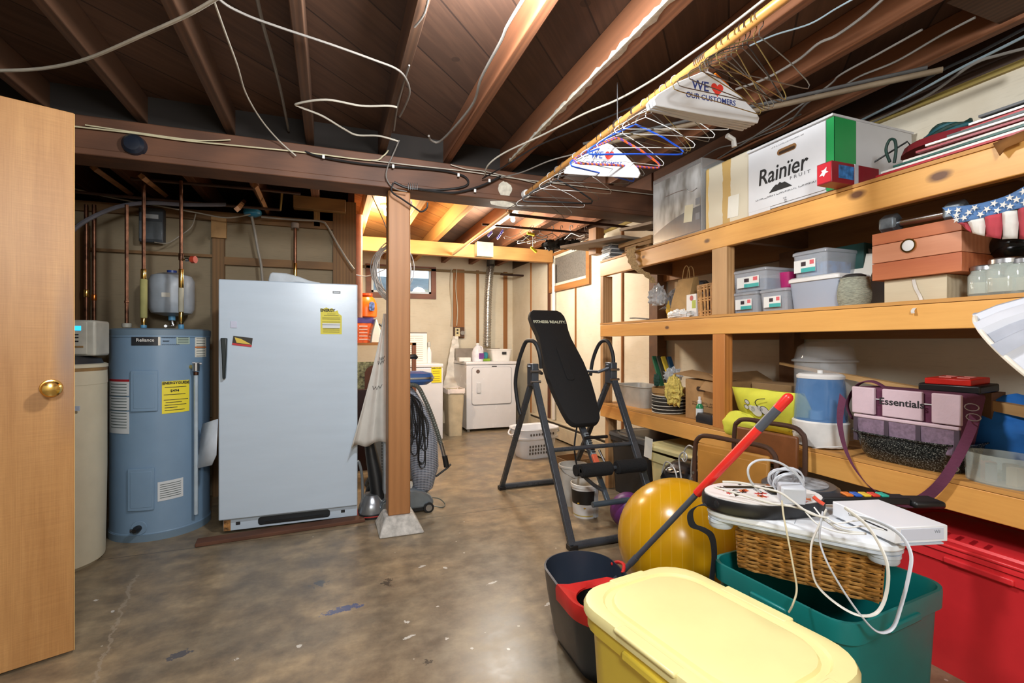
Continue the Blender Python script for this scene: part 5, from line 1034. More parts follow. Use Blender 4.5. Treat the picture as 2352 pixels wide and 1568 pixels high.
mb = MB(); mb.lathe([(0, 0), (.085, 0), (.105, .27), (.11, .272), (.11, .285), (.104, .286), (.098, .27), (.08, .01), (0, .008)], 36); mk('pail_body', mb, M('greyish plastic', '#c4c2bc', .45), t)
mb = MB(); mb.tube(smooth([(-.108, 0, .27), (-.09, -.05, .24), (0, -.115, .20), (.09, -.05, .24), (.108, 0, .27)]), .003, 6); mk('bail_handle', mb, steel, t)
# ---------------------------------------------------------------- inversion table
it = thing('inversion_table', 'black inversion table with a padded back board and foam ankle rollers', 'exercise table', (1.58, 3.0, 0)); fm_ = M('graphite frame', '#474d55', .28, .2, var=.08); pd = M('black padding', '#17181a', .85, bmp=.3, bs=200, var=.1); foam = M('foam', '#1b1d20', .95, bmp=.5, bs=150)
XL, XR, YF, YN, AY, AZ = 1.28, 1.89, 3.64, 2.44, 3.0, .93
def sq(p, q, a, b_, nm, m=fm_):
    p = Vector(p); q = Vector(q); d = (q-p).normalized(); u = Vector((1, 0, 0)); v = d.cross(u).normalized()
    mb = MB(True); mb.rings([[pp+u*sx_*a/2+v*sy_*b_/2 for sx_, sy_ in ((-1, -1), (1, -1), (1, 1), (-1, 1))] for pp in (p, q)]); return mk(nm, mb, m, it, bevel=.004)
for X in (XL, XR):
    sq((X, YN, .02), (X, AY-.02, AZ), .042, .03, 'front_leg'); sq((X, YF, .02), (X, AY+.03, AZ-.03), .038, .028, 'rear_leg')
    mb = MB(True); mb.bx(X-.025, X+.025, AY-.04, AY+.05, AZ-.05, AZ+.10); mk('pivot_bracket', mb, fm_, it, bevel=.006)
    for z, y in ((AZ-.02, AY-.045), (AZ+.05, AY-.045), (AZ+.08, AY+.02)):
        mb = MB(True); mb.cyl((X-.035, y, z), (X+.035, y, z), .009, n=8); mk('bolt', mb, steel, it)
for y in (YN, YF):
    mb = MB(True); mb.cyl((XL, y, .022), (XR, y, .022), .022, n=16); mk('base_tube', mb, fm_, it)
    for X in (XL, XR):
        mb = MB(True); mb.bx(X-.026, X+.026, y-.028, y+.028, 0, .03); mk('foot_cap', mb, black, it, bevel=.004)
mb = MB(True); mb.cyl((XL, 2.735, .5), (XR, 2.735, .5), .014, n=14); mk('cross_bar', mb, fm_, it)
# handles
def hnd(L, x): 
    mb = MB(True); mb.tube(smooth([at(a, b, x=xx) for a, b, xx in L], 6), .0135, 12); mk('handle_loop', mb, M('handle foam', '#24272b', .6), it)
hnd([(1196, 952, 1.235), (1190, 930, 1.225), (1184, 880, 1.21), (1190, 835, 1.21), (1205, 790, 1.225), (1216, 782, 1.235), (1230, 788, 1.25), (1240, 815, 1.265), (1243, 845, 1.28)], 1.28)
hnd([(1356, 862, 1.86), (1362, 825, 1.87), (1375, 792, 1.89), (1388, 782, 1.91), (1400, 790, 1.92), (1409, 825, 1.92), (1404, 858, 1.90)], 1.9)
# backboard
Bp = Vector((1.595, 2.865, .605)); Tp = Vector((1.595, 3.53, 1.405)); ax_ = (Tp-Bp).normalized(); Lh = (Tp-Bp).length
prof = [(0, .075), (.012, .10), (.04, .122), (.10, .137), (.22, .155), (.36, .168), (.50, .165), (.62, .15), (.72, .137), (.80, .140), (.88, .152), (.94, .152), (.98, .135), (1.0, .105)]
outl = [(w_, u*Lh) for u, w_ in prof]; outl = outl+[(-a, b) for a, b in reversed(outl)]
mb = MB(True); mb.M = frame(Bp, (1, 0, 0), ax_)
sm_ = outl
mb.rings([[(a*.96, b if 0 else Lh/2+(b-Lh/2)*.985, z*1) for a, b in sm_] if k == 0 else [(a*k, Lh/2+(b-Lh/2)*(1-(1-k)*.4), z) for a, b in sm_] for k, z in ((.95, -.012), (1, 0), (1, .03), (.97, .042), (.90, .047))]); mk('padded_back', mb, pd, it)
mb = MB(True); mb.M = frame(Bp, (1, 0, 0), ax_); mb.prism(rr(.06, .30, .02, 4, cy=.50), .046, .056); mk('lumbar_ridge', mb, pd, it, bevel=.004)
text('lettering', 'FITNESS REALITY.', .036, M('pale logo', '#e6ead0', .6, var=0), it, frame(Bp, (1, 0, 0), ax_) @ Matrix.Translation((0, .905, .0475)), bold=.0008)
cp = Bp.lerp(Tp, .52)
for X, s_ in ((XL, 1), (XR, -1)):
    mb = MB(True); mb.tube([(X+s_*.02, AY+.0, AZ+.06), (X+s_*.08, AY+.04, AZ+.03), (X+s_*.13, cp.y+.03, cp.z-.06)], .012, 8); mk('pivot_arm', mb, fm_, it)
n_ = ax_.cross(Vector((1, 0, 0))) 
def bp2(u, off): return Bp+ax_*u+Vector((0, .02, -.02))*off
sq(bp2(.12, 1), bp2(-.30, 1), .04, .03, 'boom'); sq(bp2(-.04, .3), bp2(-.22, .3), .032, .02, 'adjuster_scale', M('scale label', '#8c98a0', .4, .3)); sq(bp2(-.20, .2), bp2(-.27, .2), .036, .022, 'warning_label', M('orange label', '#e0694a', .5))
sq(bp2(-.28, 1.2), bp2(-.50, 1.2), .03, .025, 'lower_boom', M('blue grey steel', '#5b6a78', .3, .4))
for i in range(9):
    q = bp2(-.06-.016*i, -.3); mb = MB(True); mb.box(q, (.028, .003, .006), (-.9, 0, 0)); mk('scale_mark', mb, ink, it)
a, b_ = at(1332, 1082, y=2.58), at(1478, 1066, y=2.58)
ra = Vector((a.x, 2.57, .40)); rb = Vector((b_.x+.0, 2.57, .40))
mid_ = (ra+rb)/2
for p, q in ((ra, mid_-Vector((.018, 0, 0))), (mid_+Vector((.018, 0, 0)), rb)):
    mb = MB(True); mb.tube([p, p.lerp(q, .04), p.lerp(q, .96), q], [.034, .042, .042, .034], 22); mk('foam_roller', mb, foam, it)
mb = MB(True); mb.cyl(ra, rb, .012, n=12); mk('roller_rod', mb, fm_, it)
for dx in (-.12, .12):
    mb = MB(True); mb.tube([mid_+Vector((dx, .09, -.02)), mid_+Vector((dx*1.8, .09, -.02))], .036, 18); mk('rear_roller', mb, foam, it)
mb = MB(True); mb.tube(smooth([mid_+Vector((-.2, .09, -.02)), mid_+Vector((-.12, .05, -.1)), mid_+Vector((-.06, .03, -.14))]), .012, 8); mk('ankle_hook', mb, fm_, it)
q = bp2(-.50, 1.2)
mb = MB(True); mb.cyl((q.x-.12, q.y-.02, q.z), (q.x+.14, q.y-.02, q.z), .017, n=16); mk('foot_bar', mb, M('blue grey steel', '#5b6a78'), it)
q = bp2(-.08, 0); mb = MB(True); mb.cyl((q.x-.03, q.y-.01, q.z), (q.x+.14, q.y-.01, q.z), .011, n=10); mk('adjuster_pin', mb, black, it)
mb = MB(True); q = bp2(-.16, 0); mb.cyl((q.x+.07, q.y+.03, q.z-.02), (q.x+.10, q.y-.05, q.z-.15), .008, n=10); mk('chrome_rod', mb, steel, it)
mb = MB(True); q = bp2(-.02, 1); mb.tube(smooth([(q.x-.05, q.y, q.z+.05), (q.x-.06, q.y+.02, q.z-.1), (q.x-.02, q.y+.06, q.z-.25), (q.x-.03, q.y+.05, q.z-.3)]), .006, 8); mk('tether_strap', mb, M('black webbing', '#1d2026'), it)
# ---------------------------------------------------------------- laundry basket etc.
def lbasket(c):
    t = thing('laundry_basket', 'white plastic laundry basket with oval holes by the right wall', 'basket', c, .1)
    mb = MB(); o = rr(.44, .34, .12, 8)
    mb.rings([[(a*.8, b*.8, 0) for a, b in o], [(a*.84, b*.84, .02) for a, b in o], [(a*.97, b*.97, .19) for a, b in o], [(a*1.08, b*1.08, .20) for a, b in o], [(a*1.09, b*1.09, .215) for a, b in o], [(a*1.02, b*1.02, .22) for a, b in o], [(a*1.06, b*1.06, .29) for a, b in o], [(a*1.12, b*1.12, .295) for a, b in o], [(a*1.10, b*1.10, .305) for a, b in o], [(a*1.02, b*1.02, .29) for a, b in o], [(a*.93, b*.93, .19) for a, b in o], [(a*.78, b*.78, .012) for a, b in o]]); mk('basket_body', mb, M('basket plastic', '#dfe3ea', .4, var=.02), t)
    hm_ = M('hole shade', '#5c5650', .9, var=0)
    mb = MB()
    for r_, z in enumerate((.06, .095, .13, .25)):
        for i in range(9):
            x = -.13+.032*i; y = -.17*(.86+.11*z/.19)-(.012 if z > .2 else .0)
            if z > .2: y = -.1775
            mb.M = frame((x, y-.001, z), (1, 0, .0), (.35, .0, 1)); mb.prism([(.009*cos(q*pi/6), .013*sin(q*pi/6)) for q in range(12)], 0, .002)
    o = mk('vent_holes', mb, hm_, t); o['kind'] = 'stuff'
    for s_ in (-1, 1):
        mb = MB(); mb.tube(smooth([(s_*.235, -.07, .29), (s_*.265, -.06, .25), (s_*.27, 0, .235), (s_*.265, .06, .25), (s_*.235, .07, .29)]), .009, 8); mk('carry_handle', mb, M('basket plastic', '#dfe3ea'), t)
lbasket((1.98, 4.62, 0))
t = thing('plastic_crate', 'low brown woven-pattern plastic crate beyond the inversion table', 'crate', (2.16, 4.08, 0), .1)
mb = MB(); mb.rings([[(a, b, z) for a, b in rr(.3*k, .24*k, .03, 3)] for k, z in ((.95, 0), (1, .09), (.95, .09), (.9, .01))]); mk('crate_body', mb, M('brown crate', '#8a6f50', .6), t)
mb = MB()
for i in range(7):
    for j in range(3): mb.box((-.11+.036*i, -.121, .02+.025*j), (.022, .004, .007))
o = mk('grille', mb, M('crate tan', '#b39a72', .6), t); o['kind'] = 'stuff'  # lighter tan strips of the woven pattern
# ================================================================ UTILITY CORNER (left)
hc = Vector((-1.009, 3.682, 0)); HR = .263; hrz = math.radians(15.3)
t = thing('water_heater', 'blue-grey electric water heater with yellow energy label beside the freezer', 'water heater', tuple(hc), hrz)
hb_ = M('heater blue grey', '#7d9ab6', .38, var=.04, vs=4); hb2 = M('heater seam grey', '#6f8699', .4, var=0)
mb = MB(); mb.lathe([(0, 0), (HR, 0), (HR, .045), (HR-.002, .048), (HR-.002, 1.2), (HR+.002, 1.205), (HR+.002, 1.245), (HR-.01, 1.252), (0, 1.258)], 72); mk('tank_body', mb, hb_, t)
mb = MB(); mb.lathe([(HR+.0035, .0), (HR+.0035, .04), (HR, .041)], 72, cap=False); mk('base_ring', mb, hb2, t)
mb = MB(); mb.lathe([(HR+.0035, 1.215), (HR+.004, 1.248), (HR-.01, 1.256)], 72, cap=False); mk('top_rim', mb, hb2, t)
def ha(px): return math.asin(max(-.995, min(.995, (px-366)/117)))
def hz(py, px=366): return CH-(py-HY)/FPX*(2.88+.17*(1-cos(ha(px))))
def hpatch(nm, p0, p1, q0, q1, off, m, slant=0, n=8, r=0, thick=True):
    a0, a1 = ha(p0), ha(p1); z1, z0 = hz(q0, (p0+p1)/2), hz(q1, (p0+p1)/2); mb = MB(); rs = []
    for i in range(n+1):
        a = a0+(a1-a0)*i/n; k = slant*i/n
        rs.append([(rr_*sin(a), -rr_*cos(a), z) for rr_, z in ((HR-.001, z0+k), (HR+off, z0+k), (HR+off, z1+k), (HR-.001, z1+k))])
    mb.rings(rs); return mk(nm, mb, m, t, bevel=r, sharp=50)
def htext(s, px, py, size, m, **k):
    a = ha(px); o = Vector(((HR+.0025)*sin(a), -(HR+.0025)*cos(a), hz(py, px)))
    return text('lettering', s, size, m, t, rmat(t) @ frame(o, (cos(a), sin(a), 0), (0, 0, 1)), ext=.0003, **k)
hpatch('access_panel', 302, 358, 850, 942, .010, hb_, r=.003); hpatch('access_panel', 296, 350, 1070, 1165, .010, hb_, r=.003)
hpatch('panel_inset', 308, 352, 857, 935, .0115, hb_, r=.002); hpatch('panel_inset', 302, 345, 1077, 1158, .0115, hb_, r=.002)
hpatch('name_plate', 302, 358, 768, 793, .0015, M('label black', '#23262c', .4, var=0)); hpatch('name_plate_edge', 358, 363, 768, 793, .0014, paper); htext('Reliance', 331, 781, .027, plasw, bold=.0003)
hpatch('green_label', 398, 428, 771, 790, .001, M('label sage', '#a9bdb0', .5, var=0))
for i in range(4): hpatch('printed_line', 401, 425, 774+i*4, 775.5+i*4, .0016, M('label ink', '#4a5a58', .6, var=0))
for r_, (x0_, x1_, yy_) in enumerate(((366, 396, 775), (368, 382, 783), (366, 404, 791))):
    P_ = []
    for i in range(26):
        px_ = x0_+(x1_-x0_)*i/25; a = ha(px_); P_.append(((HR+.002)*sin(a), -(HR+.002)*cos(a), hz(yy_, px_)+.004*sin(i*2.1+r_)))
    mb = MB(); mb.tube(P_, .0009, 4); mk('handwriting', mb, ink, t)
hpatch('white_label', 441, 469, 771, 796, .001, paper, slant=.0); hpatch('orange_stripe', 441, 469, 796, 799, .0012, M('label orange', '#d9702c', .5, var=0)); hpatch('white_label', 441, 469, 799, 821, .001, paper)
for i in range(8): hpatch('printed_line', 444, 466, 776+i*6, 777.2+i*6, .0016, M('label ink', '#4a5a58'))
for q0, q1 in ((873, 904), (907, 936), (939, 988)): hpatch('warning_label', 254, 297, q0, q1, .001, M('label pale', '#d4dade', .5, var=0))
hpatch('red_stripe', 254, 297, 868, 873, .0012, M('label red', '#a8202c', .5, var=0))
for i in range(16):
    hpatch('printed_line', 258, 292, 878+i*6.4, 879.6+i*6.4, .0016, M('label ink', '#4a5a58'))
yel = M('label yellow', '#f2e23c', .5, var=0)
hpatch('energy_label', 366, 427, 876, 950, .0012, yel, slant=.004); htext('ENERGYGUIDE', 397, 880, .021, ink, bold=.0006); htext('$494', 394, 898, .022, ink, bold=.0005)
for q, a, b_ in ((889, 372, 420), (906, 370, 418), (918, 370, 424), (924, 374, 410), (930, 372, 420), (936, 372, 400), (942, 372, 416)): hpatch('printed_line', a, b_, q, q+1.4, .0018, ink)
hpatch('spec_label', 357, 413, 1106, 1150, .001, M('label pale', '#d4dade'), slant=.006)
for i in range(7): hpatch('printed_line', 362, 408, 1112+i*5, 1113.4+i*5, .0016, M('label ink', '#4a5a58'), slant=.005)
a = ha(432)
mb = MB(); mb.tube([((HR-.01)*sin(a), -(HR-.01)*cos(a), 1.02), ((HR+.04)*sin(a), -(HR+.04)*cos(a), 1.02)], .014, 14); mk('relief_valve', mb, brass, t)
mb = MB(); q = Vector(((HR+.04)*sin(a), -(HR+.04)*cos(a), 0)); mb.tube([q+Vector((0, 0, .995)), q+Vector((0, 0, 1.045))], .019, 14); mb.tube([q+Vector((-.02, -.0, 1.045)), q+Vector((.03, 0, 1.04))], .007, 8); mk('valve_cap', mb, steel, t)
mb = MB(); mb.tube([q+Vector((0, 0, .97)), q+Vector((0, 0, .99))], .014, 14); mk('copper_nut', mb, copper, t)
mb = MB(); mb.cyl(q+Vector((0, 0, .11)), q+Vector((0, 0, .97)), .0115, n=14); mk('drop_pipe', mb, M('pipe pale blue', '#b4c4d0', .4), t)
a = ha(318); q = Vector(((HR)*sin(a), -(HR)*cos(a), .085)); d = Vector((sin(a), -cos(a), 0))
mb = MB(); mb.tube([q, q+d*.03, q+d*.055], [.017, .02, .012], 14); mb.tube([q+d*.035-Vector((.028, 0, 0)), q+d*.035+Vector((.012, 0, 0))], .009, 10); mk('drain_valve', mb, black, t)
mb = MB(); mb.lathe([(0, 0), (.045, 0), (.043, .004), (0, .005)], 24); mb.M = frame(q, d.cross(Vector((0, 0, 1))), (0, 0, 1)); mb2 = MB(); mb2.M = frame(q-d*.0, Vector((0, 0, 1)).cross(d), (0, 0, 1)); mb2.lathe([(0, 0), (.042, .0), (.04, .004), (0, .005)], 24); mk('valve_escutcheon', mb2, hb_, t)
# document pouch
t2 = thing('document_pouch', 'white paper document pouch hanging between water heater and freezer', 'document pouch', at(470, 1022, y=3.42))
mb = MB(True); P = [at(a_, b_, y=yy) for a_, b_, yy in ((466, 973, 3.5), (500, 962, 3.36), (496, 1045, 3.34), (486, 1068, 3.38), (444, 1077, 3.52))]
mb.add(P, [(0, 1, 2, 3, 4)]); mk('pouch', mb, M('pouch film', '#ccd6e2', .3), t2, solid=.006)
# pipes above heater
def vp(name, label, px, py0, py1, y, r, m, cat='pipe', extra=()):
    a = at(px, py0, y=y); b = at(px, py1, y=y); t = thing(name, label, cat, (a.x, a.y, b.z))
    mb = MB(True); mb.cyl((a.x, y, b.z), (a.x, y, a.z), r, n=14); mk('pipe', mb, m, t)
    for nm, q0, q1, r2, m2 in extra:
        z0, z1 = at(px, q1, y=y).z, at(px, q0, y=y).z; mb = MB(True); mb.tube([(a.x, y, z0), (a.x, y, z0+.004), (a.x, y, z1-.004), (a.x, y, z1)], [r2*.9, r2, r2, r2*.9], 14); mk(nm, mb, m2, t)
    return t
fo_ = M('foam sleeve', '#a8a468', .8); fo2 = M('pale sleeve', '#b8b4a0', .7)
vp('copper_pipe', 'copper pipe rising from the left of the heater top', 291, 470, 752, 3.78, .0105, copper, extra=(('coupling', 690, 696, .013, copper), ('base_collar', 742, 752, .026, M('dull collar', '#a9a89c', .5))))
vp('copper_pipe', 'copper pipe with a yellow-green foam sleeve over the heater centre', 330, 415, 752, 3.72, .0105, copper, extra=(('foam_sleeve', 641, 730, .020, fo_), ('brass_coupling', 618, 642, .016, brass), ('brass_coupling', 730, 748, .015, brass), ('base_collar', 746, 753, .017, M('cyan band', '#5b9ac2', .4))))
vp('copper_pipe', 'copper pipe with a pale sleeve in front of the white expansion tank', 416, 415, 754, 3.72, .0105, copper, extra=(('foam_sleeve', 661, 716, .016, fo2), ('brass_coupling', 618, 661, .0145, brass), ('brass_coupling', 716, 742, .014, brass), ('tee_fitting', 582, 598, .015, copper), ('base_collar', 745, 755, .017, M('cyan band', '#5b9ac2'))))
vp('copper_pipe', 'leftmost of the two copper pipes over the softener control', 198, 470, 745, 4.18, .012, copper, extra=(('solder_joint', 665, 682, .015, brass),))
vp('copper_pipe', 'right one of the two copper pipes over the softener control', 216, 470, 745, 4.18, .012, copper, extra=(('solder_joint', 676, 690, .015, M('bright copper', '#d07a3a', .3, 1)),))
vp('copper_pipe', 'copper pipe dropping behind the freezer top', 678, 520, 655, 4.18, .012, copper, extra=(('flange', 512, 524, .03, M('pale flange', '#8d7f74', .6)), ('brass_coupling', 604, 652, .0135, brass)))
q = at(438, 596, y=3.70); t = thing('shutoff_valve', 'small valve with a red star handle on the right copper pipe', 'valve', q)
mb = MB(True); mb.cyl(at(418, 596, y=3.72), q, .007, n=10); mk('valve_stem', mb, brass, t)
mb = MB(True); mb.cyl(at(426, 596, y=3.71), at(434, 596, y=3.71), .012, n=12); mk('valve_body', mb, steel, t)
mb = MB(True); mb.cyl(at(440, 596, y=3.70), at(449, 596, y=3.69), .024, n=8); mk('valve_wheel', mb, M('red valve', '#b8432c', .5), t)
q = at(395, 676, y=4.08); t = thing('expansion_tank', 'small white expansion tank with a blue cap mounted on the partition', 'expansion tank', (q.x, q.y, q.z-.155))
mb = MB(); mb.lathe([(0, 0), (.05, .002), (.12, .02), (.135, .05), (.137, .10), (.1375, .105), (.137, .20), (.137, .25), (.12, .285), (.06, .305), (0, .308)], 40); mk('tank_body', mb, M('tank white', '#aeb8c2', .35), t)
mb = MB(); mb.cyl((0, 0, .303), (0, 0, .325), .03, n=16); mk('blue_cap', mb, M('deep blue cap', '#23418c', .4), t)
mb = MB(); mb.cyl((0, 0, -.03), (0, 0, .004), .022, n=14); mk('blue_fitting', mb, M('cyan band', '#5b9ac2'), t)
mb = MB(); mb.tube(smooth([(0, 0, -.03), (.005, 0, -.06), (.02, -.02, -.075), (.03, -.2, -.08), (.05, -.33, -.08)]), .009, 8); mk('elbow_pipe', mb, steel, t)
mb = MB(); mb.M = frame((.0, -.139, .14), (1, 0, 0), (0, 0, 1)); mb.prism(rr(.05, .03, .003), 0, .002); mk('paper_label', mb, paper, t)
q = at(352, 520, y=4.2); t = thing('control_box', 'dark grey relay box on the partition above the expansion tank', 'control box', (q.x, q.y, q.z-.12))
mb = MB(); mb.bx(-.08, .07, -.03, .03, 0, .25); mk('box_body', mb, M('dark grey box', '#3a3f45', .5), t, bevel=.008)
mb = MB(); mb.bx(-.05, .04, -.034, -.03, .17, .20); mk('label_strip', mb, M('pale strip', '#aeb2b4', .5), t)
mb = MB(); mb.bx(-.075, .065, -.036, -.03, .02, .15); mk('cover', mb, M('clear dark film', '#62686c', .2), t, bevel=.004)
# softener
sc_ = Vector((-1.385, 3.235, 0)); t = thing('salt_tank', 'tall cream water softener salt tank beside the open door', 'softener tank', tuple(sc_), .2); so = M('softener cream', '#cfc9b2', .5, var=.04)
def rr3(w_, d_, r, z): return [(a, b, z) for a, b in rr(w_, d_, r, 10)]
mb = MB(); mb.rings([rr3(.42, .42, .2, 0), rr3(.455, .455, .22, .02), rr3(.47, .47, .225, .5), rr3(.47, .47, .225, .95), rr3(.474, .474, .227, .952), rr3(.47, .47, .225, 1.03)]); mk('tank_body', mb, so, t)
mb = MB(); mb.rings([rr3(.471, .471, .2255, 1.022), rr3(.472, .472, .2255, 1.040)]); mk('brown_band', mb, M('brown band', '#97774a', .6, var=.3), t)
mb = MB(); mb.rings([rr3(.478, .478, .228, 1.040), rr3(.478, .478, .228, 1.055), rr3(.46, .46, .22, 1.06)]); mk('rim', mb, so, t)
mb = MB(); mb.rings([rr3(.44, .44, .21, 1.06), rr3(.42, .42, .2, 1.085), rr3(.3, .3, .14, 1.10)]); mk('lid', mb, M('dark lid', '#2b2c30', .5), t)
q = at(176, 938, y=3.06); mb = MB(True); mb.M = Matrix.Translation(q); mb.bx(-.03, .012, -.004, .004, -.012, .012); mk('small_label', mb, M('pale blue label', '#c2d2ea', .4), t)
q = at(195, 803, y=3.22); t = thing('softener_control', 'pale softener control head with a glowing blue display on the salt tank', 'control head', (q.x-.01, q.y+.02, 1.10))
mb = MB(); mb.bx(-.09, .07, -.06, .12, .0, .19); mk('head_body', mb, M('control grey', '#b9bab0', .5), t, bevel=.012, bs=3)
mb = MB(); mb.bx(-.085, .035, -.0635, -.06, .01, .18); mk('face_panel', mb, M('face grey', '#c6c7bd', .5), t, bevel=.003)
mb = MB(); mb.bx(-.08, .01, -.066, -.0634, .135, .158); mk('display', mb, M('display blue', '#2aa6d8', .3, emit=1.2, var=0), t)
text('lettering', '8:02', .018, plasw, t, rmat(t) @ frame((-.03, -.0664, .146), (1, 0, 0), (0, 0, 1)))
for i, z in enumerate((.11, .095, .075)):
    for j in range(2):
        mb = MB(); mb.bx(-.05+.03*j, -.03+.03*j, -.066, -.0634, z, z+.006); mk('button', mb, ink, t)
mb = MB(); mb.bx(-.085, .02, -.066, -.0634, .045, .054); mk('brown_strip', mb, M('brown band', '#97774a'), t)
# freezer
fx0, fx1, fy = -.632, .168, 3.385; t = thing('upright_freezer', 'white upright freezer with a black handle and torn yellow label', 'freezer', ((fx0+fx1)/2, 3.7, 0)); fw_ = M('freezer white', '#c2d3e4', .22, var=.02, bmp=.03, bs=200, stretch=(.3, 1, 2))
ml = lambda *a: tuple(a)
mb = MB(True); mb.bx(fx0+.012, fx1-.012, fy+.03, 4.05, .03, 1.545); mk('cabinet', mb, fw_, t, bevel=.006)
mb = MB(True); mb.bx(fx0, fx1, fy-.035, fy+.02, .095, 1.555); mk('door', mb, fw_, t, bevel=.007, bs=3)
mb = MB(True); mb.bx(fx0+.02, fx1-.0, fy-.005, fy+.04, .018, .092); mk('kick_plate', mb, fw_, t, bevel=.003)
mb = MB(True); mb.M = frame((fx0+.42, fy-.006, .058), (1, 0, 0), (0, 0, 1)); mb.prism(rr(.42, .05, .018), 0, .002); mk('kick_grille', mb, M('grille dark', '#1c2228', .4), t)
mb = MB(True); mb.M = frame((fx0+.42, fy-.009, .047), (1, 0, 0), (0, 0, 1)); mb.prism(rr(.34, .012, .005), 0, .006); mk('grille_bar', mb, black, t)
for xx in (fx0+.10, fx1-.09): mb = MB(True); mb.bx(xx-.012, xx+.012, fy-.007, fy-.004, .05, .068); mk('clip_hole', mb, ink, t)
mb = MB(True); mb.bx(fx0+.022, fx0+.06, fy-.0065, fy-.0045, .02, .085); mk('rust_stain', mb, M('rust', '#b5824a', .7, var=.6, vs=40), t)
for xx in (fx0+.05, fx1-.05):
    mb = MB(True); mb.cyl((xx, 3.45, 0), (xx, 3.45, .03), .02, n=12); mk('foot', mb, black, t)
hh_ = [(-.012, .0), (.012, .0), (.016, -.09), (.012, -.20), (.002, -.23), (-.006, -.20), (-.016, -.09)]
q = at(513, 776, y=fy-.05)
mb = MB(True); mb.M = frame((q.x+.004, fy-.035, q.z), (1, 0, 0), (0, 0, 1)); mb.prism([(-.017, 0), (.017, 0), (.015, -.10), (.008, -.245), (-.006, -.245), (-.010, -.1)], .0, .035); mk('handle', mb, M('handle black', '#1f2a2c', .35), t, bevel=.005)
q = at(773, 671, y=fy-.036); mb = MB(True); mb.M = frame((q.x, fy-.0355, q.z), (1, 0, 0), (0, 0, 1)); mb.prism(rr(.048, .017, .002), 0, .003); mk('brand_badge', mb, M('badge dark', '#2a2e34', .3), t); text('lettering', 'KENMORE', .008, plasw, t, frame((q.x, fy-.0388, q.z), (1, 0, 0), (0, 0, 1))) if 0 else None
mb = MB(True); mb.M = frame((q.x, fy-.0386, q.z), (1, 0, 0), (0, 0, 1)); mb.prism(rr(.036, .007, .001), 0, .0004); mk('badge_inlay', mb, M('badge grey', '#8a94a0', .3, var=0), t)
q = at(761, 737, y=fy-.036); mb = MB(True); mb.M = frame((q.x, fy-.0357, q.z), (1, 0, 0), (0, 0, 1))
mb.prism([(-.065, -.085), (.064, -.085), (.064, .035), (.045, .048), (.038, .07), (.02, .062), (.005, .085), (-.01, .078), (-.03, .088), (-.05, .078), (-.065, .082)], 0, .0006); mk('energy_label', mb, M('aged yellow label', '#dcd24e', .6, var=.05), t)
text('lettering', 'ENERGY', .024, ink, t, frame((q.x-.022, fy-.0366, q.z+.068), (1, 0, 0), (0, 0, 1)), bold=.001)
for zz, w_ in ((.045, .05), (.035, .09), (.02, .11), (.012, .11), (-.008, .11), (-.026, .11), (-.05, .1), (-.06, .1), (-.072, .1)):
    mb = MB(True); mb.bx(q.x-w_/2, q.x+w_/2, fy-.0370, fy-.0363, q.z+zz, q.z+zz+.0022); mk('printed_line', mb, ink, t)
mb = MB(True); mb.bx(q.x-.054, q.x+.054, fy-.0368, fy-.0363, q.z-.046, q.z-.014); mk('white_panel', mb, M('label pale', '#d4dade'), t)
q = at(537, 745, y=fy-.036); mb = MB(True); mb.bx(q.x-.017, q.x+.017, fy-.040, fy-.0355, q.z-.02, q.z+.02); solo('square_magnet', 'small pale square magnet on the freezer door', 'magnet', mb, M('pale lilac', '#cdd2ea', .4))
mb = MB(True); mb.bx(q.x-.009, q.x+.009, fy-.0408, fy-.0401, q.z-.011, q.z+.011) if 0 else None
q = at(557, 784, y=fy-.036); t2 = thing('card_magnet', 'tilted red, yellow and black card magnet on the freezer door', 'magnet', (q.x, fy-.036, q.z), (0, .13, 0))
mb = MB(); mb.bx(-.053, .053, -.002, 0, -.028, .028); mk('card', mb, M('card black', '#2b2622', .4), t2)
mb = MB(); mb.bx(-.053, .053, -.0028, -.002, -.028, -.016); mk('red_band', mb, M('card red', '#c42a34', .4, var=0), t2)
mb = MB(); mb.hexa([(-.03, -.0028, -.012), (.045, -.0028, -.012), (.05, -.002, -.012), (-.03, -.002, -.012)], [(-.045, -.0028, .02), (-.01, -.0028, .015), (-.01, -.002, .015), (-.045, -.002, .02)]); mk('yellow_flash', mb, M('card yellow', '#dcc04a', .4, var=0), t2)
mb = MB(True); mb.M = Matrix.Translation((-.255, 3.31, .0)) @ Matrix.Rotation(.075, 4, 'Z'); mb.bx(-.475, .465, -.055, .035, 0, .022); solo('wood_skid', 'rough brown board lying on the floor under the front of the freezer', 'board', mb, wood('skid wood', '#6b4634', '#4a2f22', 0, .8), bevel=.004)
q = at(680, 648, y=3.6); t = thing('booster_seat', 'white moulded plastic tray seat lying on top of the freezer', 'plastic tray', (q.x, 3.6, 1.546))
mb = MB(); mb.M = Matrix(((1, 0, 0, 0), (0, 0, -1, .12), (0, 1, 0, 0), (0, 0, 0, 1))); mb.prism([(-.155, 0), (-.16, .035), (-.15, .075), (-.135, .085), (-.05, .082), (.02, .065), (.09, .04), (.15, .03), (.165, .022), (.165, 0)], 0, .22); mk('tray_body', mb, M('greyish white plastic', '#bcc6ce', .4), t, bevel=.008, bs=3)
mb = MB(); mb.tube(smooth([(-.06, -.102, .004), (-.02, -.103, .022), (.03, -.103, .026), (.09, -.102, .018), (.14, -.102, .004)]), .0022, 6); mk('moulded_edge', mb, M('moulding grey', '#6a747c', .5), t)
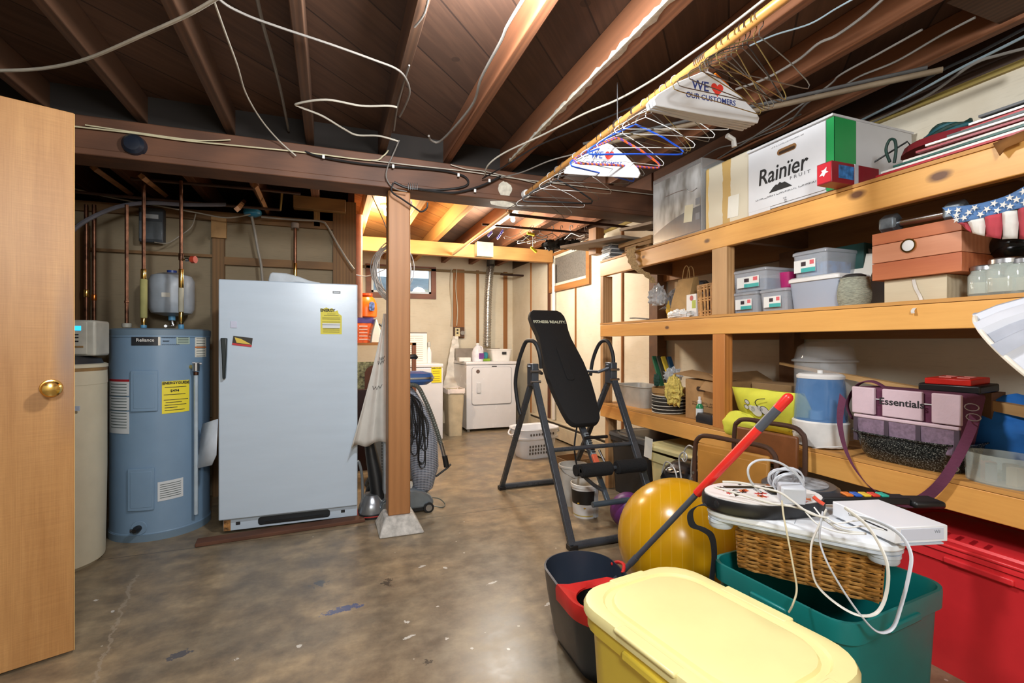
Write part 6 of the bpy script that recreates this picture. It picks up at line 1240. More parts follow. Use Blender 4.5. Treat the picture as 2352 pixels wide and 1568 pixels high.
# upper clutter in utility corner
q = at(580, 488, y=4.12); t = thing('blue_light_cap', 'blue ribbed cap with a grey cable on the partition top', 'cap', (q.x, q.y, q.z-.03))
mb = MB(); mb.lathe([(0, 0), (.03, 0), (.06, .015), (.064, .03), (.06, .045), (.03, .06), (0, .062)], 28); mk('cap', mb, M('cerulean plastic', '#2580a8', .4), t)
cable('grey_hose', 'grey cable hanging from the blue cap down behind the freezer', [at(578, 497, y=4.12), at(585, 530, y=4.14), at(592, 570, y=4.15), at(600, 610, y=4.15), at(604, 660, y=4.15)], .010, M('grey sheath', '#8f8a80', .6))
cable('grey_cable', 'grey cable from the blue cap over the partition to the laundry post', [at(600, 498, y=4.1), at(670, 504, y=4.15), at(735, 508, y=4.15), at(752, 520, y=4.15), at(775, 560, y=4.15), at(800, 600, y=4.15), at(813, 618, y=4.15)], .0075, M('grey sheath', '#8f8a80'))
mb = MB(True); mb.box(at(503, 523, y=4.22), (.10, .028, .155)); solo('cardboard_tag', 'hanging brown cardboard tag over the water heater', 'tag', mb, cardb, bevel=.001)
wrd = lambda p: [at(*a) for a in p]
def ypts(L, y): return [at(a, b, y=y) for a, b in L]
cable('copper_line', 'upper horizontal copper pipe under the main beam', ypts([(300, 410), (560, 432), (690, 445)], 3.75), .010, M('dark copper', '#5c4438', .5, .6), 'pipe')
cable('copper_line', 'lower horizontal copper pipe above the partition', ypts([(170, 440), (400, 462), (645, 482)], 3.95), .010, M('dark copper', '#5c4438'), 'pipe')
cable('copper_line', 'short vertical copper pipe joining the two horizontal pipes', [at(648, 441, y=3.75), at(644, 482, y=3.95)], .008, brass, 'pipe')
cable('grey_duct', 'thick grey flexible conduit curving down at the far left', ypts([(160, 535), (200, 505), (270, 475), (340, 466), (430, 470), (520, 470)], 3.95), .014, M('conduit grey', '#6e6c74', .5), 'conduit')
cable('pale_cable', 'pale cable sloping from the door to the partition top', ypts([(150, 428), (230, 448), (300, 462), (360, 472), (450, 488), (520, 500), (575, 492)], 4.05), .005, M('pale sheath', '#9a9284', .6))
cable('pale_cable', 'thin pale cable dipping by the expansion tank', ypts([(450, 490), (440, 520), (415, 540), (385, 558), (355, 556)], 4.1), .004, M('pale sheath', '#9a9284'))
mb = MB(True); mb.box(at(735, 470, y=4.20), (.39, .07, .10)); solo('wood_block', 'pale sawn board nailed up above the freezer', 'board', mb, wood('raw board', '#9a7444', '#6f5230', 0), bevel=.002)
mb = MB(True); mb.box(at(728, 470, y=4.26), (.045, .04, .36)); solo('wood_strut', 'thin pale vertical strut behind the nailed board', 'board', mb, wood('raw board v', '#a8844e', '#7f6238', 2))
for i, (a, b_) in enumerate((((215, 385), (300, 445)), ((325, 405), (380, 448)), ((585, 425), (615, 490)), ((545, 480), (560, 462)))):
    mb = MB(True); mb.tube([at(a[0], a[1], y=3.5), at(b_[0], b_[1], y=4.35)], .02, 4); solo('wood_brace', ('leftmost', 'second', 'third', 'rightmost short')[i]+' slanting timber brace seen under the beam at the left', 'brace', mb, wood('brace wood', '#96683e', '#6c482c', 1))
# ================================================================ BEHIND THE POST
q = at(848, 1188, z=0); t = thing('stick_vacuum', 'silver stick vacuum with a red edge beside the freezer', 'vacuum', (q.x+.02, q.y+.06, 0))
mb = MB(); mb.rings([[(a, b, z) for a, b in rr(.17*k, .22*k, .07*k, 5)] for k, z in ((.95, .012), (1, .04), (.8, .10), (.5, .14))]); mk('floor_head', mb, M('silver plastic', '#8f9398', .25, .6), t)
mb = MB(); mb.rings([[(a, b, z) for a, b in rr(.175*k, .225*k, .07*k, 5)] for k, z in ((1, .0), (1.02, .014), (1, .03))]); mk('bumper', mb, black, t)
mb = MB(); mb.tube([(a*1.02, b*1.02, .018) for a, b in rr(.175, .225, .07, 5)], .004, 6, True); mk('red_line', mb, M('red line', '#b8403c', .4), t)
mb = MB(); mb.tube(smooth([(.02, .0, .1), (.03, .03, .25), (-.0, .05, .42), (-.04, .06, .6)]), [.045]*7+[.04]*6+[.03]*6, 12) if 0 else mb.tube([(.05, .0, .08), (.03, .03, .25), (.0, .05, .42), (-.02, .06, .55)], [.05, .05, .04, .03], 14); mk('dust_body', mb, black, t)
mb = MB(); mb.tube(smooth([(-.06, -.03, .12), (-.065, -.03, .28), (-.085, -.03, .37), (-.10, -.03, .36), (-.10, -.03, .30)]), .009, 8); mk('grey_handle', mb, M('grey tube', '#7d8488', .4, .3), t)
t = thing('dehumidifier', 'pale grey louvred dehumidifier behind the post', 'dehumidifier', (.50, 4.28, 0))
mb = MB(); mb.bx(-.18, .17, -.13, .13, .0, .49); mk('casing', mb, M('appliance grey', '#9aa3aa', .4), t, bevel=.012, bs=3)
mb = MB(); mb.bx(-.18, .17, -.13, .13, .49, .505); mk('top_cap', mb, M('beige top', '#b8a68c', .5), t, bevel=.004)
for i in range(15):
    if i == 11: continue
    mb = MB(); mb.bx(-.10, .13, -.1335, -.129, .08+.025*i, .093+.025*i); mk('louvre', mb, ink, t)
mb = MB(True); mb.bx(.20, .55, 4.62, 4.95, 0, .74); solo('maroon_cabinet', 'dark maroon low cabinet behind the dehumidifier', 'cabinet', mb, M('maroon laminate', '#33191c', .5), bevel=.003)
t = thing('arched_picture', 'pale floral board with a brown arch standing on the maroon cabinet', 'picture', (.36, 4.72, .741))
mb = MB(); mb.bx(-.145, .19, -.01, .01, 0, .25); mk('floral_board', mb, M('floral green', '#a8b28a', .6, var=.7, vs=50), t)
mb = MB(); mb.M = frame((.02, -.012, 0), (1, 0, 0), (0, 0, 1)); mb.prism([(-.08, 0), (.08, 0), (.08, .15), (.06, .19), (.02, .215), (-.02, .215), (-.06, .19), (-.08, .15)], 0, .004); mk('brown_arch', mb, M('arch brown', '#6d4128', .5), t)
# laundry rack
t = thing('laundry_shelf', 'small brown wooden shelf with laundry things at the left of the laundry corner', 'shelf', (.42, 5.2, 0)); ls = wood('laundry shelf wood', '#8a5436', '#66402a', 2)
for xx, yy in ((.21, 4.98), (.21, 5.4), (.80, 5.4), (.80, 4.98)):
    mb = MB(True); mb.bx(xx-.02, xx+.02, yy-.02, yy+.02, 0, 1.75 if xx < .5 else 1.17); mk('upright', mb, ls, t)
for zz in (1.17, .45):
    mb = MB(True); mb.bx(.19, .82, 4.96, 5.42, zz-.025, zz); mk('board', mb, wood('laundry board', '#a8743a', '#855828', 0), t)
q = at(836, 782, y=5.05); t = thing('detergent_carton', 'orange and purple detergent carton on the laundry shelf', 'carton', (.32, 5.12, 1.17))
mb = MB(); mb.bx(-.07, .085, -.06, .06, 0, .20); mk('carton_body', mb, M('carton orange', '#e2692c', .5, var=.25, vs=20), t)
mb = MB(); mb.bx(-.072, .087, -.062, .062, .20, .255); mk('purple_top', mb, M('carton purple', '#4a3f8a', .5, var=.2), t)
for i in range(5): mb = MB(); mb.bx(-.05, .03, -.0615, -.0605, .03+.033*i, .04+.033*i); mk('printed_band', mb, M('pale print', '#e8d8dc', .5, var=0), t)
t = thing('detergent_jug', 'round orange detergent jug standing on the carton', 'jug', (.345, 5.12, 1.426)); oj = M('jug orange', '#e56a18', .3)
mb = MB(); mb.lathe([(0, 0), (.085, 0), (.10, .01), (.105, .08), (.10, .14), (.08, .19), (.055, .215), (.05, .22), (0, .22)], 32, sy=.75); mk('jug_body', mb, oj, t)
mb = MB(); mb.lathe([(.055, .218), (.058, .222), (.058, .245), (0, .248)], 24); mk('cap', mb, M('cap orange', '#c9481a', .4), t)
mb = MB(); mb.M = frame((.045, -.0785, .11), (.9, .45, 0), (0, 0, 1)); mb.prism(rr(.06, .09, .02), 0, .003); mk('jug_label', mb, M('jug label blue', '#4464a8', .4, var=.6, vs=40), t)
t = thing('clothes_iron', 'white clothes iron standing on its heel beside the orange carton', 'iron', (.43, 5.02, 1.17), .2)
mb = MB(); mb.M = Matrix(((1, 0, 0, 0), (0, 0, -1, 0), (0, 1, 0, 0), (0, 0, 0, 1))); mb.prism([(-.065, 0), (.05, 0), (.03, .05), (.04, .12), (.01, .2), (-.0, .235), (-.02, .23), (-.045, .12)], -.035, .035); mk('iron_body', mb, plasw, t, bevel=.01)
mb = MB(); mb.M = Matrix(((1, 0, 0, 0), (0, 0, -1, 0), (0, 1, 0, 0), (0, 0, 0, 1))); mb.prism([(-.075, 0), (-.062, 0), (-.045, .12), (-.012, .235), (-.022, .235), (-.056, .12)], -.045, .045); mk('sole_plate', mb, steel, t)
mb = MB(); mb.tube(smooth([(.03, 0, .19), (.07, 0, .15), (.075, 0, .08), (.045, 0, .03)]), .011, 8); mk('iron_handle', mb, M('dark grip', '#3c4245', .5), t)
# coat / apron on the post and ironing board
wcl = M('white canvas', '#cdcbc5', .85, var=.06, bmp=.15, bs=18)
t = thing('canvas_apron', 'wrinkled white canvas apron hanging on the back of the post', 'apron', (.30, 3.30, .5))
mb = MB(True); top_z, bot_z = 1.36, .52
def ap(u, v):
    z = top_z+(bot_z-top_z)*v; w0 = .02+.20*v**1.2; x1 = .345; x = x1-w0*u; y = 3.24+.05*sin(pi*u)*v+.012*sin(u*13+v*3)*(.3+v)
    return Vector((x, y, z-.025*u*v+.012*sin(u*9)*v))
mb.grid(ap, 18, 24); mk('apron_cloth', mb, wcl, t, solid=.003)
for v, u0, u1 in ((.33, .2, .6), (.36, .2, .7), (.55, .25, .75)):
    mb = MB(True); mb.tube([ap(u0+(u1-u0)*i/6, v+.012*(i % 2)*2)+Vector((0, -.006, 0)) for i in range(7)], .0016, 4); mk('printed_mark', mb, ink, t)
t = thing('ironing_board', 'narrow pale blue ironing board standing folded behind the post', 'ironing board', (.36, 3.30, 0), .0)
mb = MB(); mb.bx(-.028, -.004, .0, .10, .16, 1.34); mk('board', mb, M('pale blue cover', '#b9c6d2', .6), t, bevel=.01)
mb = MB(); mb.tube([(-.01, .05, 0), (-.015, .05, .3), (-.012, .05, 1.1)], .008, 8); mk('leg', mb, steel, t)
t = thing('cable_coil', 'big coil of grey-white cable hanging behind the post by the window', 'cable coil', (.47, 4.0, 1.75)); cc = M('coil grey', '#b9bcc0', .5)
rn = random.Random(12)
for i in range(14):
    a_, b_ = .15+rn.uniform(-.03, .015), .21+rn.uniform(-.03, .03); th = rn.uniform(-.25, .25); ox, oz = rn.uniform(-.015, .015), rn.uniform(-.03, .03)
    mb = MB(); mb.tube([(ox+a_*cos(q*pi/16)*cos(th)-b_*sin(q*pi/16)*sin(th)*.3, .008*i-.05, oz+b_*sin(q*pi/16)+a_*cos(q*pi/16)*sin(th)*.5) for q in range(32)], .0038, 6, True); mk('coil_turn', mb, cc, t)
cable('hanging_wire', 'thin cable carrying the grey cable coil from a joist', [(.45, 4.0, 2.34), (.46, 4.0, 2.1), (.47, 4.0, 1.93)] and [Vector((.31, 4.0, 2.345)), Vector((.42, 4.0, 2.1)), Vector((.47, 4.0, 1.92))], .004, cc)
mb = MB(True); q = at(824, 620, y=4.6); mb.cyl((q.x, 4.6, 1.4), (q.x, 4.6, 2.33), .032, n=20); solo('drain_pipe', 'pinkish vertical drain pipe left of the laundry corner', 'pipe', mb, M('pink pipe', '#c08d74', .5))
cable('white_wire', 'pale wire sagging from the drain pipe to the cable coil', [at(818, 631, y=4.2), at(840, 634, y=4.2), at(860, 629, y=4.2), at(885, 618, y=4.1)], .004, plasw)
# upright vacuum
vx, vy = .56, 3.44; t = thing('upright_vacuum', 'upright vacuum with a silver base, plaid bag and blue top behind the post', 'vacuum', (vx, vy, 0))
sv = M('silver shell', '#8e9aa4', .22, .6)
mb = MB(); mb.M = Matrix(((1, 0, 0, 0), (0, 0, -1, 0), (0, 1, 0, 0), (0, 0, 0, 1))); mb.prism([(-.26, .03), (.08, .03), (.11, .04), (.115, .075), (.09, .115), (.04, .15), (-.02, .17), (-.10, .175), (-.24, .10)], -.11, .11); mk('motor_hood', mb, sv, t, bevel=.02, bs=3)
mb = MB(); mb.bx(-.26, .07, -.1, .1, .012, .035); mk('base_plate', mb, black, t)
for s_ in (-.115, .115):
    mb = MB(); mb.cyl((.075, s_-.012, .035), (.075, s_+.012, .035), .035, n=24); mk('wheel', mb, black, t)
    mb = MB(); mb.cyl((.075, s_-.0145, .035), (.075, s_+.0145, .035), .022, n=20); mk('wheel_hub', mb, steel, t)
bgm, t_, b_ = nt('plaid bag'); v_ = coords(t_, (1, 1, 1)); w1 = nd(t_, 'ShaderNodeTexWave', {'Vector': v_, 'Scale': 26.0, 'Distortion': 2.0}, bands_direction='Z').outputs[1]; w2 = nd(t_, 'ShaderNodeTexWave', {'Vector': v_, 'Scale': 14.0, 'Distortion': 1.5}, bands_direction='X').outputs[1]
t_.links.new(mix(t_, w1, mix(t_, w2, lin('#3a4557'), lin('#7c8494')), lin('#a7acb8')), b_.inputs['Base Color']); b_.inputs['Roughness'].default_value = .7; bump(t_, b_, w1, .3)
mb = MB(); mb.tube([(.03, -.02, .10), (.05, -.03, .16), (.06, -.04, .30), (.05, -.04, .48), (.02, -.03, .66), (-.03, -.02, .80), (-.05, 0, .86)], [.02, .07, .098, .10, .08, .045, .02], 24); mk('cloth_bag', mb, bgm, t)
mb = MB(); mb.tube(smooth([(-.10, 0, .15), (-.10, 0, .5), (-.11, 0, .9), (-.10, -.0, 1.02), (-.05, 0, 1.075), (-.01, 0, 1.07)]), .011, 10); mk('handle_tube', mb, black, t)
mb = MB(); mb.tube([(-.07, 0, 1.04), (-.04, 0, 1.072), (0, 0, 1.075), (.015, 0, 1.06)], [.014, .018, .019, .012], 14); mk('grip', mb, black, t)
mb = MB(); mb.rings([[(a, b, z) for a, b in rr(.30*k, .16*k, .075*k, 7, cx=-.02)] for k, z in ((.7, .875), (.97, .90), (1, .93), (.93, .955), (.5, .97))]); mk('blue_cover', mb, M('blue shell', '#3d63a0', .2), t)
mb = MB(); mb.rings([[(a, b, z) for a, b in rr(.31, .17, .08, 7, cx=-.02)] for z in (.918, .930)]); mk('silver_band', mb, steel, t)
hs = smooth([(-.06, -.07, .88), (.0, -.10, .87), (.05, -.11, .78), (.10, -.11, .66), (.14, -.11, .54), (.165, -.10, .46)], 14)
rl = [.013+.003*(i % 2) for i in range(len(hs))]
mb = MB(); mb.tube(hs, rl, 12); mk('ribbed_hose', mb, M('hose grey', '#5a5f58', .4), t)
mb = MB(); mb.tube([(.165, -.10, .47), (.19, -.10, .37)], .015, 12); mk('steel_wand', mb, steel, t)
mb = MB(); mb.tube([(.19, -.10, .38), (.205, -.10, .30)], [.019, .02], 12); mb.tube([(.235, -.1, .315), (.215, -.1, .295), (.13, -.09, .235)], .007, 8); mk('crevice_nozzle', mb, black, t)
rn = random.Random(5)
for i in range(10):
    x = -.07+.016*i*rn.uniform(.6, 1.1); mb = MB(); zz = rn.uniform(.35, .6)
    mb.tube(smooth([(-.08, -.09, .84), (x-.02, -.13, .76), (x, -.14, .6), (x-.01, -.14, zz-.02), (x+.02, -.14, zz-.06), (x+.035, -.14, zz), (x+.02, -.13, .65), (-.04, -.11, .8)], 5), .0038, 6); mk('black_cord', mb, black, t)
mb = MB(); mb.tube(smooth([(.10, .02, .06), (.17, .0, .05), (.21, -.02, .012), (.18, -.06, .005), (.12, -.05, .02)]), .004, 6); mk('loose_cord', mb, M('hose grey', '#5a5f58'), t)
t = thing('spare_hose', 'black ribbed vacuum hose lying coiled at the foot of the post', 'hose', (.30, 3.55, 0))
for i in range(3):
    hs = smooth([(-.05, .05*i, .04+.05*i), (-.03, .03, .10+.05*i), (.06, 0, .14+.05*i), (.16, 0, .12+.04*i)], 10); mb = MB(); mb.tube(hs, [.018+.003*(j % 2) for j in range(len(hs))], 10); mk('hose_turn', mb, black if i else M('hose grey', '#5a5f58'), t)
# ================================================================ LAUNDRY
t = thing('washing_machine', 'white washing machine with a yellow energy label left of the trash can', 'washing machine', (.905, 6.06, 0)); ap_ = M('appliance white', '#dcdee4', .25, var=.02)
mb = MB(); mb.bx(-.355, .355, -.36, .34, .02, .875); mk('cabinet', mb, ap_, t, bevel=.008)
mb = MB(); mb.bx(-.36, .36, -.365, .345, .88, .92); mk('top_deck', mb, ap_, t, bevel=.008, bs=3)
mb = MB(); mb.bx(-.35, .35, .27, .345, .92, 1.06); mk('control_console', mb, ap_, t, bevel=.01)
a0, a1 = at(991, 843, y=5.695), at(1014, 878, y=5.695)
mb = MB(True); mb.bx(a0.x, a1.x, 5.694, 5.698, a1.z, a0.z); mk('energy_label', mb, M('label bright yellow', '#f2d820', .5, var=0), t)
text('lettering', 'ENERGYGUIDE', .017, ink, t, frame(((a0.x+a1.x)/2, 5.6935, a0.z-.013), (1, 0, 0), (0, 0, 1)), bold=.0008)
for zz in (.05, .075, .11, .14, .165):
    mb = MB(True); mb.bx(a0.x+.015, a1.x-.02, 5.6930, 5.694, a0.z-zz, a0.z-zz+.004); mk('printed_line', mb, ink, t)
for xx in (-.3, .3):
    mb = MB(); mb.cyl((xx, -.3, 0), (xx, -.3, .03), .02, n=12); mk('foot', mb, black, t)
a0, a1 = at(925, 764, y=5.95), at(980, 833, y=5.95)
t = thing('instruction_carton', 'white carton printed with fine black text standing on the washing machine', 'carton', ((a0.x+a1.x)/2, 5.97, .921))
mb = MB(True); mb.bx(a0.x, a1.x, 5.93, 6.02, .921, 1.29); mk('carton_body', mb, M('white card', '#e6e3dc', .6, var=.02), t, bevel=.002)
mb = MB(True); mb.bx(a0.x, a1.x, 5.925, 6.03, 1.288, 1.295); mk('dark_edge', mb, ink, t)
for i in range(13):
    zz = 1.25-.025*i
    for xa, xb in (((.02, .09), (.10, .2)) if i % 3 else ((.02, .2),)):
        mb = MB(True); mb.bx(a1.x-.25+xa, a1.x-.25+xb, 5.9285, 5.93, zz, zz+.003); mk('printed_line', mb, M('fine print', '#77736c', .6, var=0), t)
q = at(986, 833, y=5.95); t = thing('spray_cleaner', 'slim white cleaner bottle between the printed carton and the wall', 'bottle', (q.x, 5.98, .921))
mb = MB(); mb.lathe([(0, 0), (.033, 0), (.034, .12), (.028, .16), (.016, .18), (.016, .2), (0, .2)], 20); mk('bottle_body', mb, plasw, t)
mb = MB(); mb.lathe([(.022, .2), (.022, .24), (.014, .26), (0, .262)], 16); mk('cap', mb, M('grey cap', '#a9aca8', .5), t)
# trash can
t = thing('trash_can', 'tall beige wastebasket lined with a white bag beside the dryer', 'trash can', (1.475, 6.05, 0)); bgc = M('beige plastic', '#c2b59a', .5)
mb = MB(); mb.rings([[(a*k, b*k, z) for a, b in rr(.215, .30, .03, 4)] for k, z in ((.78, 0), (1, .55), (1.05, .56), (1.05, .585), (.97, .585), (.95, .55), (.74, .01))]); mk('can_body', mb, bgc, t)
mb = MB(); mb.rings([[(a*k+.003*sin(i*1.9), b*k, z+.006*sin(i*2.3)) for i, (a, b) in enumerate(rr(.215, .30, .03, 4))] for k, z in ((1.075, .535), (1.085, .57), (1.07, .592), (.97, .59), (.9, .4))], False, False); mk('bag_liner', mb, M('pinkish liner', '#e6dcd8', .5), t)
strip('bag_dispenser', 'long crumpled white plastic film sleeve hanging below the outlet', 'plastic sleeve', [at(1046, 772, y=6.86), at(1044, 800, y=6.84), at(1042, 835, y=6.8), at(1040, 870, y=6.78), at(1036, 893, y=6.5)], (.07, .28), M('white film', '#e9e6de', .45), (1, 0, 0), .01, wave=.02)
# outlet, dryer
t = thing('wall_outlet', 'cream outlet with a dark plug on the brown board of the back wall', 'outlet', (1.76, 6.92, 1.28))
mb = MB(); mb.bx(-.075, .075, -.045, .012, -.03, .12); mk('outlet_box', mb, M('brown outlet box', '#50321e', .5), t)
mb = MB(); mb.bx(-.06, .01, -.05, -.045, -.015, .105); mk('cover_plate', mb, M('ivory plate', '#ddd0a4', .4), t)
for zz in (.02, .065): mb = MB(); mb.bx(-.04, -.012, -.053, -.05, zz, zz+.024); mk('socket', mb, ink, t)
mb = MB(); mb.cyl((.05, -.06, .035), (.05, -.03, .035), .032, n=16); mk('plug', mb, M('grey plug', '#8f8a84', .5), t)
cable('appliance_cord', 'white cord dropping from the outlet behind the washing machine', [at(1046, 768, y=6.88), at(1036, 800, y=6.88), at(1025, 845, y=6.88), at(1016, 873, y=6.6)], .006, M('cord cream', '#c9c2b0', .5), 'cord')
for i, xs in enumerate((1036.5, 1049)):
    cable('stapled_cable', ('left', 'right')[i]+' white cable stapled down the brown board to the outlet', [at(xs, 618, y=6.91), at(xs-2, 660, y=6.91), at(xs+2, 710, y=6.91), at(xs, 748, y=6.91)], .008, M('cord cream', '#c9c2b0'))
dx0, dx1, dy0 = 1.665, 2.36, 6.12
t = thing('clothes_dryer', 'white front-loading clothes dryer in the back corner', 'dryer', ((dx0+dx1)/2, 6.46, 0))
mb = MB(True); mb.bx(dx0, dx1, dy0, 6.80, .035, .875); mk('cabinet', mb, ap_, t, bevel=.006)
mb = MB(True); mb.bx(dx0-.008, dx1+.008, dy0-.012, 6.81, .88, .92); mk('top_deck', mb, ap_, t, bevel=.01, bs=3)
mb = MB(True); mb.hexa([(dx0, 6.70, .92), (dx1, 6.70, .92), (dx1, 6.81, .92), (dx0, 6.81, .92)], [(dx0+.01, 6.76, 1.09), (dx1-.01, 6.76, 1.09), (dx1-.01, 6.81, 1.09), (dx0+.01, 6.81, 1.09)]); mk('control_console', mb, M('console taupe', '#8d857c', .4), t, bevel=.006)
mb = MB(True); mb.M = frame(((dx0+dx1)/2+.0, dy0-.001, .60), (1, 0, 0), (0, 0, 1)); mb.prism(rr(.56, .50, .035, 5), 0, .006); mk('door_seam', mb, M('seam grey', '#9a9ca4', .5, var=0), t)
mb = MB(True); mb.M = frame(((dx0+dx1)/2+.0, dy0-.001, .60), (1, 0, 0), (0, 0, 1)); mb.prism(rr(.548, .488, .032, 5), 0, .014); mk('dryer_door', mb, ap_, t, bevel=.004)
q = at(1098, 853, y=dy0-.016); mb = MB(True); mb.M = frame(q, (1, 0, 0), (0, 0, 1)); mb.lathe([(0, 0), (.026, 0), (.024, .004), (0, .004)], 24); mk('round_sticker', mb, M('sticker brown', '#6a5650', .5, var=.3, vs=60), t)
q = at(1098, 890, y=dy0-.016); mb = MB(True); mb.bx(q.x-.02, q.x+.035, dy0-.032, dy0-.014, q.z-.07, q.z+.065); mk('door_handle', mb, M('handle pale', '#cfd3da', .3), t, bevel=.006)
q = at(1136, 838, y=dy0-.014); mb = MB(True); mb.bx(q.x-.034, q.x+.034, dy0-.006, dy0-.0, .845, .862); mk('brand_badge', mb, M('badge dark', '#2a2e34'), t)
for xx in (dx0+.04, dx1-.04):
    mb = MB(True); mb.cyl((xx, dy0+.05, 0), (xx, dy0+.05, .04), .02, n=12); mk('foot', mb, M('grey plug', '#8f8a84'), t)
# things on the dryer
q = at(1097, 826, y=6.28); t = thing('bleach_jug', 'white jug with a purple label on the dryer', 'jug', (q.x, 6.28, .921))
mb = MB(); mb.lathe([(0, 0), (.075, 0), (.08, .02), (.08, .12), (.06, .17), (.03, .205), (.022, .21), (.022, .225), (0, .225)], 28, sy=.8); mk('jug_body', mb, M('jug white', '#e2e4ee', .35), t)
mb = MB(); mb.tube(smooth([(.02, -.0, .205), (.06, 0, .19), (.072, 0, .15), (.07, 0, .11)]), .010, 8); mk('jug_handle', mb, M('jug white', '#e2e4ee'), t)
mb = MB(); mb.bx(.0, .07, -.067, -.05, .035, .11); mk('purple_label', mb, M('label purple', '#6d3a84', .4), t)
mb = MB(); mb.lathe([(.025, .222), (.025, .243), (0, .245)], 16); mk('cap', mb, plasw, t)
q = at(1150, 826, y=6.3); t = thing('wash_tub', 'white rectangular tub on the right of the dryer top', 'tub', (q.x, 6.36, .921))
mb = MB(); mb.rings([[(a*k, b*k, z) for a, b in rr(.30, .24, .04, 4)] for k, z in ((.84, 0), (1, .15), (1.05, .152), (1.05, .162), (.97, .16), (.82, .01))]); mk('tub_body', mb, plasw, t)
mb = MB(); mb.bx(.0, .06, -.128, -.115, .09, .125); mk('small_label', mb, ink, t)
q = at(1067, 826, y=6.25); mb = MB(True); mb.bx(q.x-.08, q.x+.08, 6.22, 6.32, .921, .975); solo('tissue_carton', 'small white flat carton at the left of the dryer top', 'carton', mb, plasw, bevel=.004)
q = at(1117, 826, y=6.3); mb = MB(True); mb.lathe([(.028, 0), (.035, .03), (.035, .07), (.02, .085), (0, .085)], 20, (q.x, 6.34, .955)); solo('teal_cup', 'teal measuring cup behind the white jug', 'cup', mb, M('teal cup', '#2f8a9c', .4))
mb = MB(True); mb.bx(q.x-.045, q.x+.06, 6.30, 6.40, .921, .954); solo('green_sponge', 'green and yellow sponge under the teal cup', 'sponge', mb, M('green sponge', '#8ab030', .8), bevel=.006)
# foil duct
t = thing('foil_duct', 'ribbed silver foil dryer duct rising up the back wall', 'duct', (2.13, 6.84, 1.0)); foil = M('foil', '#c9c8c4', .28, .85, bmp=.3)
P = smooth([at(1119, 795, y=6.85), at(1120, 740, y=6.85), at(1121, 690, y=6.85), at(1124, 640, y=6.85), at(1127, 612, y=6.85)], 36)
mb = MB(True); mb.tube(P, [.050+.008*(i % 4 < 2) for i in range(len(P))], 18); mk('duct_tube', mb, foil, t)
mb = MB(True); q = at(1127, 612, y=6.85); mb.tube([q, q+Vector((0, 0, .06)), q+Vector((.0, -.1, .16)), q+Vector((0, -.2, .2))], .06, 16); mk('duct_elbow', mb, M('dull zinc', '#6a6e70', .4, .7), t)
# junction box on header, rods and pipes
q = at(1113, 574, y=5.4); t = thing('junction_box', 'cream metal junction box on the header beam', 'junction box', (q.x, 5.42, q.z-.08))
mb = MB(); mb.bx(-.10, .10, -.05, .05, 0, .17); mk('box_body', mb, M('box beige', '#b3aa94', .5), t, bevel=.004)
mb = MB(); mb.bx(-.102, -.08, -.052, .04, .002, .168); mk('side_plate', mb, M('box cream', '#e0d8ba', .5), t)
mb = MB(True); mb.cyl((1.32, 3.55, 2.20), (1.32, 5.44, 2.19), .017, n=16); solo('closet_rod', 'pale wooden closet rod running through the laundry ceiling', 'rod', mb, wood('rod pale', '#dcc09a', '#c09a68', 1))
def line(name, label, p, q, r, m, cat='pipe'):
    mb = MB(True); mb.cyl(p, q, r, n=12); return solo(name, label, cat, mb, m)
dkp = M('dark iron pipe', '#3a2622', .45, .4)
line('iron_pipe', 'dark iron pipe hung under the laundry joists', at(1107, 515, y=4.3), at(1410, 541, y=4.3), .012, dkp)
line('iron_pipe', 'dark pipe just behind the main beam on the right', at(1170, 492, y=3.5), at(1500, 528, y=3.5), .012, dkp)
line('wall_pipe', 'dark red pipe below the ceiling at the back right corner', at(1150, 630, y=6.5), at(1222, 634, y=6.5), .014, dkp)
line('white_conduit', 'white conduit on the right wall beside the dark post', (2.59, 5.42, .22), (2.59, 5.42, 2.14), .022, plasw, 'conduit')
# hangers: proto
def hanger(name, label, m, wr=.0017, w_=.205, drop=.115, group=None, loc=(0, 0, 0), rz=0):
    t = thing(name, label, 'hanger', loc, rz, group); r = .0195
    hook = [(r*cos(a), 0, r*sin(a)) for a in [math.radians(q) for q in range(-30, 200, 23)]][::-1]
    hk = [(-.019, 0, -.010)]+hook+[(.015, 0, -.022), (.002, 0, -.038), (0, 0, -.055)]
    mb = MB(); mb.tube(smooth(hk, 2), wr, 6); mk('hook', mb, m if wr < .003 else steel, t)
    z0 = -.058; loop = [(0, 0, z0), (.03, 0, z0-.012), (.12, 0, z0-.055), (w_-.01, 0, z0-drop+.012), (w_, 0, z0-drop), (w_-.006, 0, z0-drop-.012), (w_-.03, 0, z0-drop-.014), (0, 0, z0-drop-.012), (-w_+.03, 0, z0-drop-.014), (-w_+.006, 0, z0-drop-.012), (-w_, 0, z0-drop), (-w_+.01, 0, z0-drop+.012), (-.12, 0, z0-.055), (-.03, 0, z0-.012), (0, 0, z0)]
    mb = MB(); mb.tube(loop, wr, 6); mk('shoulder_bar', mb, m, t); return t
RX, RZ = 1.23, 2.167
rod = MB(True); rod.cyl((RX, -.6, RZ), (RX, 3.0, RZ), .0165, n=20); t = thing('hanging_rod', 'long wooden clothes rod slung under the joists toward the beam', 'rod', (RX, 1.2, RZ))
mk('rod', rod, wood('clothes rod', '#d9a05a', '#b47a3a', 1, .4), t)
mb = MB(True); mb.lathe([(.022, 0), (.027, .004), (.027, .03), (.0, .03)], 20); mb.M = Matrix(); cap_ = MB(True); cap_.tube([(RX, 2.985, RZ), (RX, 3.018, RZ)], [.027, .03], 20); mk('end_cup', cap_, plasw, t)
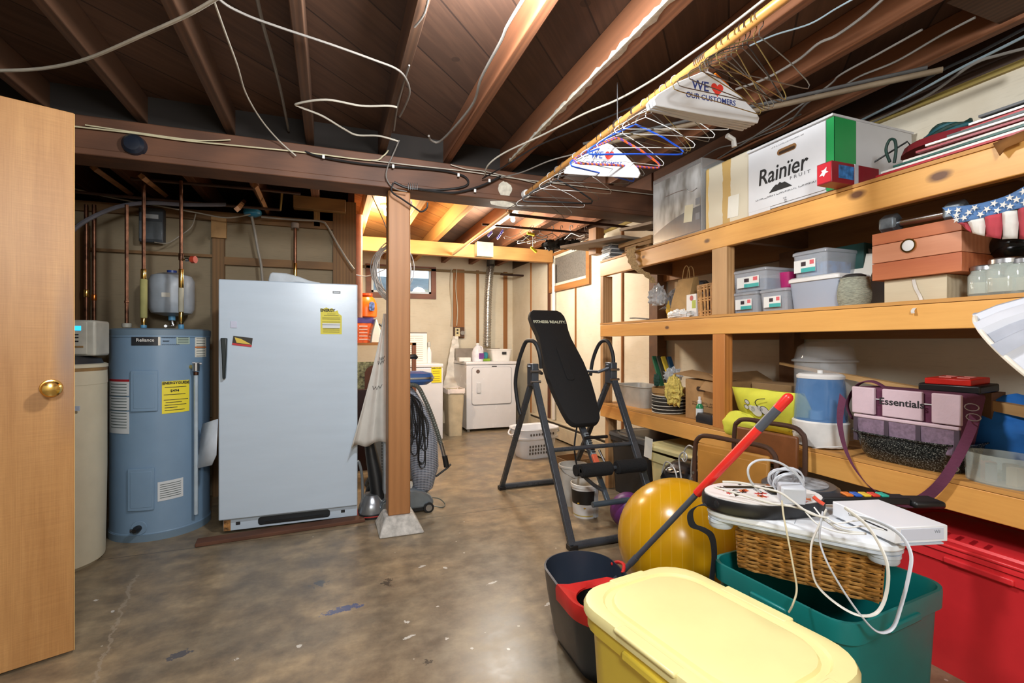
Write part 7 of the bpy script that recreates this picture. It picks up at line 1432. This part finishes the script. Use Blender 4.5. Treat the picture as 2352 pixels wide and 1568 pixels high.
for yy in (.3, 1.9):
    mb = MB(True); mb.tube([(RX, yy, RZ-.018), (RX+.018, yy, RZ), (RX, yy, RZ+.02), (RX, yy, 2.36)], .003, 6); mk('wire_strap', mb, steel, t)
wm = M('hanger wire', '#8d8a84', .3, .8); wb = M('brass wire', '#b8a468', .3, .8); wk_ = M('dark wire', '#3a3532', .4, .4); ww_ = M('white wire', '#d9dad8', .35)
protos = {}
spec = [('near', 'bunched at the near end of the rod', (1.12, 1.14, 1.165, 1.185, 1.205, 1.23, 1.255, 1.28), (wm, wb, wk_, wm, wb, wm)), ('middle', 'between the caped hangers and the blue hanger', (1.50, 1.54, 1.57, 1.61, 1.65, 1.69), (ww_, wm, ww_, wb, wm)), ('far', 'spread along the far half of the rod', (1.86, 1.95, 2.05, 2.15, 2.30, 2.44, 2.62, 2.72, 2.85), (ww_, wm, wk_, wm, ww_, wm))]
rn = random.Random(21)
for nm, lb, ys, ms_ in spec:
    for i, yy in enumerate(ys):
        m = ms_[i % len(ms_)]; lab = {wm: 'grey', wb: 'brass-coloured', wk_: 'dark', ww_: 'white'}[m]+' wire hanger '+lb
        rz = rn.uniform(-.28, .28)+(.15 if nm == 'near' else -.1)
        key = (m.name,)
        if key not in protos: protos[key] = hanger('wire_hanger', lab, m, group='wire hangers '+lb, loc=(RX, yy, RZ), rz=rz)
        else:
            d_ = dup(protos[key], (RX, yy, RZ), (rn.uniform(-.06, .06), 0, rz), lab, 'wire hangers '+lb)
def pair(name, label, m, yy, rz, wr, **k): return hanger(name, label, m, wr, loc=(RX, yy, RZ), rz=rz, **k)
pair('plastic_hanger', 'bright blue plastic hanger hanging left of the caped hangers', M('blue tube plastic', '#1f4fc0', .35), 1.76, -.35, .0042)
pair('plastic_hanger', 'darker blue plastic hanger among the wire hangers', M('blue tube plastic', '#1f4fc0'), 2.02, .2, .004)
om, t_, b_ = nt('striped orange tube'); v_ = coords(t_); w1 = nd(t_, 'ShaderNodeTexWave', {'Vector': v_, 'Scale': 30.0}, bands_direction='DIAGONAL').outputs[1]
t_.links.new(mix(t_, mth(t_, 'GREATER_THAN', w1, .5), lin('#e2672c'), lin('#6a4a9a')), b_.inputs['Base Color'])
pair('wrapped_hanger', 'orange and purple cord-wrapped hanger, lowest left in the cluster', om, 1.90, -.2, .0055)
pair('plastic_hanger', 'black plastic hanger near the beam end of the rod', black, 2.52, -.25, .005)
# caped hangers
cpm = M('cape paper', '#d3d5d8', .6, var=.05)
def caped(label, yy, rz, full=True, rot=(0, 0)):
    t = hanger('caped_hanger', label, wm, loc=(RX, yy, RZ), rz=(rot[0], rot[1], rz), group='white caped dry-cleaner hangers')
    out = [(-.215, -.205), (-.222, -.185), (-.205, -.165), (-.12, -.108), (-.03, -.062), (0, -.054), (.03, -.062), (.12, -.108), (.205, -.165), (.222, -.185), (.215, -.205), (0, -.208)]
    mb = MB(); mb.M = frame((0, 0, 0), (1, 0, 0), (0, 0, 1)); mb.prism(out, -.005, .005); mk('paper_cape', mb, cpm, t, bevel=.003)
    F = rmat(t)
    if full:
        nv = M('navy print', '#2c3a7c', .5, var=0)
        text('lettering', 'WE', .046, nv, t, F @ frame((-.035, -.0056, -.112), (1, 0, 0), (0, 0, 1)), ext=.0004, bold=.0006)
        text('lettering', 'OUR CUSTOMERS', .026, nv, t, F @ frame((.01, -.0056, -.150), (1, 0, 0), (0, 0, 1)), ext=.0004, bold=.0003)
        mb = MB(); mb.M = frame((.035, -.0056, -.112), (1, 0, 0), (0, 0, 1)); h_ = []
        for i in range(28):
            a = 2*pi*i/28; h_.append((.0016*16*sin(a)**3, .0016*(13*cos(a)-5*cos(2*a)-2*cos(3*a)-cos(4*a))))
        mb.prism(h_, 0, .0008); mk('red_heart', mb, M('heart red', '#d2392c', .5, var=0), t)
    return t
caped('foremost white caped hanger printed with a red heart', 1.335, -.05)
for i, (yy, rz) in enumerate(((1.343, -.02), (1.351, .015), (1.359, -.015), (1.367, .02), (1.376, -.02), (1.385, .015))):
    caped(('second', 'third', 'fourth', 'fifth', 'sixth', 'rearmost')[i]+' white caped hanger in the stack behind the red heart one', yy, rz, i == 0)
caped('lone white caped hanger hanging lower behind the wire hangers', 1.97, -1.12, True, (0, .28))
mb = MB(True); mb.box((RX+.06, 1.34, RZ-.075), (.07, .012, .022), (0, .5, 0)); solo('orange_clip', 'orange plastic clip on the top of the front caped hanger', 'clip', mb, M('orange plastic', '#ea7a1c', .4), bevel=.003)
# clip hangers and dark cloths in the laundry
hp = None
for i, (px, y) in enumerate(((1195, 4.3), (1222, 4.3), (1240, 4.3), (1268, 4.3), (1290, 4.3), (1312, 4.3), (1330, 4.3), (1345, 4.3))):
    q = at(px, 522, y=y); lab = ('white clip', 'black trouser', 'dark suit', 'grey wire', 'black plastic', 'pale wire', 'dark plastic', 'steel clip')[i]+' hanger on the laundry iron pipe'
    m = (ww_, black, wk_, wm, black, ww_, wk_, steel)[i]
    hanger('trouser_hanger', lab, m, .004 if i % 2 else .0025, .19, .06, 'assorted hangers on the laundry iron pipe', (q.x, 4.3, q.z), pi/2+rn.uniform(-.6, .6) if i % 3 else rn.uniform(-.3, .3))
for i, px in enumerate((1265, 1292, 1320)):
    q = at(px, 562, y=4.25); blob('dark_garment', ('left', 'middle', 'right')[i]+' small dark bundle tangled in the laundry hangers', 'garment', q, .06, M('dark textile', '#1f2226', .8, var=.5), 1.3, .8, .8, .35, 8, 70+i, 20, flatb=False)
for i, (px, py) in enumerate(((1219, 537), (1226, 573))):
    q = at(px, py, y=4.27); t = thing('clip_hanger', ('upper', 'lower')[i]+' yellow plastic clip hanging on a wire among the laundry hangers', 'hanger clip', q)
    mb = MB(True); mb.box(q, (.075, .02, .02), (0, .15+.5*i, 0)); mk('yellow_clip', mb, M('yellow clip plastic', '#e0cf2a', .4), t)
    mb = MB(True); mb.tube([q, (q.x, 4.29, q.z+.03), (q.x, 4.29, 2.285), (q.x, 4.31, 2.285)], .0025, 6); mk('wire', mb, wm, t)
for i, (p, q) in enumerate((((1121, 542), (1130, 532)), ((1142, 548), (1156, 528)))):
    a, b_ = at(*p, y=4.4), at(*q, y=4.3); P = []; n = 60
    for j in range(n+1):
        u = j/n; P.append(a.lerp(b_, u)+Vector((.0, .016*cos(u*2*pi*6), .016*sin(u*2*pi*6))))
    mb = MB(True); mb.tube(P, .0035, 5); solo('spiral_cord', ('left', 'right')[i]+' purple-blue spiral cord under the laundry joists', 'cord', mb, M('violet plastic', '#3a3a9c', .4))
# ================================================================ OVERHEAD CABLES
cw1 = M('cable off-white', '#bdb7aa', .5); cwg = M('cable grey', '#7d7872', .55); cbk = M('cable black', '#1c1b1c', .5); cwl = M('cable cream', '#d0c8a8', .5)
Z = lambda L, z=2.33: [at(a, b, z=z) for a, b in L]
cable('ceiling_cable', 'thick off-white cable sagging across the top left corner', [at(-420, 60, z=2.36), at(-260, 130, z=2.30)]+Z([(-80, 160), (0, 162), (100, 157), (200, 135), (330, 80), (430, 35), (500, -5), (560, -40)], 2.25)+[at(640, -110, z=2.30), at(680, -160, z=2.38)], .0062, cw1)
cable('ceiling_cable', 'grey cable sweeping from the top edge right to the third joist', [at(440, -90, z=2.38)]+Z([(500, -5), (560, 32), (640, 62), (760, 102), (860, 138), (910, 158), (932, 180), (941, 212), (930, 245), (918, 268)]), .0045, cwg)
cable('ceiling_cable', 'long pale cable hanging down to the beam left of centre', [at(455, -110, z=2.38), at(488, -10, z=2.33), at(512, 60, z=2.33), at(545, 150, z=2.33), at(565, 215, z=2.33), at(600, 275, z=2.33), at(640, 322, z=2.3), at(680, 358, y=3.0)], .004, cw1)
cable('ceiling_cable', 'hairpin loop of off-white cable stapled under the third joist', Z([(912, 246), (890, 243), (830, 243), (750, 229), (683, 238), (690, 246), (740, 266), (790, 296), (820, 310), (870, 312), (914, 324)]), .0052, cw1)
cable('ceiling_cable', 'straight grey conduit running beside the second joist', Z([(585, -30), (605, 60), (625, 130), (645, 210), (663, 300)], 2.40), .007, cwg, 'conduit')
cable('ceiling_cable', 'grey cable curling by the bulb at the top centre', [at(960, -110, z=2.38)]+Z([(985, -30), (978, 20), (968, 42), (952, 62)], 2.33), .0038, cwg)
cable('ceiling_cable', 'grey cable running down the side of the joist left of the post', Z([(940, 150), (925, 200), (912, 250), (905, 300)], 2.335), .004, cwg)
yb = 3.012
cable('beam_cable', 'cream cable stretched along the left face of the beam', ypts([(150, 288), (300, 305), (420, 322), (560, 336), (700, 350), (850, 368), (880, 358), (892, 345)], yb), .0042, cwl)
cable('beam_cable', 'upper thin cream cable at the far left of the beam', ypts([(196, 287), (320, 305), (430, 320), (480, 323), (530, 321)], yb+.0), .0035, cwl)
cable('beam_cable', 'white cable running right along the beam face', ypts([(850, 368), (950, 380), (1060, 392), (1130, 402), (1200, 412), (1310, 425), (1500, 447)], yb), .0036, cw1)
cable('beam_cable', 'short wavy white cable above the white paint patch', ypts([(1035, 378), (1070, 388), (1110, 393), (1160, 404), (1230, 420)], yb), .0032, cw1)
cable('beam_cable', 'thick black cable looping along the beam over the post', ypts([(700, 348), (745, 362), (850, 378), (1000, 390), (1060, 402), (1076, 418), (1060, 430), (1000, 436), (940, 432), (905, 418)], yb), .0065, cbk)
cable('beam_cable', 'black cable bundle drooping from the post top to the clamp', ypts([(960, 434), (1020, 442), (1060, 440), (1110, 425), (1150, 405)], yb-.01), .0075, cbk)
cable('beam_cable', 'dark cable loop hanging in front of the post top', ypts([(917, 322), (905, 350), (890, 385), (888, 410), (905, 432), (935, 440)], 3.0), .0042, cwg)
cable('beam_cable', 'black loop dangling right of the post under the beam', ypts([(903, 420), (900, 440), (925, 458), (950, 475), (967, 486), (980, 478), (982, 465)], 3.0), .0055, cbk)
mb = MB(True)
t = thing('cable_clamp', 'small shiny wire clamp on the beam over the post', 'clamp', at(947, 428, y=3.0))
for i in range(5):
    mb = MB(True); q = at(938+i*5, 428, y=3.0); mb.tube([q+Vector((0, .006*cos(a), .022*sin(a))) for a in [j*pi/5 for j in range(10)]], .0018, 5, True); mk('wire_wrap', mb, steel, t)
for i in range(7):
    mb = MB(True); q = at(941+i*2, 456, y=3.05); q = Vector((.478, 3.09+.012*i, 2.05+.01*(i % 3))); mb.tube([q+Vector((-.01, 0, .02)), q+Vector((.008, 0, .01)), q+Vector((0, 0, -.03))], .0016, 5); mk('wire_end', mb, steel, t)
for i, (px, py) in enumerate(((743, 360), (903, 382), (1053, 402), (1124, 415), (1091, 438))):
    q = at(px, py, y=3.0); mb = MB(True); mb.box(q, (.014, .012, .022)); solo('cable_staple', ('leftmost', 'second', 'middle', 'fourth', 'lower right')[i]+' white cable clip on the beam face', 'clip', mb, plasw, bevel=.002)
cable('ceiling_cable', 'long white cable rising from the beam alongside the clothes rod', [at(1113, 402, y=3.0), at(1122, 378, z=2.28), at(1160, 350, z=2.31)]+Z([(1250, 308), (1340, 262), (1420, 228), (1500, 183), (1580, 128), (1660, 72), (1760, -5)], 2.33), .0048, cw1)
cable('ceiling_cable', 'black cable climbing from the beam under the white one', [at(1108, 410, y=3.0), at(1165, 378, z=2.27)]+Z([(1235, 335), (1340, 292), (1480, 235), (1520, 222)], 2.31), .0042, cbk)
cable('ceiling_cable', 'grey cable sagging from the beam to the clothes rod', [at(1150, 408, y=3.0), at(1200, 395, z=2.24), at(1260, 370, z=2.24), at(1315, 355, z=2.24), at(1345, 350, z=2.24)], .004, cwg)
cable('ceiling_cable', 'dark pipe strapped to the joist above the beam centre', Z([(1210, -15), (1165, 60), (1150, 95), (1105, 180), (1088, 235), (1050, 285), (1010, 325), (990, 322), (985, 312)], 2.36), .0065, cwg)
cable('ceiling_cable', 'thin bluish cable crossing right above the near hangers', Z([(1722, 105), (1780, 80), (1860, 55), (1920, 20), (1970, -8)], 2.34), .0032, M('cable bluish', '#8fa0a8', .4))
cable('ceiling_cable', 'grey cable crossing the right joists above the caped hangers', Z([(1690, 205), (1755, 182), (1830, 140), (1880, 100), (1920, 82), (1980, 40), (2035, -8)], 2.34), .0055, cwg)
cable('ceiling_cable', 'upper of two parallel grey cables under the right joists', Z([(1700, 335), (1885, 210), (1930, 172), (2010, 128), (2118, 68)], 2.34), .0045, cwg)
cable('ceiling_cable', 'lower of two parallel grey cables under the right joists', Z([(1935, 200), (1975, 175), (2060, 140), (2160, 82), (2240, 40)], 2.34), .0045, cwg)
cable('ceiling_cable', 'grey cable dropping behind the fruit box', Z([(1640, 370), (1720, 322), (1800, 290), (1850, 240), (1880, 222)], 2.36), .005, cwg)
cable('ceiling_cable', 'thin grey cable parallel to the dropping one on its left', Z([(1560, 400), (1640, 345), (1700, 328), (1800, 280), (1840, 262)], 2.36), .0038, cwg)
cable('ceiling_cable', 'cable running along the sill at the right edge', Z([(1950, 290), (2100, 215), (2200, 160), (2280, 120), (2400, 60)], 2.33), .006, M('cable bluish', '#8fa0a8'))
cable('ceiling_cable', 'second cable along the sill at the right edge', Z([(1960, 300), (2120, 225), (2230, 150), (2300, 125), (2400, 100)], 2.30), .006, cwg)
cable('ceiling_cable', 'black cable under the sill cables', Z([(2000, 270), (2130, 180), (2250, 120), (2400, 40)], 2.34), .006, cbk)
mb = MB(True); mb.cyl(at(1350, 338, z=2.26), at(2165, 160, z=2.26), .012, n=14); solo('ceiling_pole', 'long grey-brown pole slung crosswise under the right joists', 'pole', mb, wood('old pole', '#7a6a54', '#5a4a38', 0, .7))
mb = MB(True); mb.cyl(at(1340, 330, z=2.30), at(2130, 155, z=2.30), .008, n=10); solo('ceiling_pole', 'thinner dark pipe lying above the grey-brown pole', 'pipe', mb, M('dull black pipe', '#4a4846', .5))
q = Vector((RX+.10, 1.35, RZ-.255)); mb = MB(True); mb.tube([q, q+Vector((.03, 0, -.01)), q+Vector((.035, 0, -.035))], .009, 8); solo('plastic_hook', 'pale plastic hook hanging under the caped hangers', 'hook', mb, M('milky plastic', '#c9cac8', .3))
# white paint streak on the wide joist and patches on beam
pt = M('chipped white paint', '#cfc8b8', .8, var=.2, vs=30); rn = random.Random(31)
mb = MB(True); xe = .30+.413*2-.0425; a = []; b_ = []; c_ = []
for i in range(90):
    yy = .2+2.75*i/89; w_ = .018*(1.0+.6*(1-i/89))*(.55+.9*rn.random()); h_ = .012*(1+.8*(1-i/89))*(.4+1.1*rn.random())
    a.append((xe+w_, yy, 2.3435)); b_.append((xe-.0012, yy, 2.3435)); c_.append((xe-.0012, yy, 2.345+h_))
n = len(a); mb.add(a+b_+c_, [(i, i+1, n+i+1, n+i) for i in range(n-1)]+[(n+i, n+i+1, 2*n+i+1, 2*n+i) for i in range(n-1)]); o = solo('paint_streak', 'ragged white paint streak along the lower edge of the wide joist', 'paint streak', mb, pt, loc=(xe, 1.5, 2.34), solid=.0012)
for v_ in o.data.vertices: v_.co = v_.co
for i, (px, py, w_, h_) in enumerate(((1160, 435, .085, .085), (1155, 468, .16, .03))):
    q = at(px, py, y=3.0185 if i else 3.028); mb = MB(True); o_ = [(w_/2*cos(a)*(1+.15*rn.uniform(-1, 1))*(1.15 if abs(cos(a)) > .5 else 1), h_/2*sin(a)*(1+.15*rn.uniform(-1, 1))*1.2) for a in [j*pi/10 for j in range(20)]]
    mb.M = frame((q.x, q.y, min(q.z, 2.30)), (1, 0, 0), (0, 0, 1)); mb.prism(o_, -.001, .001); solo('paint_patch', ('square white paint patch on the beam', 'wide white paint smear on the lower beam edge')[i], 'paint patch', mb, pt)
q = at(305, 330, y=3.0); mb = MB(True); mb.M = frame((q.x, 3.03, q.z), (1, 0, 0), (0, 0, 1)); mb.lathe([(0, 0), (.055, 0), (.05, .03), (.035, .045), (0, .05)], 24); solo('beam_knob', 'dark round junction knob on the left of the beam', 'junction knob', mb, M('dark knob', '#1f2633', .3))  # dark round junction knob on the beam, not a lamp
# lamps
gb = M('bulb glass', '#fff4e6', .3, emit=14, var=0)
for nm, lb, p in (('ceiling_bulb', 'bare bulb in a porcelain holder between the joists', (.515, 1.42, 2.36)), ('ceiling_bulb', 'added bare bulb behind the viewer, marking the fill lamp', (.10, -.75, 2.36)), ('ceiling_bulb', 'warm bare bulb in the laundry hidden by the post', (.50, 4.75, 2.36)), ('ceiling_bulb', 'added second bulb in the laundry ceiling, marking a fill lamp', (1.72, 4.55, 2.36))):  # bulb behind the viewer and second laundry bulb are added for fill
    t = thing(nm, lb, 'lamp', p)
    mb = MB(); mb.lathe([(0, .128), (.055, .128), (.055, .11), (.03, .09), (.022, .06), (0, .06)], 20); mk('lamp_holder', mb, plasw, t)
    mb = MB(); mb.sph((0, 0, .045), .022, 16); mk('bulb', mb, gb, t)
